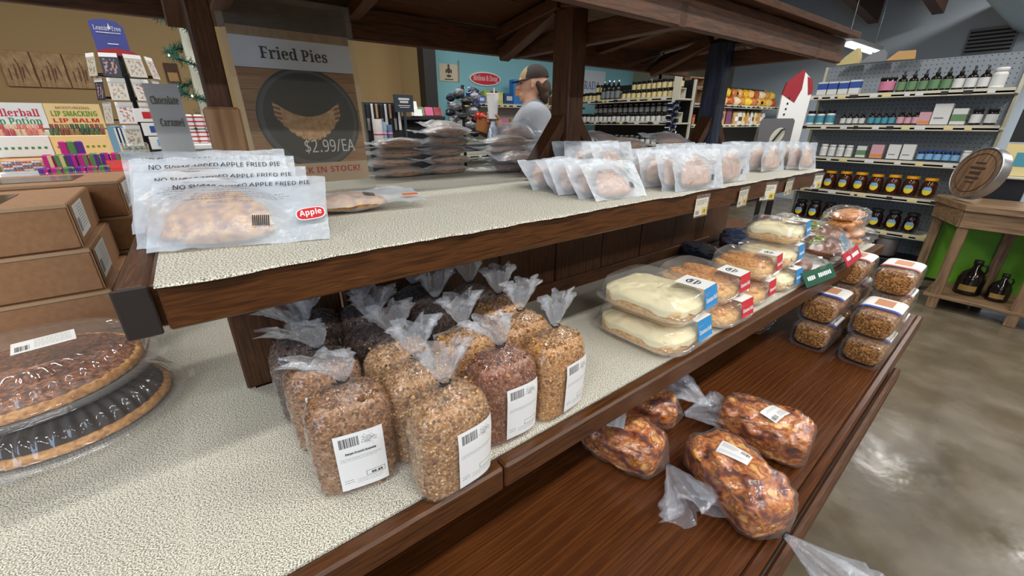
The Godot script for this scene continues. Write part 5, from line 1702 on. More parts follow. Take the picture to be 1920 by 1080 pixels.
	for q in [[0.0, 0.09, 0.02], [-0.035, 0.12, 0.016], [0.035, 0.11, 0.016], [0.065, 0.07, 0.01], [-0.07, 0.08, 0.012]]:
		b.box(Vector3(0, 0.031, q[0]), Vector3(q[1], 0.002, q[2]), 0.0005)
	part(cask, "burnt_lettering", b, mat("burnt", Color8(58, 40, 28), 0.7), "dark burnt lettering")
	# tall box goods past the end of the unit
	for i in 3:
		o = thing("dark_carton", "%s dark tall carton from the front at the right picture edge" % nth(i), "carton", Vector3(5.0 - 0.0 * i, 0.95 + 0.24 * i, -0.26), -PI / 2, "cartons at the right edge")
		b = MB.new()
		b.box(Vector3(0, 0.115, 0), Vector3(0.16, 0.228, 0.1), 0.002)
		part(o, "carton", b, [M.label_cream, M.black, M.rough_wood_y][i])
		b = MB.new()
		b.box(Vector3(0.02, 0.12, 0.051), Vector3(0.07, 0.1, 0.002), 0.0005)
		part(o, "panel", b, [M.teal_label, M.label_white, M.red_ink][i])
	o = thing("side_stand", "narrow display stand carrying the cartons at right picture edge", "stand", Vector3(5.0, 0, -0.26))
	b = MB.new()
	b.box(Vector3(0.02, 0.474, 0), Vector3(0.16, 0.948, 0.2), 0.004)
	part(o, "column", b, M.dark_metal)
	b = MB.new()
	b.box(Vector3(0.0, 0.94, 0), Vector3(0.22, 0.018, 0.22), 0.004)
	part(o, "tray", b, M.shelf_metal)
	# pointed white marker with a red tip, and the grey board under it
	o = thing("picket_marker", "white pointed wooden picket with a red painted tip", "picket", Vector3(4.44, 0, -1.67), -PI / 2 + 0.5)
	b = MB.new()
	b.prism(PackedVector2Array([Vector2(-0.1, 1.0), Vector2(0.1, 1.0), Vector2(0.11, 1.6), Vector2(0.09, 1.67), Vector2(0.01, 1.75), Vector2(-0.09, 1.66), Vector2(-0.11, 1.56)]), 0.09)
	part(o, "picket", b, M.white)
	b = MB.new()
	b.prism(PackedVector2Array([Vector2(-0.111, 1.56), Vector2(-0.005, 1.49), Vector2(0.03, 1.6), Vector2(0.025, 1.74), Vector2(0.008, 1.756), Vector2(-0.092, 1.66)]), 0.094, Basis(), Vector3(0, 0, 0.002))
	b.prism(PackedVector2Array([Vector2(0.05, 1.70), Vector2(0.085, 1.55), Vector2(0.112, 1.56), Vector2(0.112, 1.6), Vector2(0.092, 1.675)]), 0.094, Basis(), Vector3(0, 0, 0.002))
	part(o, "red_tip", b, mat("barn_red", Color8(150, 26, 40), 0.6))
	for i in 4:
		b = MB.new()
		b.box(Vector3(-0.05 - 0.004 * i, 1.53 - 0.045 * i, 0.002), Vector3(0.014, 0.016, 0.003), 0.001)
		part(o, "dark_mark", b, M.black)
	b = MB.new()
	b.box(Vector3(0, 0.5, -0.045), Vector3(0.05, 1.0, 0.05), 0.003)
	b.box(Vector3(0, 0.01, -0.045), Vector3(0.2, 0.02, 0.16), 0.003)
	part(o, "pole", b, M.dark_metal)
	o = thing("grey_board", "grey rounded board with an oval cut-out and black hook", "board", Vector3(4.25, 0, -1.70), -PI / 2 + 0.5)
	b = MB.new()
	b.prism(PackedVector2Array([Vector2(-0.13, 1.0), Vector2(0.13, 1.0), Vector2(0.13, 1.34), Vector2(0.115, 1.36), Vector2(-0.115, 1.36), Vector2(-0.13, 1.34)]), 0.02)
	part(o, "board", b, mat("board_grey", Color8(96, 94, 98), 0.6))
	b = MB.new()
	var pol := PackedVector2Array()
	for i in 20:
		pol.append(Vector2(0.02 + cos(i * TAU / 20) * 0.05 + sin(i * TAU / 20) * 0.02, 1.21 + sin(i * TAU / 20) * 0.075))
	b.prism(pol, 0.002, Basis(), Vector3(0, 0, 0.002))
	part(o, "oval", b, mat("oval_cream", Color8(196, 192, 176), 0.6))
	b = MB.new()
	b.tube([Vector3(0.065, 1.275, 0.012), Vector3(0.045, 1.265, 0.012), Vector3(0.03, 1.235, 0.012), Vector3(0.01, 1.2, 0.012), Vector3(-0.01, 1.16, 0.012)], 0.008, 6)
	part(o, "hook", b, M.black)
	b = MB.new()
	b.box(Vector3(0, 0.5, -0.01), Vector3(0.04, 1.0, 0.02), 0.003)
	b.box(Vector3(0, 0.01, -0.01), Vector3(0.2, 0.02, 0.12), 0.003)
	part(o, "pole", b, M.dark_metal)
	# high on the far wall: grille, duct and beams
	o = thing("vent_grille", "louvred grey vent grille high on the far grey wall", "vent", Vector3(8.79, 2.19, -1.15), -PI / 2)
	b = MB.new()
	b.box(Vector3(0, 0.14, 0), Vector3(0.46, 0.3, 0.03), 0.004)
	part(o, "frame", b, M.grey_plastic)
	for i in 6:
		b = MB.new()
		b.box(Vector3(0, 0.025 + 0.045 * i, 0.018), Vector3(0.42, 0.022, 0.012), 0.002, Basis(Vector3.RIGHT, 0.5))
		part(o, "louvre", b, M.dark_metal)
	o = thing("air_duct", "large round spiral metal duct at the upper right", "duct", Vector3(5.6, 2.645, -0.777))
	b = MB.new()
	b.grid(28, 90, func(u: float, v: float) -> Vector3:
		var r := 0.3 * (1.0 + 0.012 * signf(sin(v * 190.0)))
		return Vector3(v * 3.0, cos(u * TAU) * r, sin(u * TAU) * r), true)
	part(o, "duct", b, mat("duct_metal", Color8(150, 164, 170), 0.4, 0.5))
	for x in [0.6, 2.2]:
		b = MB.new()
		b.tube([Vector3(x, 0.3, 0), Vector3(x, 1.055, 0)], 0.006, 6)
		part(o, "hanger", b, M.steel)
	for i in 2:
		o = thing("ceiling_beam", ["left dark beam hanging under the ceiling at far right", "right dark beam hanging under the ceiling at far right"][i], "beam", Vector3(8.0, 0, [-2.42, -1.72][i]))
		b = MB.new()
		b.box(Vector3(-0.3, 3.2, 0), Vector3(1.8, 0.85, 0.12), 0.005, Basis(Vector3.FORWARD, 0.1))
		part(o, "beam", b, M.rough_wood_x)


func back_side() -> void:
	# shelf of bottles behind the centre post
	var g := "goods on the bottle shelf"
	gondola("tall shelf unit of dark bottles behind the cart's centre post", Vector3(4.4, 0, -4.36), -PI / 2, 1.5, 0.4, [1.6, 1.345, 1.09, 0.8], 1.78, M.dark_metal)
	for q in [[1.6, 0.105], [1.345, 0.105]]:
		var r := thing("riser_shelf", "%s white step riser standing on the bottle shelf" % ["upper", "lower"][0 if q[0] > 1.5 else 1], "riser", Vector3(4.66, q[0] - 0.02, -3.61), -PI / 2, "risers on the bottle shelf")
		var rb := MB.new()
		rb.box(Vector3(0, q[1], 0), Vector3(1.38, 0.012, 0.1), 0.002)
		rb.box(Vector3(0, q[1] * 0.5, -0.04), Vector3(1.38, q[1], 0.012), 0.002)
		part(r, "riser", rb, M.shelf_metal)
	var front := func(t: float) -> Vector3:
		return Vector3(-PI / 2, 0, 0) if t == -1.0 else Vector3(4.46, 0, -4.36 + t)
	var rear := func(t: float) -> Vector3:
		return Vector3(-PI / 2, 0, 0) if t == -1.0 else Vector3(4.64, 0, -4.36 + t)
	row([["yellow_bottle", "syrup_bottle", "yellow labelled bottle", "bottle", 0.06, 0.072, 5, 0.85], ["tall_bottle", "oil_bottle", "tall dark bottle", "bottle", 0.43, 0.075, 4, 1.0], ["yellow_bottle", "syrup_bottle", "cream labelled bottle", "bottle", 0.76, 0.072, 10, 0.85]], front, 1.582, "the bottle shelf's top tier front", g)
	row([["yellow_bottle", "syrup_bottle", "yellow labelled bottle", "bottle", 0.16, 0.075, 3, 0.8], ["yellow_bottle", "syrup_bottle", "cream labelled bottle", "bottle", 0.76, 0.072, 10, 0.85]], rear, 1.692, "the top riser", g)
	row([["dark_bottle", "pill_bottle", "white labelled dark bottle", "bottle", 0.05, 0.073, 19, 0.84]], front, 1.327, "the bottle shelf's second tier front", g)
	row([["dark_silver", "pill_bottle", "silver lidded dark bottle", "bottle", 0.16, 0.083, 15, 0.84]], rear, 1.437, "the second riser", g)
	row([["dark_silver", "pill_bottle", "silver lidded bottle", "bottle", 0.14, 0.08, 15, 0.84]], front, 1.072, "the bottle shelf's third tier", g)
	var o := thing("sunglass_strip", "vertical strip of hanging dark blue packets on the shelf end", "display strip", Vector3(4.36, 0.95, -2.83), -PI / 2)
	var b := MB.new()
	b.box(Vector3(0, 0.42, -0.02), Vector3(0.09, 0.84, 0.012), 0.002)
	part(o, "strip", b, M.shelf_metal)
	for i in 9:
		b = MB.new()
		b.box(Vector3(0.012 * (i % 2) - 0.03, 0.06 + i * 0.062, 0.012), Vector3(0.075, 0.05, 0.03), 0.008, Basis(Vector3.RIGHT, -0.35))
		b.box(Vector3(0.012 * (i % 2) + 0.045, 0.085 + i * 0.062, 0.012), Vector3(0.06, 0.04, 0.03), 0.008, Basis(Vector3.RIGHT, -0.35))
		part(o, "packet", b, M.cobalt_glass)
		b = MB.new()
		b.box(Vector3(0.012 * (i % 2) - 0.03, 0.075 + i * 0.062, 0.028), Vector3(0.06, 0.01, 0.004), 0.001)
		part(o, "packet_header", b, M.label_white)
	# poster on the teal wall
	o = thing("knife_poster", "white poster with blue RADA lettering on the teal wall", "poster", Vector3(5.3, 1.6, -4.985))
	b = MB.new()
	b.card(0.72, 0.48, 0.006)
	var pr := part(o, "sheet", b, mat("poster_white", Color8(206, 214, 220), 0.5))
	lettering(pr, "RADA", "serif", 0.11, mat("poster_blue", Color8(40, 62, 124), 0.6), Vector3(0.06, 0.27, 0.002), 0.36)
	b = MB.new()
	b.prism(PackedVector2Array([Vector2(-0.22, 0.22), Vector2(-0.15, 0.22), Vector2(-0.15, 0.38)]), 0.002, Basis(), Vector3(0, 0, 0.002))
	part(pr, "blade_mark", b, M.poster_blue)
	# bakery shelving at the far side
	g = "goods on the far bread shelf"
	gondola("long far shelf unit stocked with bread and snack bags", Vector3(5.15, 0, -3.3), 0.0, 3.4, 0.45, [1.57, 1.305, 1.0], 1.86, mat("gondola_dark", Color8(60, 56, 52), 0.7))
	var cols := [Color8(236, 178, 40), Color8(240, 204, 60), Color8(196, 92, 40), Color8(226, 178, 110), Color8(214, 150, 70), Color8(240, 196, 120), Color8(200, 120, 60), Color8(232, 214, 180)]
	for i in 22:
		var up := i >= 11
		var x := 6.32 + (i % 11) * 0.185
		o = thing("bread_bag", "%s bright bread bag from left on the far shelf's top, %s layer" % [nth(i % 11), "upper" if up else "lower"], "bread bag", Vector3(x, 1.56 + (0.115 if up else 0.0), -3.44 - (0.06 if up else 0.0)), rng.randf_range(-0.4, 0.4), g)
		film_bag(o, Vector3(0.17, 0.13, 0.14), i * 2.7, mat("bread_%d" % (i * 5 % 8), cols[i * 5 % 8], 0.35))
	for i in 3:
		var c := stock("cracker_box", "cracker_box", "%s orange cracker box from left on the far lower shelf" % nth(i), "box", Vector3(6.33 + i * 0.19, 1.287, -3.42), 0.0, 0.95, g)
		if i > 0:
			c.get_child(0).material_override = M.purple_card if i == 2 else M.tan_card
	for i in 8:
		o = thing("snack_pouch", "%s upright snack pouch from left on the far lower shelf" % nth(i), "snack bag", Vector3(6.95 + i * 0.14, 1.287, -3.42), rng.randf_range(-0.2, 0.2), g)
		b = MB.new()
		b.grid(14, 8, func(u: float, v: float) -> Vector3:
			var r := rounded(u * TAU, 3.0)
			return Vector3(r.x * 0.06 * (1.0 - 0.1 * v), v * 0.2, r.y * 0.035 * (1.0 - pow(v, 3) * 0.95)), true)
		part(o, "pouch", b, [M.tan_card, M.label_white, M.label_cream][i % 3])
		b = MB.new()
		b.box(Vector3(0, 0.09, 0.034), Vector3(0.07, 0.06, 0.004), 0.001)
		part(o, "label", b, [M.white, M.rough_wood_y, M.orange_card][i % 3])
	for i in 7:
		stock("spice_jar", "spice_jar", "%s red lidded spice jar from left on the far lower shelf" % nth(i), "jar", Vector3(5.28 + i * 0.075, 1.287, -3.4), 0.0, 1.2, g)
	o = thing("wooden_crate", "open wooden crate standing on its side on the far shelf", "crate", Vector3(5.72, 1.555, -3.46), 0.2, g)
	for q in [[Vector3(0, 0.01, 0), Vector3(0.36, 0.018, 0.24)], [Vector3(0, 0.19, 0), Vector3(0.36, 0.018, 0.24)], [Vector3(-0.17, 0.1, 0), Vector3(0.018, 0.17, 0.24)], [Vector3(0.17, 0.1, 0), Vector3(0.018, 0.17, 0.24)], [Vector3(0, 0.1, -0.11), Vector3(0.33, 0.17, 0.015)]]:
		b = MB.new()
		b.box(q[0], q[1], 0.003)
		part(o, "board", b, M.raw_wood_x)
	o = thing("wooden_crate", "upper wooden crate stacked on another on the far shelf", "crate", Vector3(5.66, 1.758, -3.46), -0.15, g)
	for q in [[Vector3(0, 0.01, 0), Vector3(0.3, 0.018, 0.22)], [Vector3(0, 0.12, 0), Vector3(0.3, 0.018, 0.22)], [Vector3(-0.14, 0.065, 0), Vector3(0.018, 0.1, 0.22)], [Vector3(0.14, 0.065, 0), Vector3(0.018, 0.1, 0.22)]]:
		b = MB.new()
		b.box(q[0], q[1], 0.003)
		part(o, "board", b, M.raw_wood_x)
	for i in 3:
		stock("white_bottle", "white_figurine_jar", "%s white jar from left beside the wooden crate" % nth(i), "jar", Vector3(5.28 + i * 0.1, 1.552, -3.4), 0.0, 1.0, g)
	# beam and column between the rooms
	o = thing("black_column", "black square column beside the cream wall", "column", Vector3(2.33, 0, -4.65))
	b = MB.new()
	b.box(Vector3(0, 1.85, 0), Vector3(0.15, 3.7, 0.15), 0.004)
	part(o, "shaft", b, mat("column_black", Color8(26, 24, 24), 0.5))
	b = MB.new()
	b.box(Vector3(0, 0.06, 0), Vector3(0.19, 0.12, 0.19), 0.006)
	part(o, "plinth", b, M.column_black)
	toy_corner()
	craft_counter()


func toy_corner() -> void:
	var o := thing("oval_wall_sign", "red oval sign with white script on the teal wall", "sign", Vector3(3.33, 1.855, -4.985))
	var b := MB.new()
	var p1 := PackedVector2Array()
	var p2 := PackedVector2Array()
	for i in 36:
		var e := Vector2(cos(i * TAU / 36), sin(i * TAU / 36))
		p1.append(e * Vector2(0.245, 0.082))
		p2.append(e * Vector2(0.228, 0.068))
	b.prism(p1, 0.012)
	var s := part(o, "white_border", b, M.white)
	b = MB.new()
	b.prism(p2, 0.003, Basis(), Vector3(0, 0, 0.003))
	part(s, "red_field", b, mat("sign_red", Color8(206, 34, 52), 0.5))
	lettering(s, "Melissa & Doug", "serif", 0.058, M.white, Vector3(0, 0, 0.004), 0.38)
	gondola("low white toy shelf along the teal wall", Vector3(2.75, 0, -4.62), 0.0, 2.1, 0.34, [1.55, 1.25, 0.95], 1.56, mat("toy_white", Color8(214, 214, 208), 0.6))
	var toys := [[2.99, 0.14, 0.12, Color8(26, 52, 132)], [3.09, 0.1, 0.09, Color8(40, 96, 190)], [3.17, 0.09, 0.15, Color8(150, 176, 60)], [3.27, 0.1, 0.15, Color8(150, 60, 40)], [3.37, 0.08, 0.14, Color8(190, 190, 90)], [3.5, 0.17, 0.13, Color8(26, 74, 132)], [3.66, 0.14, 0.3, Color8(40, 120, 196)], [4.1, 0.2, 0.1, Color8(210, 190, 160)], [4.35, 0.2, 0.12, Color8(120, 90, 60)]]
	var said := ["navy", "small blue", "lime green", "brown and red", "yellow green", "teal blue", "tall bright blue", "pale cream", "brown"]
	for i in toys.size():
		var q: Array = toys[i]
		o = thing("toy_box", "%s toy box standing on the toy shelf's top" % said[i], "toy box", Vector3(q[0], 1.545, -4.76), rng.randf_range(-0.15, 0.15), "toy boxes")
		b = MB.new()
		b.box(Vector3(0, q[2] / 2, 0), Vector3(q[1], q[2], 0.12), 0.003)
		part(o, "carton", b, mat("toy_%d" % i, q[3], 0.45))
		b = MB.new()
		b.box(Vector3(0, q[2] * 0.55, 0.061), Vector3(q[1] * 0.6, q[2] * 0.4, 0.002), 0.0005)
		part(o, "picture", b, [M.label_cream, M.label_white, M.orange_card, M.label_sky][i % 4])
	for i in 6:
		o = thing("toy_bin", "%s small bin from left on the toy shelf's middle" % nth(i), "toy box", Vector3(3.0 + i * 0.2, 1.235, -4.74), 0.0, "toy bins")
		b = MB.new()
		b.box(Vector3(0, 0.07, 0), Vector3(0.16, 0.14, 0.14), 0.006)
		part(o, "bin", b, [M.tan_card, M.grey_plastic, M.label_pink][i % 3])
		b = MB.new()
		b.box(Vector3(0, 0.06, 0.071), Vector3(0.08, 0.05, 0.002), 0.0005)
		part(o, "label", b, M.label_white)
	o = thing("hanging_print", "cream print with a dark crest hung on the teal wall", "poster", Vector3(2.79, 1.80, -4.992))
	b = MB.new()
	b.card(0.26, 0.19, 0.006)
	pr_crest(part(o, "sheet", b, mat("cream_sheet", Color8(206, 196, 172), 0.7)))
	b = MB.new()
	b.tube([Vector3(0.13, 0.0, 0.01), Vector3(0.14, 0.24, 0.01)], 0.006, 6)
	part(o, "rod", b, M.raw_wood_y)
	# the yellow green sack behind the shopper
	o = thing("yellow_sack", "yellow green round sack on a thin stand behind the shopper", "sack", Vector3(2.48, 1.24, -3.02), 0.0)
	b = MB.new()
	b.grid(20, 14, func(u: float, v: float) -> Vector3:
		var r := sin(v * PI) * (1.0 + 0.06 * sin(u * TAU * 4.0))
		return Vector3(cos(u * TAU) * r * 0.085, 0.15 - cos(v * PI) * 0.15, sin(u * TAU) * r * 0.07), true)
	part(o, "sack", b, mat("acid_yellow", Color8(186, 190, 30), 0.5))
	b = MB.new()
	b.tube([Vector3(0, -1.24, 0), Vector3(0, 0.02, 0)], 0.012, 8)
	b.lathe([Vector2(0, -1.24), Vector2(0.12, -1.24), Vector2(0.12, -1.225), Vector2(0, -1.22)], 18)
	part(o, "stand", b, M.black)


func pr_crest(sheet: Node) -> void:
	var b := MB.new()
	for q in [[0.0, 0.12, 0.05, 0.07], [-0.035, 0.11, 0.02, 0.05], [0.035, 0.11, 0.02, 0.05], [0.0, 0.17, 0.03, 0.04], [0.0, 0.06, 0.07, 0.03]]:
		var pol := PackedVector2Array()
		for i in 12:
			pol.append(Vector2(q[0] + cos(i * TAU / 12) * q[2] * 0.5, q[1] + sin(i * TAU / 12) * q[3] * 0.5))
		b.prism(pol, 0.001, Basis(), Vector3(0, 0, 0.0015 + q[0] * 0.01))
	b.box(Vector3(0, 0.022, 0.001), Vector3(0.12, 0.012, 0.002), 0.0005)
	part(sheet, "crest", b, mat("crest_ink", Color8(84, 66, 54), 0.7))


func craft_counter() -> void:
	# black counter with kitchen wares, seen over the pie stacks
	var o := thing("black_counter", "black store counter behind the pie stacks", "counter", Vector3(1.38, 0, -3.38))
	var b := MB.new()
	b.box(Vector3(0, 0.58, 0), Vector3(0.82, 1.16, 0.48), 0.006)
	part(o, "body", b, mat("counter_black", Color8(32, 30, 32), 0.5))
	b = MB.new()
	b.box(Vector3(0.23, 1.36, 0.0), Vector3(0.36, 0.03, 0.16), 0.004)
	b.box(Vector3(0.23, 1.26, -0.06), Vector3(0.34, 0.2, 0.02), 0.004)
	part(o, "raised_shelf", b, M.counter_black)
	var bk := [Color8(94, 140, 76), Color8(196, 90, 130), Color8(150, 60, 70)]
	for i in 3:
		o = thing("small_book", "%s small bright book from left on the black counter" % nth(i), "book", Vector3(1.59 + i * 0.082, 1.376, -3.37), 0.15, "books on the black counter")
		b = MB.new()
		b.box(Vector3(0, 0.034, 0), Vector3(0.075, 0.068, 0.02), 0.002, Basis(Vector3.RIGHT, -0.25))
		part(o, "cover", b, mat("book_%d" % i, bk[i], 0.5))
		b = MB.new()
		b.box(Vector3(0.036, 0.034, 0.001), Vector3(0.004, 0.064, 0.016), 0.0005, Basis(Vector3.RIGHT, -0.25))
		part(o, "pages", b, M.white_card)
	o = thing("slate_sign", "dark blue slate sign with white lines on the counter", "sign", Vector3(1.39, 1.161, -3.2), 0.1)
	b = MB.new()
	b.card(0.16, 0.12, 0.012, Vector3(0, 0.24, 0))
	b.box(Vector3(0, 0.13, -0.006), Vector3(0.02, 0.25, 0.01), 0.002)
	b.box(Vector3(0, 0.006, 0), Vector3(0.1, 0.012, 0.08), 0.002)
	var sh := part(o, "slate", b, mat("slate_blue", Color8(38, 48, 62), 0.6))
	b = MB.new()
	for q in [[0.33, 0.09, 0.014], [0.31, 0.07, 0.014], [0.285, 0.1, 0.005], [0.272, 0.08, 0.004]]:
		b.box(Vector3(0, q[0], 0.001), Vector3(q[1], q[2], 0.002), 0.0004)
	part(sh, "chalk_lines", b, M.label_white)
	o = thing("leaflet_stand", "white leaflet stand beside the slate sign", "leaflet stand", Vector3(1.52, 1.376, -3.3), 0.1)
	b = MB.new()
	b.card(0.06, 0.11, 0.004, Vector3(0, 0, 0), Basis(Vector3.RIGHT, -0.2))
	b.card(0.075, 0.05, 0.01, Vector3(0.01, 0, 0.03), Basis(Vector3.RIGHT, -0.2))
	part(o, "leaflets", b, M.white_card)
	b = MB.new()
	b.box(Vector3(0, 0.002, 0.01), Vector3(0.08, 0.004, 0.05), 0.001)
	part(o, "foot", b, M.acrylic)
	o = thing("tool_rack", "small rack of hanging black and white kitchen tools", "tool rack", Vector3(1.25, 1.1655, -3.28), 0.0)
	b = MB.new()
	b.box(Vector3(0, 0.15, -0.02), Vector3(0.3, 0.31, 0.012), 0.003)
	part(o, "panel", b, M.counter_black)
	for i in 8:
		b = MB.new()
		var x := -0.12 + i * 0.035
		b.box(Vector3(x, 0.24, 0.0), Vector3(0.016, 0.1, 0.012), 0.003)
		part(o, "tool_handle", b, [M.black, M.label_white, M.raw_wood_y][i % 3])
		b = MB.new()
		b.box(Vector3(x, 0.15, 0.0), Vector3(0.02, 0.09, 0.006), 0.002)
		part(o, "tool_blade", b, [M.steel, M.label_white, M.black][i % 3])
	for i in 3:
		o = thing("rolled_towel", "%s rolled cloth from left in front of the tool rack" % ["white patterned", "pale blue", "blue striped"][i], "towel", Vector3(1.16 + i * 0.045, 1.161, -3.19), 0.0, "rolled towels")
		b = MB.new()
		b.tube([Vector3(0, 0, 0), Vector3(0, 0.19 - 0.02 * i, 0)], [0.034, 0.02, 0.02][i], 14)
		part(o, "towel", b, mat("towel_%d" % i, [Color8(214, 206, 200), Color8(150, 168, 190), Color8(96, 120, 150)][i], 0.9))
		b = MB.new()
		b.tube([Vector3(0, 0.08, 0), Vector3(0, 0.095, 0)], [0.035, 0.021, 0.021][i], 14)
		part(o, "ribbon", b, M.label_pink)
	o = thing("spinner_rack", "black wire spinner rack hung with dark caps and bags", "rack", Vector3(1.98, 0, -3.32))
	b = MB.new()
	b.tube([Vector3(0, 0, 0), Vector3(0, 1.62, 0)], 0.014, 8)
	b.lathe([Vector2(0, 0), Vector2(0.13, 0), Vector2(0.13, 0.02), Vector2(0, 0.03)], 20)
	part(o, "pole", b, M.dark_metal)
	for i in 26:
		var a := i * 2.4
		var y := 1.6 - 0.014 * i
		b = MB.new()
		b.tube([Vector3(0, y, 0), Vector3(cos(a) * 0.12, y + 0.01, sin(a) * 0.12)], 0.003, 5)
		part(o, "wire_arm", b, M.chrome)
		b = MB.new()
		b.grid(14, 9, func(u: float, v: float) -> Vector3:
			var f := sin(v * PI)
			var q := 1.0 + 0.9 * nz.get_noise_3d(cos(u * TAU) * 1.4 + i * 5.0, v * 4.0, sin(u * TAU) * 1.4)
			return Vector3(cos(a) * 0.11 + cos(u * TAU) * f * 0.042 * q, y - 0.025 - cos(v * PI) * 0.03, sin(a) * 0.11 + sin(u * TAU) * f * 0.03 * q), true)
		part(o, "hanging_pouch", b, [mat("pouch_navy", Color8(40, 44, 62), 0.35), M.grey_plastic, M.black, mat("pouch_silver", Color8(140, 142, 150), 0.3)][i % 4])
	o = thing("arched_sign", "grey arched wooden sign reading HEALTH", "sign", Vector3(1.7, 1.16, -3.02), 0.1)
	b = MB.new()
	b.prism(PackedVector2Array([Vector2(-0.066, 0), Vector2(0.066, 0), Vector2(0.066, 0.12), Vector2(0.045, 0.13), Vector2(0.03, 0.165), Vector2(0, 0.18), Vector2(-0.03, 0.165), Vector2(-0.045, 0.13), Vector2(-0.066, 0.12)]), 0.015)
	sh = part(o, "board", b, mat("board_sage", Color8(146, 150, 140), 0.7))
	lettering(sh, "HEALTH", "serifbold", 0.024, M.ink, Vector3(0, 0.085, 0.001), 0.09)
	b = MB.new()
	b.box(Vector3(0, 0.055, 0.001), Vector3(0.07, 0.004, 0.002), 0.0004)
	b.box(Vector3(0, 0.13, 0.001), Vector3(0.05, 0.004, 0.002), 0.0004)
	part(sh, "small_lines", b, M.ink)
	o = thing("sign_table", "small dark table under the arched sign and basket", "table", Vector3(1.87, 0, -2.95))
	b = MB.new()
	b.box(Vector3(0, 1.14, 0), Vector3(0.6, 0.03, 0.36), 0.004)
	part(o, "table_top", b, M.counter_black)
	for q in [Vector2(-0.27, -0.15), Vector2(0.27, -0.15), Vector2(-0.27, 0.15), Vector2(0.27, 0.15)]:
		b = MB.new()
		b.box(Vector3(q.x, 0.565, q.y), Vector3(0.035, 1.13, 0.035), 0.003)
		part(o, "leg", b, M.counter_black)
	# tilted basket of red apples
	o = thing("wicker_basket", "brown wicker basket tilted to show red apples", "basket", Vector3(1.98, 1.165, -2.98), 0.35)
	b = MB.new()
	var bb := Basis(Vector3.BACK, -0.38) * Basis(Vector3.RIGHT, 0.2)
	b.grid(60, 16, func(u: float, v: float) -> Vector3:
		var q := rounded(u * TAU, 3.0)
		var f := 0.72 + 0.28 * v + 0.012 * sin(u * TAU * 30.0 + (PI if int(v * 16) % 2 else 0.0))
		if v < 0.03:
			f = 0.0
		return Vector3(0, 0.055, 0) + bb * Vector3(q.x * 0.125 * f, maxf(0.0, v - 0.03) * 0.12, q.y * 0.1 * f), true)
	part(o, "weave", b, mat("wicker", Color8(140, 86, 40), 0.65))
	b = MB.new()
	var rim := []
	for i in 29:
		var q := rounded(i * TAU / 28, 3.0)
		rim.append(Vector3(0, 0.055, 0) + bb * Vector3(q.x * 0.126, 0.118, q.y * 0.101))
	b.tube(rim, 0.008, 6)
	part(o, "rim", b, M.wicker)
	var shape := turned([Vector2(0, 0.006), Vector2(0.012, 0), Vector2(0.026, 0.008), Vector2(0.034, 0.028), Vector2(0.03, 0.05), Vector2(0.016, 0.06), Vector2(0.005, 0.056), Vector2(0, 0.052)], 14)
	var stem := turned([Vector2(0.0015, 0.05), Vector2(0.002, 0.068), Vector2(0, 0.068)], 5)
	var k := 0
	for i in 4:
		for j in 3:
			o = thing("red_apple", "%s red apple in the tilted wicker basket" % nth(k), "apple", Vector3.ZERO, 0.0, "red apples in the basket")
			var p := Vector3(0, 0.055, 0) + bb * Vector3(-0.085 + i * 0.057, 0.085 + 0.012 * ((i + j) % 2), -0.06 + j * 0.06)
			o.transform = Transform3D(Basis.from_euler(Vector3(rng.randf_range(-0.4, 0.4), i, rng.randf_range(-0.4, 0.4))), Vector3(1.98, 1.165, -2.98) + Basis(Vector3.UP, 0.35) * p)
			part(o, "flesh", shape, mat("apple_red", Color8(176, 30, 24), 0.25))
			part(o, "stem", stem, M.raw_wood_y)
			k += 1


# ---- gift corner at the left ----

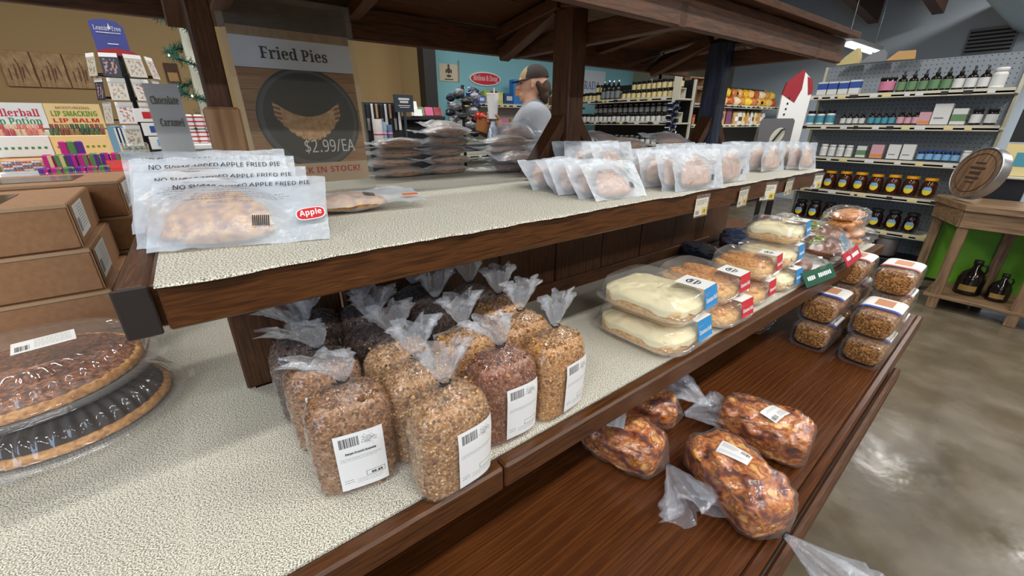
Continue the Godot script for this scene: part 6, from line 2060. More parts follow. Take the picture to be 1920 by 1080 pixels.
func gift_corner() -> void:
	# three-panel wheat picture
	var im := paper(256, 160, Color8(170, 134, 92))
	for y in 160:
		for x in 256:
			var q := nz.get_noise_2d(x * 0.012, y * 0.02) * 0.5 + 0.5
			im.set_pixel(x, y, Color8(214, 184, 138).lerp(Color8(160, 124, 88), q))
	rng.seed = 3
	for s in 9:
		var x0 := rng.randf_range(0, 256)
		var lean := rng.randf_range(-0.5, 0.5)
		var top := rng.randi_range(20, 90)
		var c := Color8(84, 52, 44).lerp(Color8(128, 92, 66), rng.randf())
		for y in range(top, 160):
			var x := int(x0 + lean * (160 - y))
			var w := 13 if y < top + 52 and (y % 9) < 7 else 2
			rect(im, clampi(x - w / 2, 0, 250), y, w, 1, c)
	var wheat := printed("wheat_print", im, 0.7)
	for i in 3:
		var o := thing("wheat_panel", "%s panel of the sepia wheat picture on the tan wall" % ["left", "middle", "right"][i], "picture", Vector3(-1.02 + i * 0.2, 1.62, -5.79), 0.0, "wheat picture panels")
		var b := MB.new()
		b.box(Vector3(0, 0.14, 0), Vector3(0.193, 0.282, 0.02), 0.002)
		part(o, "canvas", b, M.raw_wood_y)
		b = MB.new()
		b.card(0.188, 0.276, 0.001, Vector3(0, 0.002, 0.0115))
		part(o, "print", b, wheat)
	var o := thing("small_picture", "small dark framed picture on the tan wall by the garland", "picture", Vector3(0.05, 1.7, -5.79))
	var b := MB.new()
	b.box(Vector3(0, 0.09, 0), Vector3(0.11, 0.18, 0.02), 0.003)
	part(o, "frame", b, M.rough_wood_y)
	b = MB.new()
	b.card(0.08, 0.08, 0.001, Vector3(0, 0.015, 0.0115))
	part(o, "print", b, M.tan_card)
	# counter that carries the lip balm displays and the sweets
	o = thing("gift_counter", "white counter behind the boxes, crowded with small gifts", "counter", Vector3(-0.72, 0, -2.21))
	b = MB.new()
	b.box(Vector3(0, 0.56, 0), Vector3(1.28, 1.12, 0.74), 0.006)
	part(o, "body", b, M.front_paint)
	b = MB.new()
	b.box(Vector3(0, 1.13, 0), Vector3(1.32, 0.025, 0.78), 0.006)
	part(o, "top", b, M.white)
	balm_display("white card lip balm display, Lip Potion, at the left picture edge", Vector3(-0.47, 1.215, -2.28), 0.16, mat("card_pale", Color8(232, 236, 232), 0.6), [["Rollerball", "serifbold", 0.024, 0.04, Color8(196, 32, 72)], ["Lip Potion", "serifbold", 0.024, 0.008, Color8(44, 140, 92)]], [Color8(214, 120, 110), Color8(230, 170, 140), Color8(190, 80, 90), Color8(226, 196, 160)])
	balm_display("tan card lip balm display with green and red lettering", Vector3(-0.312, 1.215, -2.28), 0.152, mat("card_tan", Color8(238, 208, 146), 0.6), [["MOISTURIZING", "sans", 0.008, 0.058, Color8(120, 84, 40)], ["LIP SMACKING", "bold", 0.018, 0.038, Color8(92, 150, 30)], ["LIP BALM", "bold", 0.014, 0.014, Color8(196, 40, 36)]], [Color8(70, 110, 74), Color8(130, 70, 60), Color8(150, 120, 80), Color8(60, 80, 60)])
	o = thing("wooden_riser", "low orange-brown wooden stand under the lip balm displays", "stand", Vector3(-0.36, 1.143, -2.22))
	b = MB.new()
	b.box(Vector3(0, 0.06, 0), Vector3(0.32, 0.02, 0.2), 0.003)
	part(o, "top", b, mat("orange_wood", Color8(200, 140, 76), 0.5))
	for x in [-0.13, 0.0, 0.13]:
		b = MB.new()
		b.box(Vector3(x, 0.025, 0.05), Vector3(0.02, 0.05, 0.02), 0.002)
		part(o, "foot", b, M.orange_wood)
	var cols := [Color8(196, 40, 130), Color8(92, 140, 80), Color8(92, 50, 140)]
	for i in 14:
		var r := i / 8
		o = thing("candy_pouch", "%s purple and green candy pouch from left, %s row" % [nth(i % 8), "rear" if r == 0 else "front"], "candy pouch", Vector3(-0.365 + (i % 8) * 0.027, 1.1435 + (0.045 if r == 0 else 0.012), -1.99 + r * 0.1), 0.1, "candy pouches")
		b = MB.new()
		b.box(Vector3(0, 0.022, 0), Vector3(0.025, 0.046, 0.03), 0.004)
		part(o, "pouch", b, mat("pouch_%d" % (i % 3), cols[i % 3], 0.35))
		b = MB.new()
		b.box(Vector3(0.004, 0.022, 0.0155), Vector3(0.009, 0.04, 0.002), 0.0005)
		part(o, "stripe", b, M["pouch_%d" % ((i + 1) % 3)] if M.has("pouch_%d" % ((i + 1) % 3)) else M.label_cream)
	for r in 2:
		o = thing("pouch_tray", "%s clear tray holding the candy pouches" % ["rear", "front"][r], "tray", Vector3(-0.27, 1.143, -1.99 + r * 0.1), 0.1, "candy trays")
		b = MB.new()
		b.box(Vector3(0, 0.006 + 0.016 * (1 - r), 0), Vector3(0.24, 0.01 + 0.032 * (1 - r), 0.06), 0.003)
		part(o, "tray", b, M.label_rose)
		b = MB.new()
		b.box(Vector3(0, 0.03, 0.032), Vector3(0.24, 0.03, 0.002), 0.001)
		part(o, "front_wall", b, M.film)
	o = thing("pouch_sample", "large pink, green and violet sample pouch standing upright", "candy pouch", Vector3(-0.315, 1.21, -2.08), 0.05)
	for i in 3:
		b = MB.new()
		b.box(Vector3(-0.02 + i * 0.02, 0.03, 0), Vector3(0.0195, 0.06, 0.012), 0.003)
		part(o, "panel", b, M["pouch_%d" % i])
	for r in 2:
		o = thing("bead_box", "clear box of blue and red beads, %s one" % ["upper rear", "lower front"][r], "bead box", Vector3(-0.425 + 0.02 * r, 1.1435 + (0.042 if r == 0 else 0.0), -2.0 + 0.1 * r), 0.05, "bead boxes")
		b = MB.new()
		b.box(Vector3(0, 0.017, 0), Vector3(0.09, 0.034, 0.06), 0.003)
		part(o, "box", b, M.film)
		for k in 60:
			b = MB.new() if k % 3 == 0 else b
			b.box(Vector3(-0.038 + (k % 12) * 0.007, 0.006 + 0.0055 * (k / 12), 0.024 + 0.003 * (k % 2)), Vector3(0.006, 0.005, 0.006), 0.0015)
			if k % 3 == 2:
				part(o, "beads", b, [mat("bead_blue", Color8(40, 110, 170), 0.3), mat("bead_red", Color8(190, 60, 50), 0.3), M.white][(k / 3 + k / 12) % 3])
	o = thing("riser_block", "plain block lifting the rear bead box", "block", Vector3(-0.425, 1.143, -2.0))
	b = MB.new()
	b.box(Vector3(0, 0.02, 0), Vector3(0.1, 0.04, 0.07), 0.002)
	part(o, "block", b, M.label_white)
	o = thing("red_box", "glossy red open box beside the candy pouches", "box", Vector3(-0.19, 1.143, -1.9), 0.2)
	b = MB.new()
	b.box(Vector3(0, 0.024, 0), Vector3(0.06, 0.048, 0.06), 0.003)
	part(o, "box", b, mat("box_red", Color8(212, 44, 44), 0.35))
	b = MB.new()
	b.box(Vector3(0, 0.055, -0.03), Vector3(0.06, 0.03, 0.003), 0.001, Basis(Vector3.RIGHT, -0.4))
	part(o, "lid", b, M.box_red)
	for i in 2:
		o = thing("trinket_jar", "%s glass jar of greenish trinkets by the card rack" % ["upper", "lower"][i], "jar", Vector3(-0.155 + 0.012 * i, 1.143 + (0.06 if i == 0 else 0.0), -2.12), 0.0, "trinket jars")
		b = MB.new()
		b.lathe([Vector2(0, 0.002), Vector2(0.036, 0.002), Vector2(0.036, 0.044), Vector2(0, 0.044)], 18)
		part(o, "trinkets", b, grained("trinket", speckle(0.06, [[0.0, Color8(54, 60, 50)], [0.5, Color8(128, 134, 110)], [1.0, Color8(200, 204, 186)]], FastNoiseLite.TYPE_CELLULAR, 1, 128, 97), Vector3(30, 30, 30), 0.4))
		b = MB.new()
		b.lathe([Vector2(0, 0), Vector2(0.039, 0), Vector2(0.04, 0.05), Vector2(0.037, 0.056), Vector2(0, 0.057)], 18)
		part(o, "glass", b, M.shell)
	# greeting card spinner
	o = thing("card_spinner", "wire greeting card spinner with a blue Leanin' Tree header", "card rack", Vector3(-0.17, 0, -3.08))
	b = MB.new()
	b.tube([Vector3(0, 0, 0), Vector3(0, 1.68, 0)], 0.012, 8)
	b.lathe([Vector2(0, 0), Vector2(0.22, 0), Vector2(0.22, 0.02), Vector2(0, 0.03)], 20)
	part(o, "pole", b, M.dark_metal)
	b = MB.new()
	b.prism(PackedVector2Array([Vector2(-0.062, -0.02), Vector2(0.062, -0.02), Vector2(0.062, 0.1), Vector2(0.04, 0.122), Vector2(0, 0.13), Vector2(-0.04, 0.125), Vector2(-0.062, 0.115)]), 0.004, Basis(), Vector3(-0.01, 1.66, 0.06))
	var hd := part(o, "header", b, mat("header_blue", Color8(66, 74, 150), 0.5), "violet blue header board")
	lettering(hd, "Leanin' Tree", "serif", 0.018, M.white_card, Vector3(-0.01, 1.752, 0.061), 0.1)
	b = MB.new()
	b.box(Vector3(-0.01, 1.732, 0.061), Vector3(0.09, 0.003, 0.002), 0.0003)
	b.box(Vector3(-0.005, 1.685, 0.061), Vector3(0.04, 0.004, 0.002), 0.0003)
	b.prism(PackedVector2Array([Vector2(-0.006, 0), Vector2(0.006, 0), Vector2(0, 0.026)]), 0.001, Basis(), Vector3(-0.002, 1.748, 0.0612))
	part(hd, "header_lines", b, M.white_card)
	b = MB.new()
	var arch := PackedVector2Array()
	for i in 13:
		arch.append(Vector2(-cos(i * PI / 12) * 0.08, sin(i * PI / 12) * 0.03))
	b.prism(arch, 0.006, Basis(), Vector3(0.0, 1.635, 0.07))
	part(o, "red_arch", b, mat("arch_red", Color8(176, 36, 44), 0.5))
	for ring in 4:
		b = MB.new()
		var pts := []
		for i in 17:
			pts.append(Vector3(cos(i * TAU / 16) * 0.12, 1.235 + ring * 0.105, sin(i * TAU / 16) * 0.12))
		b.tube(pts, 0.003, 5)
		for i in 4:
			b.tube([Vector3(0, 1.235 + ring * 0.105, 0), Vector3(cos(i * PI / 2) * 0.12, 1.235 + ring * 0.105, sin(i * PI / 2) * 0.12)], 0.003, 5)
		part(o, "wire_ring", b, M.dark_metal)
	# four little pictures for the cards: blots of paint on pale paper
	var faces := []
	for k in 4:
		var ci := paper(48, 64, [Color8(214, 210, 204), Color8(206, 200, 190), Color8(44, 52, 70), Color8(196, 188, 172)][k])
		for y in 64:
			for x in 48:
				if nz.get_noise_2d(x * 0.09 + k * 30.0, y * 0.08) > 0.12 and absf(x - 24) < 18 and y > 14 and y < 58:
					ci.set_pixel(x, y, [Color8(150, 62, 72), Color8(150, 132, 110), Color8(172, 110, 100), Color8(110, 92, 74)][k].lerp(Color8(196, 176, 160), clampf(nz.get_noise_2d(x * 0.3, y * 0.3 + k * 9.0) + 0.4, 0, 1)))
		faces.append(printed("card_face_%d" % k, ci, 0.55))
	var n := 0
	for ring in 4:
		for i in 4:
			var a := -0.35 + i * 0.75 - 0.7
			var c := thing("greeting_card", "%s greeting card from left in the spinner's %s row" % [nth(i), ["lowest", "second", "third", "topmost"][ring]], "card", Vector3(-0.17 + sin(a) * 0.135, 1.215 + ring * 0.108, -3.08 + cos(a) * 0.135), a, "cards on the spinner")
			b = MB.new()
			b.card(0.072, 0.1, 0.002, Vector3.ZERO, Basis(Vector3.RIGHT, -0.15))
			part(c, "card", b, faces[(n * 3 + ring) % 4])
			b = MB.new()
			b.card(0.072, 0.018, 0.0006, Basis(Vector3.RIGHT, -0.15) * Vector3(0, 0.083, 0.0012), Basis(Vector3.RIGHT, -0.15))
			part(c, "envelope_edge", b, M.white_card)
			n += 1
	for i in 3:
		o = thing("gift_packet", "%s white and blue gift packet under the card spinner" % ["upper", "middle", "lower"][i], "packet", Vector3(-0.12 + 0.012 * i, 1.33 - i * 0.062, -2.72), 0.1, "packets under the card spinner")
		b = MB.new()
		b.box(Vector3(0, 0.03, 0), Vector3(0.085, 0.058, 0.01), 0.001)
		part(o, "packet", b, M.white_card)
		b = MB.new()
		b.box(Vector3(0.01, 0.03, 0.0055), Vector3(0.05, 0.03, 0.002), 0.0005)
		part(o, "print", b, [M.red_ink, M.deep_blue, M.label_sky][i])
	o = thing("packet_stand", "slim stand carrying the gift packets", "stand", Vector3(-0.11, 0, -2.74))
	b = MB.new()
	b.box(Vector3(0, 0.68, 0), Vector3(0.07, 1.36, 0.02), 0.002)
	part(o, "panel", b, M.dark_metal)
	b = MB.new()
	b.box(Vector3(0, 0.01, 0), Vector3(0.25, 0.02, 0.2), 0.002)
	part(o, "foot", b, M.dark_metal)
	for i in 3:
		o = thing("blue_folder", "%s upright blue booklet left of the card spinner" % nth(i), "booklet", Vector3(-0.232 + i * 0.012, 1.143, -2.42), 0.3, "blue booklets")
		b = MB.new()
		b.box(Vector3(0, 0.085, 0), Vector3(0.009, 0.17, 0.1), 0.001)
		part(o, "cover", b, M.deep_blue if i % 2 else M.label_sky)
		b = MB.new()
		b.box(Vector3(0, 0.085, 0.0505), Vector3(0.006, 0.16, 0.002), 0.0005)
		part(o, "spine_stripe", b, M.white_card)
	# white door frame wound with a lit garland
	o = thing("door_frame", "white upright door frame post behind the card rack", "door frame", Vector3(0.15, 0, -3.7))
	b = MB.new()
	b.box(Vector3(0, 1.25, 0), Vector3(0.05, 2.5, 0.06), 0.004)
	part(o, "jamb", b, mat("jamb_white", Color8(206, 206, 190), 0.5))
	b = MB.new()
	b.box(Vector3(0.035, 1.25, 0.02), Vector3(0.02, 2.5, 0.02), 0.002)
	part(o, "glass_edge", b, M.steel)
	o = thing("garland", "green tinsel garland with small lights wound round the door frame", "garland", Vector3(0.13, 0, -3.66))
	b = MB.new()
	var needles := MB.new()
	var bulbs := []
	var path := []
	for i in 150:
		var t := i / 149.0
		var a := t * TAU * 4.2
		path.append(Vector3(cos(a) * 0.085, 1.22 + t * 0.86, sin(a) * 0.085))
	b.tube(path, 0.006, 5)
	for i in 2600:
		var p: Vector3 = path[rng.randi() % 150]
		var d := Vector3(rng.randfn(), rng.randfn(), rng.randfn()).normalized() * rng.randf_range(0.025, 0.058)
		var sd := d.cross(Vector3(rng.randfn(), rng.randfn(), rng.randfn())).normalized() * 0.0024
		needles.quad(p - sd, p + sd, p + d + sd * 0.4, p + d - sd * 0.4, d.cross(sd))
	part(o, "stem", b, mat("tinsel_dark", Color8(24, 58, 48), 0.6))
	var nd := part(o, "needles", needles, mat("tinsel", Color8(40, 96, 78), 0.55))
	nd.set_meta("kind", "stuff")
	var glow := mat("fairy_light_glow", Color8(255, 244, 214), 0.3)
	glow.emission_enabled = true
	glow.emission = Color(1.0, 0.93, 0.78)
	glow.emission_energy_multiplier = 5.0
	for i in 14:
		var p: Vector3 = path[6 + i * 10] * Vector3(1.2, 1, 1.2)
		b = MB.new()
		b.lathe([Vector2(0, -0.006), Vector2(0.004, -0.004), Vector2(0.005, 0.0), Vector2(0.003, 0.006), Vector2(0, 0.009)], 8, p)
		part(o, "light_bulb", b, glow)
	# red and white striped candy beside the post
	for i in 6:
		o = thing("candy_pack", "%s red and white candy pack from left beyond the pale post" % nth(i), "candy pack", Vector3(0.032 + (i % 3) * 0.036, 1.24 + (i / 3) * 0.062, -2.4), 0.0, "striped candy packs")
		b = MB.new()
		b.box(Vector3(0, 0.03, 0), Vector3(0.033, 0.058, 0.03), 0.005)
		part(o, "pack", b, M.white)
		for k in 3:
			b = MB.new()
			b.box(Vector3(0, 0.012 + k * 0.018, 0.0005), Vector3(0.0336, 0.008, 0.0306), 0.002)
			part(o, "red_stripe", b, M.red_ink)
	o = thing("candy_stand", "small white stand carrying the striped candy packs", "stand", Vector3(0.07, 0, -2.4))
	b = MB.new()
	b.box(Vector3(0, 0.61, -0.0), Vector3(0.16, 1.22, 0.1), 0.004)
	part(o, "column", b, M.label_white)
	b = MB.new()
	b.box(Vector3(0, 1.229, 0), Vector3(0.2, 0.02, 0.14), 0.003)
	part(o, "top", b, M.white)


func balm_display(label: String, at: Vector3, wide: float, card: Material, lines: Array, tubes: Array) -> void:
	var o := thing("lip_balm_display", label, "display", at, 0.0, "lip balm displays")
	var b := MB.new()
	var lean := Basis(Vector3.RIGHT, -0.12)
	b.card(wide, 0.085, 0.003, Vector3(0, 0.095, -0.05), lean)
	var c := part(o, "header_card", b, card)
	for l in lines:
		lettering(c, l[0], l[1], l[2], mat("ink_" + l[4].to_html(false), l[4], 0.6), Vector3(0, 0.095, -0.05) + lean * Vector3(0, l[3] + 0.012, 0.001), wide * (0.82 if l[2] > 0.01 else 0.6), lean)
	b = MB.new()
	b.box(Vector3(0, 0.035, 0.0), Vector3(wide, 0.07, 0.07), 0.002, Basis(Vector3.RIGHT, 0.0))
	b.box(Vector3(0, 0.078, -0.03), Vector3(wide, 0.02, 0.03), 0.002)
	part(o, "tray", b, card)
	var k := int(wide / 0.0135)
	for i in k:
		for r in 2:
			b = MB.new()
			b.tube([Vector3(-wide / 2 + 0.009 + i * 0.0135, 0.07 + r * 0.014, 0.02 - r * 0.028), Vector3(-wide / 2 + 0.009 + i * 0.0135, 0.092 + r * 0.016, 0.018 - r * 0.03)], 0.0056, 8)
			part(o, "balm_tube", b, mat("balm_" + tubes[(i / 2 + r) % 4].to_html(false), tubes[(i / 2 + r) % 4], 0.4))
	b = MB.new()
	for i in 9:
		b.box(Vector3(-wide * 0.4 + i * wide * 0.1, 0.03, 0.0355), Vector3(wide * 0.05, 0.008, 0.001), 0.0002)
	part(o, "front_print", b, mat("ink_" + lines[1][4].to_html(false), lines[1][4], 0.6))


# ---- the shopper ----

func nets(b: MB, bones: Array, cell: float, blend: float) -> void:
	# surface round tapered bones [from, to, radius, radius] that melt into one another
	var lo := Vector3(1e9, 1e9, 1e9)
	var hi := -lo
	for q in bones:
		var r := maxf(q[2], q[3]) + blend + cell * 2.0
		lo = lo.min(q[0] - Vector3(r, r, r)).min(q[1] - Vector3(r, r, r))
		hi = hi.max(q[0] + Vector3(r, r, r)).max(q[1] + Vector3(r, r, r))
	var nx := int((hi.x - lo.x) / cell) + 2
	var ny := int((hi.y - lo.y) / cell) + 2
	var nzz := int((hi.z - lo.z) / cell) + 2
	var f := PackedFloat32Array()
	f.resize(nx * ny * nzz)
	f.fill(1.0)
	for q in bones:
		var a: Vector3 = q[0]
		var d: Vector3 = q[1] - a
		var dd := maxf(d.length_squared(), 1e-9)
		var r := maxf(q[2], q[3]) + blend + cell * 1.5
		var l := (a.min(q[1]) - Vector3(r, r, r) - lo) / cell
		var h := (a.max(q[1]) + Vector3(r, r, r) - lo) / cell
		for z in range(maxi(0, int(l.z)), mini(nzz, int(h.z) + 1)):
			for y in range(maxi(0, int(l.y)), mini(ny, int(h.y) + 1)):
				var base := (z * ny + y) * nx
				for x in range(maxi(0, int(l.x)), mini(nx, int(h.x) + 1)):
					var p := lo + Vector3(x, y, z) * cell - a
					var t := clampf(p.dot(d) / dd, 0.0, 1.0)
					var s := (p - d * t).length() - lerpf(q[2], q[3], t)
					var o := f[base + x]
					var k := maxf(blend - absf(o - s), 0.0) / blend
					f[base + x] = minf(o, s) - k * k * blend * 0.25
	var at := {}
	var step := [1, nx, nx * ny]
	var first := b.v.size()
	for z in nzz - 1:
		for y in ny - 1:
			for x in nx - 1:
				var i := (z * ny + y) * nx + x
				var inside := 0
				for k in 8:
					if f[i + (k & 1) + ((k >> 1) & 1) * nx + (k >> 2) * nx * ny] < 0.0:
						inside += 1
				if inside == 0 or inside == 8:
					continue
				var p := Vector3.ZERO
				var c := 0
				for e in 12:
					var ax := e / 4
					var u := (ax + 1) % 3
					var w := (ax + 2) % 3
					var s := Vector3.ZERO
					s[u] = e & 1
					s[w] = (e >> 1) & 1
					var j: int = i + int(s.x) + int(s.y) * nx + int(s.z) * nx * ny
					var v0 := f[j]
					var v1: float = f[j + step[ax]]
					if (v0 < 0.0) != (v1 < 0.0):
						s[ax] = v0 / (v0 - v1)
						p += s
						c += 1
				at[i] = b.v.size()
				b.v.append(lo + (Vector3(x, y, z) + p / c) * cell)
				var g := Vector3(f[i + 1] - f[i], f[i + nx] - f[i], f[i + nx * ny] - f[i])
				b.n.append(g.normalized())
				b.t.append(Vector2.ZERO)
	for i in at:
		for ax in 3:
			var u: int = step[(ax + 1) % 3]
			var w: int = step[(ax + 2) % 3]
			var v0 := f[i]
			var v1: float = f[i + step[ax]]
			if (v0 < 0.0) == (v1 < 0.0) or not (at.has(i - u) and at.has(i - w) and at.has(i - u - w)):
				continue
			var q := PackedInt32Array([at[i], at[i - u], at[i - u - w], at[i - w]])
			if v0 < 0.0:
				b.ix.append_array(PackedInt32Array([q[0], q[2], q[1], q[0], q[3], q[2]]))
			else:
				b.ix.append_array(PackedInt32Array([q[0], q[1], q[2], q[0], q[2], q[3]]))
	for i in range(first, b.v.size()):
		b.n[i] = Vector3.ZERO
	for k in range(0, b.ix.size(), 3):
		if b.ix[k] >= first:
			var c := (b.v[b.ix[k + 2]] - b.v[b.ix[k]]).cross(b.v[b.ix[k + 1]] - b.v[b.ix[k]])
			for j in 3:
				b.n[b.ix[k + j]] += c
	for i in range(first, b.v.size()):
		b.n[i] = b.n[i].normalized()


func shopper() -> void:
	# faces local +z, his left side (+x) toward the camera
	var o := thing("person", "man in dark cap and grey T-shirt holding a white cup", "person", Vector3(2.05, 0, -2.475), deg_to_rad(-127.0))
	var skin := mat("skin", Color8(206, 156, 128), 0.55)
	var V := func(x: float, y: float, z: float) -> Vector3: return Vector3(x, y, z)
	var b := MB.new()
	nets(b, [
		[V.call(0, 1.0, 0), V.call(0, 1.3, -0.01), 0.12, 0.13], [V.call(-0.1, 1.36, -0.01), V.call(0.1, 1.36, -0.01), 0.085, 0.085],
		[V.call(0, 1.38, -0.02), V.call(0, 1.5, 0.015), 0.062, 0.056],
		[V.call(0.17, 1.385, -0.01), V.call(0.225, 1.13, -0.03), 0.055, 0.042], [V.call(0.225, 1.13, -0.03), V.call(0.19, 0.95, 0.16), 0.04, 0.028],
		[V.call(-0.17, 1.385, -0.01), V.call(-0.21, 1.13, 0.04), 0.055, 0.042], [V.call(-0.21, 1.13, 0.04), V.call(-0.085, 1.31, 0.235), 0.04, 0.028],
		[V.call(0.09, 0.95, 0), V.call(0.1, 0.5, 0.02), 0.085, 0.055], [V.call(0.1, 0.5, 0.02), V.call(0.1, 0.09, -0.01), 0.052, 0.036],
		[V.call(-0.09, 0.95, 0), V.call(-0.1, 0.5, 0.02), 0.085, 0.055], [V.call(-0.1, 0.5, 0.02), V.call(-0.1, 0.09, -0.01), 0.052, 0.036]], 0.016, 0.05)
	# head
	nets(b, [
		[V.call(0, 1.585, -0.03), V.call(0, 1.6, 0.01), 0.078, 0.076], [V.call(0, 1.545, 0.035), V.call(0, 1.51, 0.045), 0.055, 0.042],
		[V.call(0, 1.487, 0.066), V.call(0, 1.482, 0.07), 0.022, 0.02], [V.call(0, 1.585, 0.088), V.call(0, 1.552, 0.108), 0.009, 0.014],
		[V.call(-0.03, 1.603, 0.078), V.call(0.03, 1.603, 0.078), 0.014, 0.014], [V.call(-0.016, 1.517, 0.088), V.call(0.016, 1.517, 0.088), 0.007, 0.007], [V.call(-0.014, 1.506, 0.087), V.call(0.014, 1.506, 0.087), 0.007, 0.007],
		[V.call(0.076, 1.59, -0.005), V.call(0.08, 1.555, 0.003), 0.015, 0.01], [V.call(-0.076, 1.59, -0.005), V.call(-0.08, 1.555, 0.003), 0.015, 0.01],
		[V.call(0, 1.5, 0.01), V.call(0, 1.44, -0.01), 0.05, 0.055]], 0.006, 0.02)
	# hands: the right closed round the cup, the left hanging
	var c := Vector3(-0.055, 1.36, 0.285)
	var hand := [[V.call(-0.085, 1.31, 0.235), V.call(-0.095, 1.345, 0.262), 0.026, 0.028]]
	for i in 4:
		var y := 1.335 + i * 0.019
		var r := 0.0395
		var path := []
		for k in 4:
			var a := 3.6 - k * (0.62 - 0.03 * absf(i - 1.5))
			path.append(c + Vector3(cos(a) * r, y - c.y, sin(a) * r))
		for k in 3:
			hand.append([path[k], path[k + 1], 0.0095 - 0.0007 * k, 0.009 - 0.0007 * k])
	hand.append([V.call(-0.09, 1.345, 0.255), c + Vector3(0.005, 0.0, -0.04), 0.012, 0.0105])
	hand.append([c + Vector3(0.005, 0.0, -0.04), c + Vector3(0.034, 0.02, -0.026), 0.0105, 0.009])
	nets(b, hand, 0.004, 0.008)
	hand = [[V.call(0.19, 0.95, 0.16), V.call(0.185, 0.9, 0.2), 0.027, 0.03]]
	for i in 4:
		var x := 0.165 + i * 0.016
		hand.append([V.call(x, 0.895, 0.205), V.call(x, 0.86, 0.232), 0.0095, 0.009])
		hand.append([V.call(x, 0.86, 0.232), V.call(x - 0.004, 0.828 + 0.004 * absf(i - 1.0), 0.236), 0.009, 0.008])
	hand.append([V.call(0.168, 0.92, 0.2), V.call(0.148, 0.885, 0.222), 0.011, 0.009])
	nets(b, hand, 0.004, 0.008)
	var body := part(o, "body", b, skin)
	b = MB.new()
	for x in [-0.031, 0.031]:
		b.lathe([Vector2(0, -0.008), Vector2(0.006, -0.006), Vector2(0.0085, 0), Vector2(0.006, 0.006), Vector2(0, 0.008)], 10, Vector3(x, 1.585, 0.079))
	part(body, "eyes", b, M.ink)
	# clothing
	b = MB.new()
	nets(b, [
		[V.call(0, 0.92, 0), V.call(0, 1.28, -0.01), 0.155, 0.16], [V.call(-0.12, 1.35, -0.015), V.call(0.12, 1.35, -0.015), 0.098, 0.098],
		[V.call(0, 1.4, -0.02), V.call(0, 1.432, -0.012), 0.075, 0.066],
		[V.call(0.165, 1.375, -0.012), V.call(0.222, 1.16, -0.025), 0.075, 0.062], [V.call(-0.165, 1.375, -0.012), V.call(-0.207, 1.16, 0.03), 0.075, 0.062]], 0.014, 0.06)
	var sh := part(o, "t_shirt", b, mat("shirt_grey", Color8(150, 154, 162), 0.9))
	b = MB.new()
	b.box(Vector3(0.268, 1.27, -0.03), Vector3(0.003, 0.012, 0.05), 0.001)
	part(sh, "sleeve_mark", b, M.white)
	b = MB.new()
	nets(b, [[V.call(-0.06, 0.94, 0), V.call(0.06, 0.94, 0), 0.13, 0.13], [V.call(0.09, 0.9, 0), V.call(0.1, 0.5, 0.02), 0.1, 0.075], [V.call(0.1, 0.5, 0.02), V.call(0.1, 0.12, -0.01), 0.075, 0.062], [V.call(-0.09, 0.9, 0), V.call(-0.1, 0.5, 0.02), 0.1, 0.075], [V.call(-0.1, 0.5, 0.02), V.call(-0.1, 0.12, -0.01), 0.075, 0.062]], 0.018, 0.04)
	part(o, "trousers", b, mat("denim", Color8(48, 58, 84), 0.9))
	for x in [-0.1, 0.1]:
		b = MB.new()
		nets(b, [[V.call(x, 0.048, -0.03), V.call(x, 0.042, 0.16), 0.045, 0.038], [V.call(x, 0.09, -0.02), V.call(x, 0.05, 0.0), 0.045, 0.045]], 0.012, 0.03)
		part(o, "shoe", b, M.black)
	b = MB.new()
	nets(b, [[V.call(-0.02, 1.565, -0.075), V.call(0.02, 1.56, -0.08), 0.05, 0.05], [V.call(0.05, 1.545, -0.075), V.call(-0.05, 1.545, -0.075), 0.036, 0.036], [V.call(-0.05, 1.5, -0.085), V.call(0.05, 1.5, -0.085), 0.032, 0.032], [V.call(0.072, 1.575, -0.035), V.call(0.06, 1.53, -0.06), 0.02, 0.02], [V.call(-0.072, 1.575, -0.035), V.call(-0.06, 1.53, -0.06), 0.02, 0.02],
		[V.call(0.04, 1.475, -0.09), V.call(0.03, 1.465, -0.1), 0.018, 0.016], [V.call(-0.01, 1.468, -0.1), V.call(-0.04, 1.47, -0.095), 0.018, 0.018], [V.call(0.03, 1.53, -0.12), V.call(-0.03, 1.52, -0.118), 0.02, 0.02]], 0.007, 0.012)
	part(o, "hair", b, mat("hair_brown", Color8(62, 42, 28), 0.8), "curly brown hair at the nape")
	b = MB.new()
	b.grid(30, 10, func(u: float, v: float) -> Vector3:
		var a := u * TAU
		var q := v * PI * 0.5
		return Vector3(cos(a) * cos(q) * 0.089, 1.612 + sin(q) * 0.092 + 0.012 * (1.0 - v) * -sin(a), -0.012 + sin(a) * cos(q) * 0.104), true, Vector3.UP)
	var cap := part(o, "cap", b, mat("cap_dark", Color8(44, 36, 32), 0.85), "dark brown cap")
	b = MB.new()
	b.grid(16, 8, func(u: float, v: float) -> Vector3:
		var a := PI * (0.2 + 0.6 * u)
		var q := v * PI * 0.42
		return Vector3(cos(a) * cos(q) * 0.0905, 1.608 + sin(q) * 0.0935 - 0.008 * (1.0 - v), -0.011 + sin(a) * cos(q) * 0.1055), false, Vector3(0, 0, 1))
	part(cap, "front_panel", b, mat("cap_tan", Color8(150, 128, 96), 0.85), "tan front panel")
	b = MB.new()
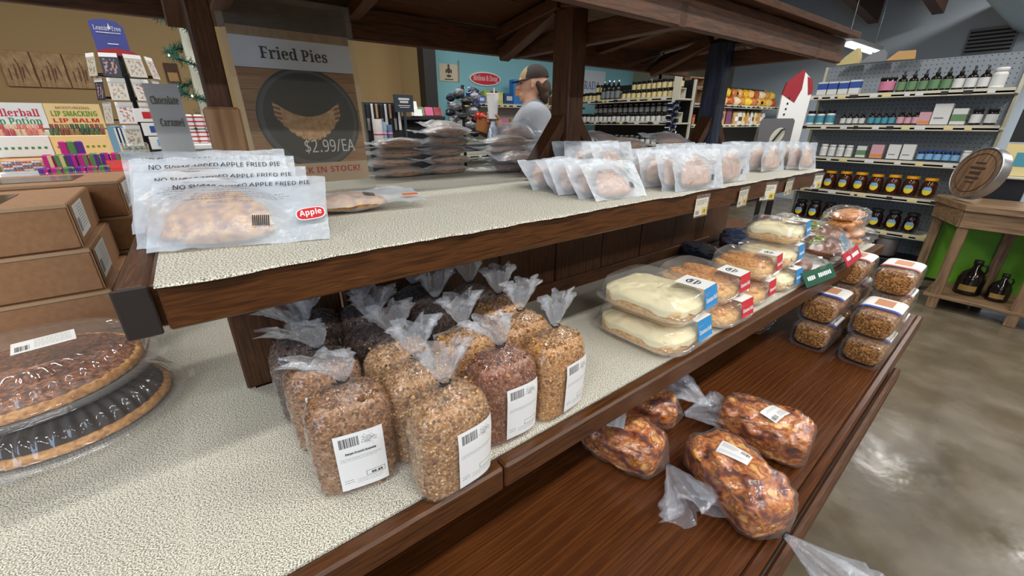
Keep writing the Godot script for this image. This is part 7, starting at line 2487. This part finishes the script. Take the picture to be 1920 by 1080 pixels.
	for s in [1.0, -1.0]:
		b.grid(16, 6, func(u: float, v: float) -> Vector3:
			var a := PI * (0.1 + 0.8 * u)
			var r := 0.094 + v * 0.062 * sin(a)
			return Vector3(cos(a) * (0.086 + 0.004 * v), 1.604 - v * 0.014 * sin(a) + 0.004 * cos(a * 2.0) + s * 0.0018, -0.01 + sin(a) * (r + 0.008)), false, Vector3(0, s, 0))
	part(cap, "brim", b, M.cap_dark)
	b = MB.new()
	var cord := []
	for i in 15:
		var a := PI * (-0.1 + 1.2 * i / 14.0)
		cord.append(Vector3(cos(a) * 0.078, 1.42 - 0.05 * maxf(0, sin(a)), -0.01 + sin(a) * 0.085))
	b.tube(cord, 0.004, 5)
	part(o, "neck_cord", b, M.black)
	# the cup, and the cloth under it
	var wc := o.transform * c
	var cup := thing("foam_cup", "tall white foam cup in the man's hand", "cup", wc - Vector3(0, 0.01, 0))
	b = MB.new()
	b.lathe([Vector2(0, 0), Vector2(0.03, 0), Vector2(0.032, 0.004), Vector2(0.0445, 0.165), Vector2(0.047, 0.167), Vector2(0.047, 0.172), Vector2(0.043, 0.172), Vector2(0.031, 0.012), Vector2(0, 0.012)], 26)
	part(cup, "cup", b, M.white)
	b = MB.new()
	b.tube([Vector3(0.005, 0.01, 0), Vector3(0.012, 0.21, 0.004)], 0.0035, 7)
	part(cup, "straw", b, M.white_card)
	cup = thing("checked_cloth", "pale blue checked cloth held under the foam cup", "cloth", wc - Vector3(0, 0.14, 0), 0.3)
	b = MB.new()
	b.grid(24, 14, func(u: float, v: float) -> Vector3:
		var a := u * TAU
		var r := 0.018 + 0.03 * (1.0 - v) * (1.0 + 0.35 * sin(a * 5.0))
		return Vector3(cos(a) * r, v * 0.115, sin(a) * r * 0.7), true)
	part(cup, "cloth", b, grained("blue_check", speckle(0.03, [[0.0, Color8(96, 130, 170)], [0.5, Color8(170, 190, 210)], [1.0, Color8(226, 232, 238)]], FastNoiseLite.TYPE_CELLULAR, 1, 128, 99), Vector3(14, 14, 14), 0.9))
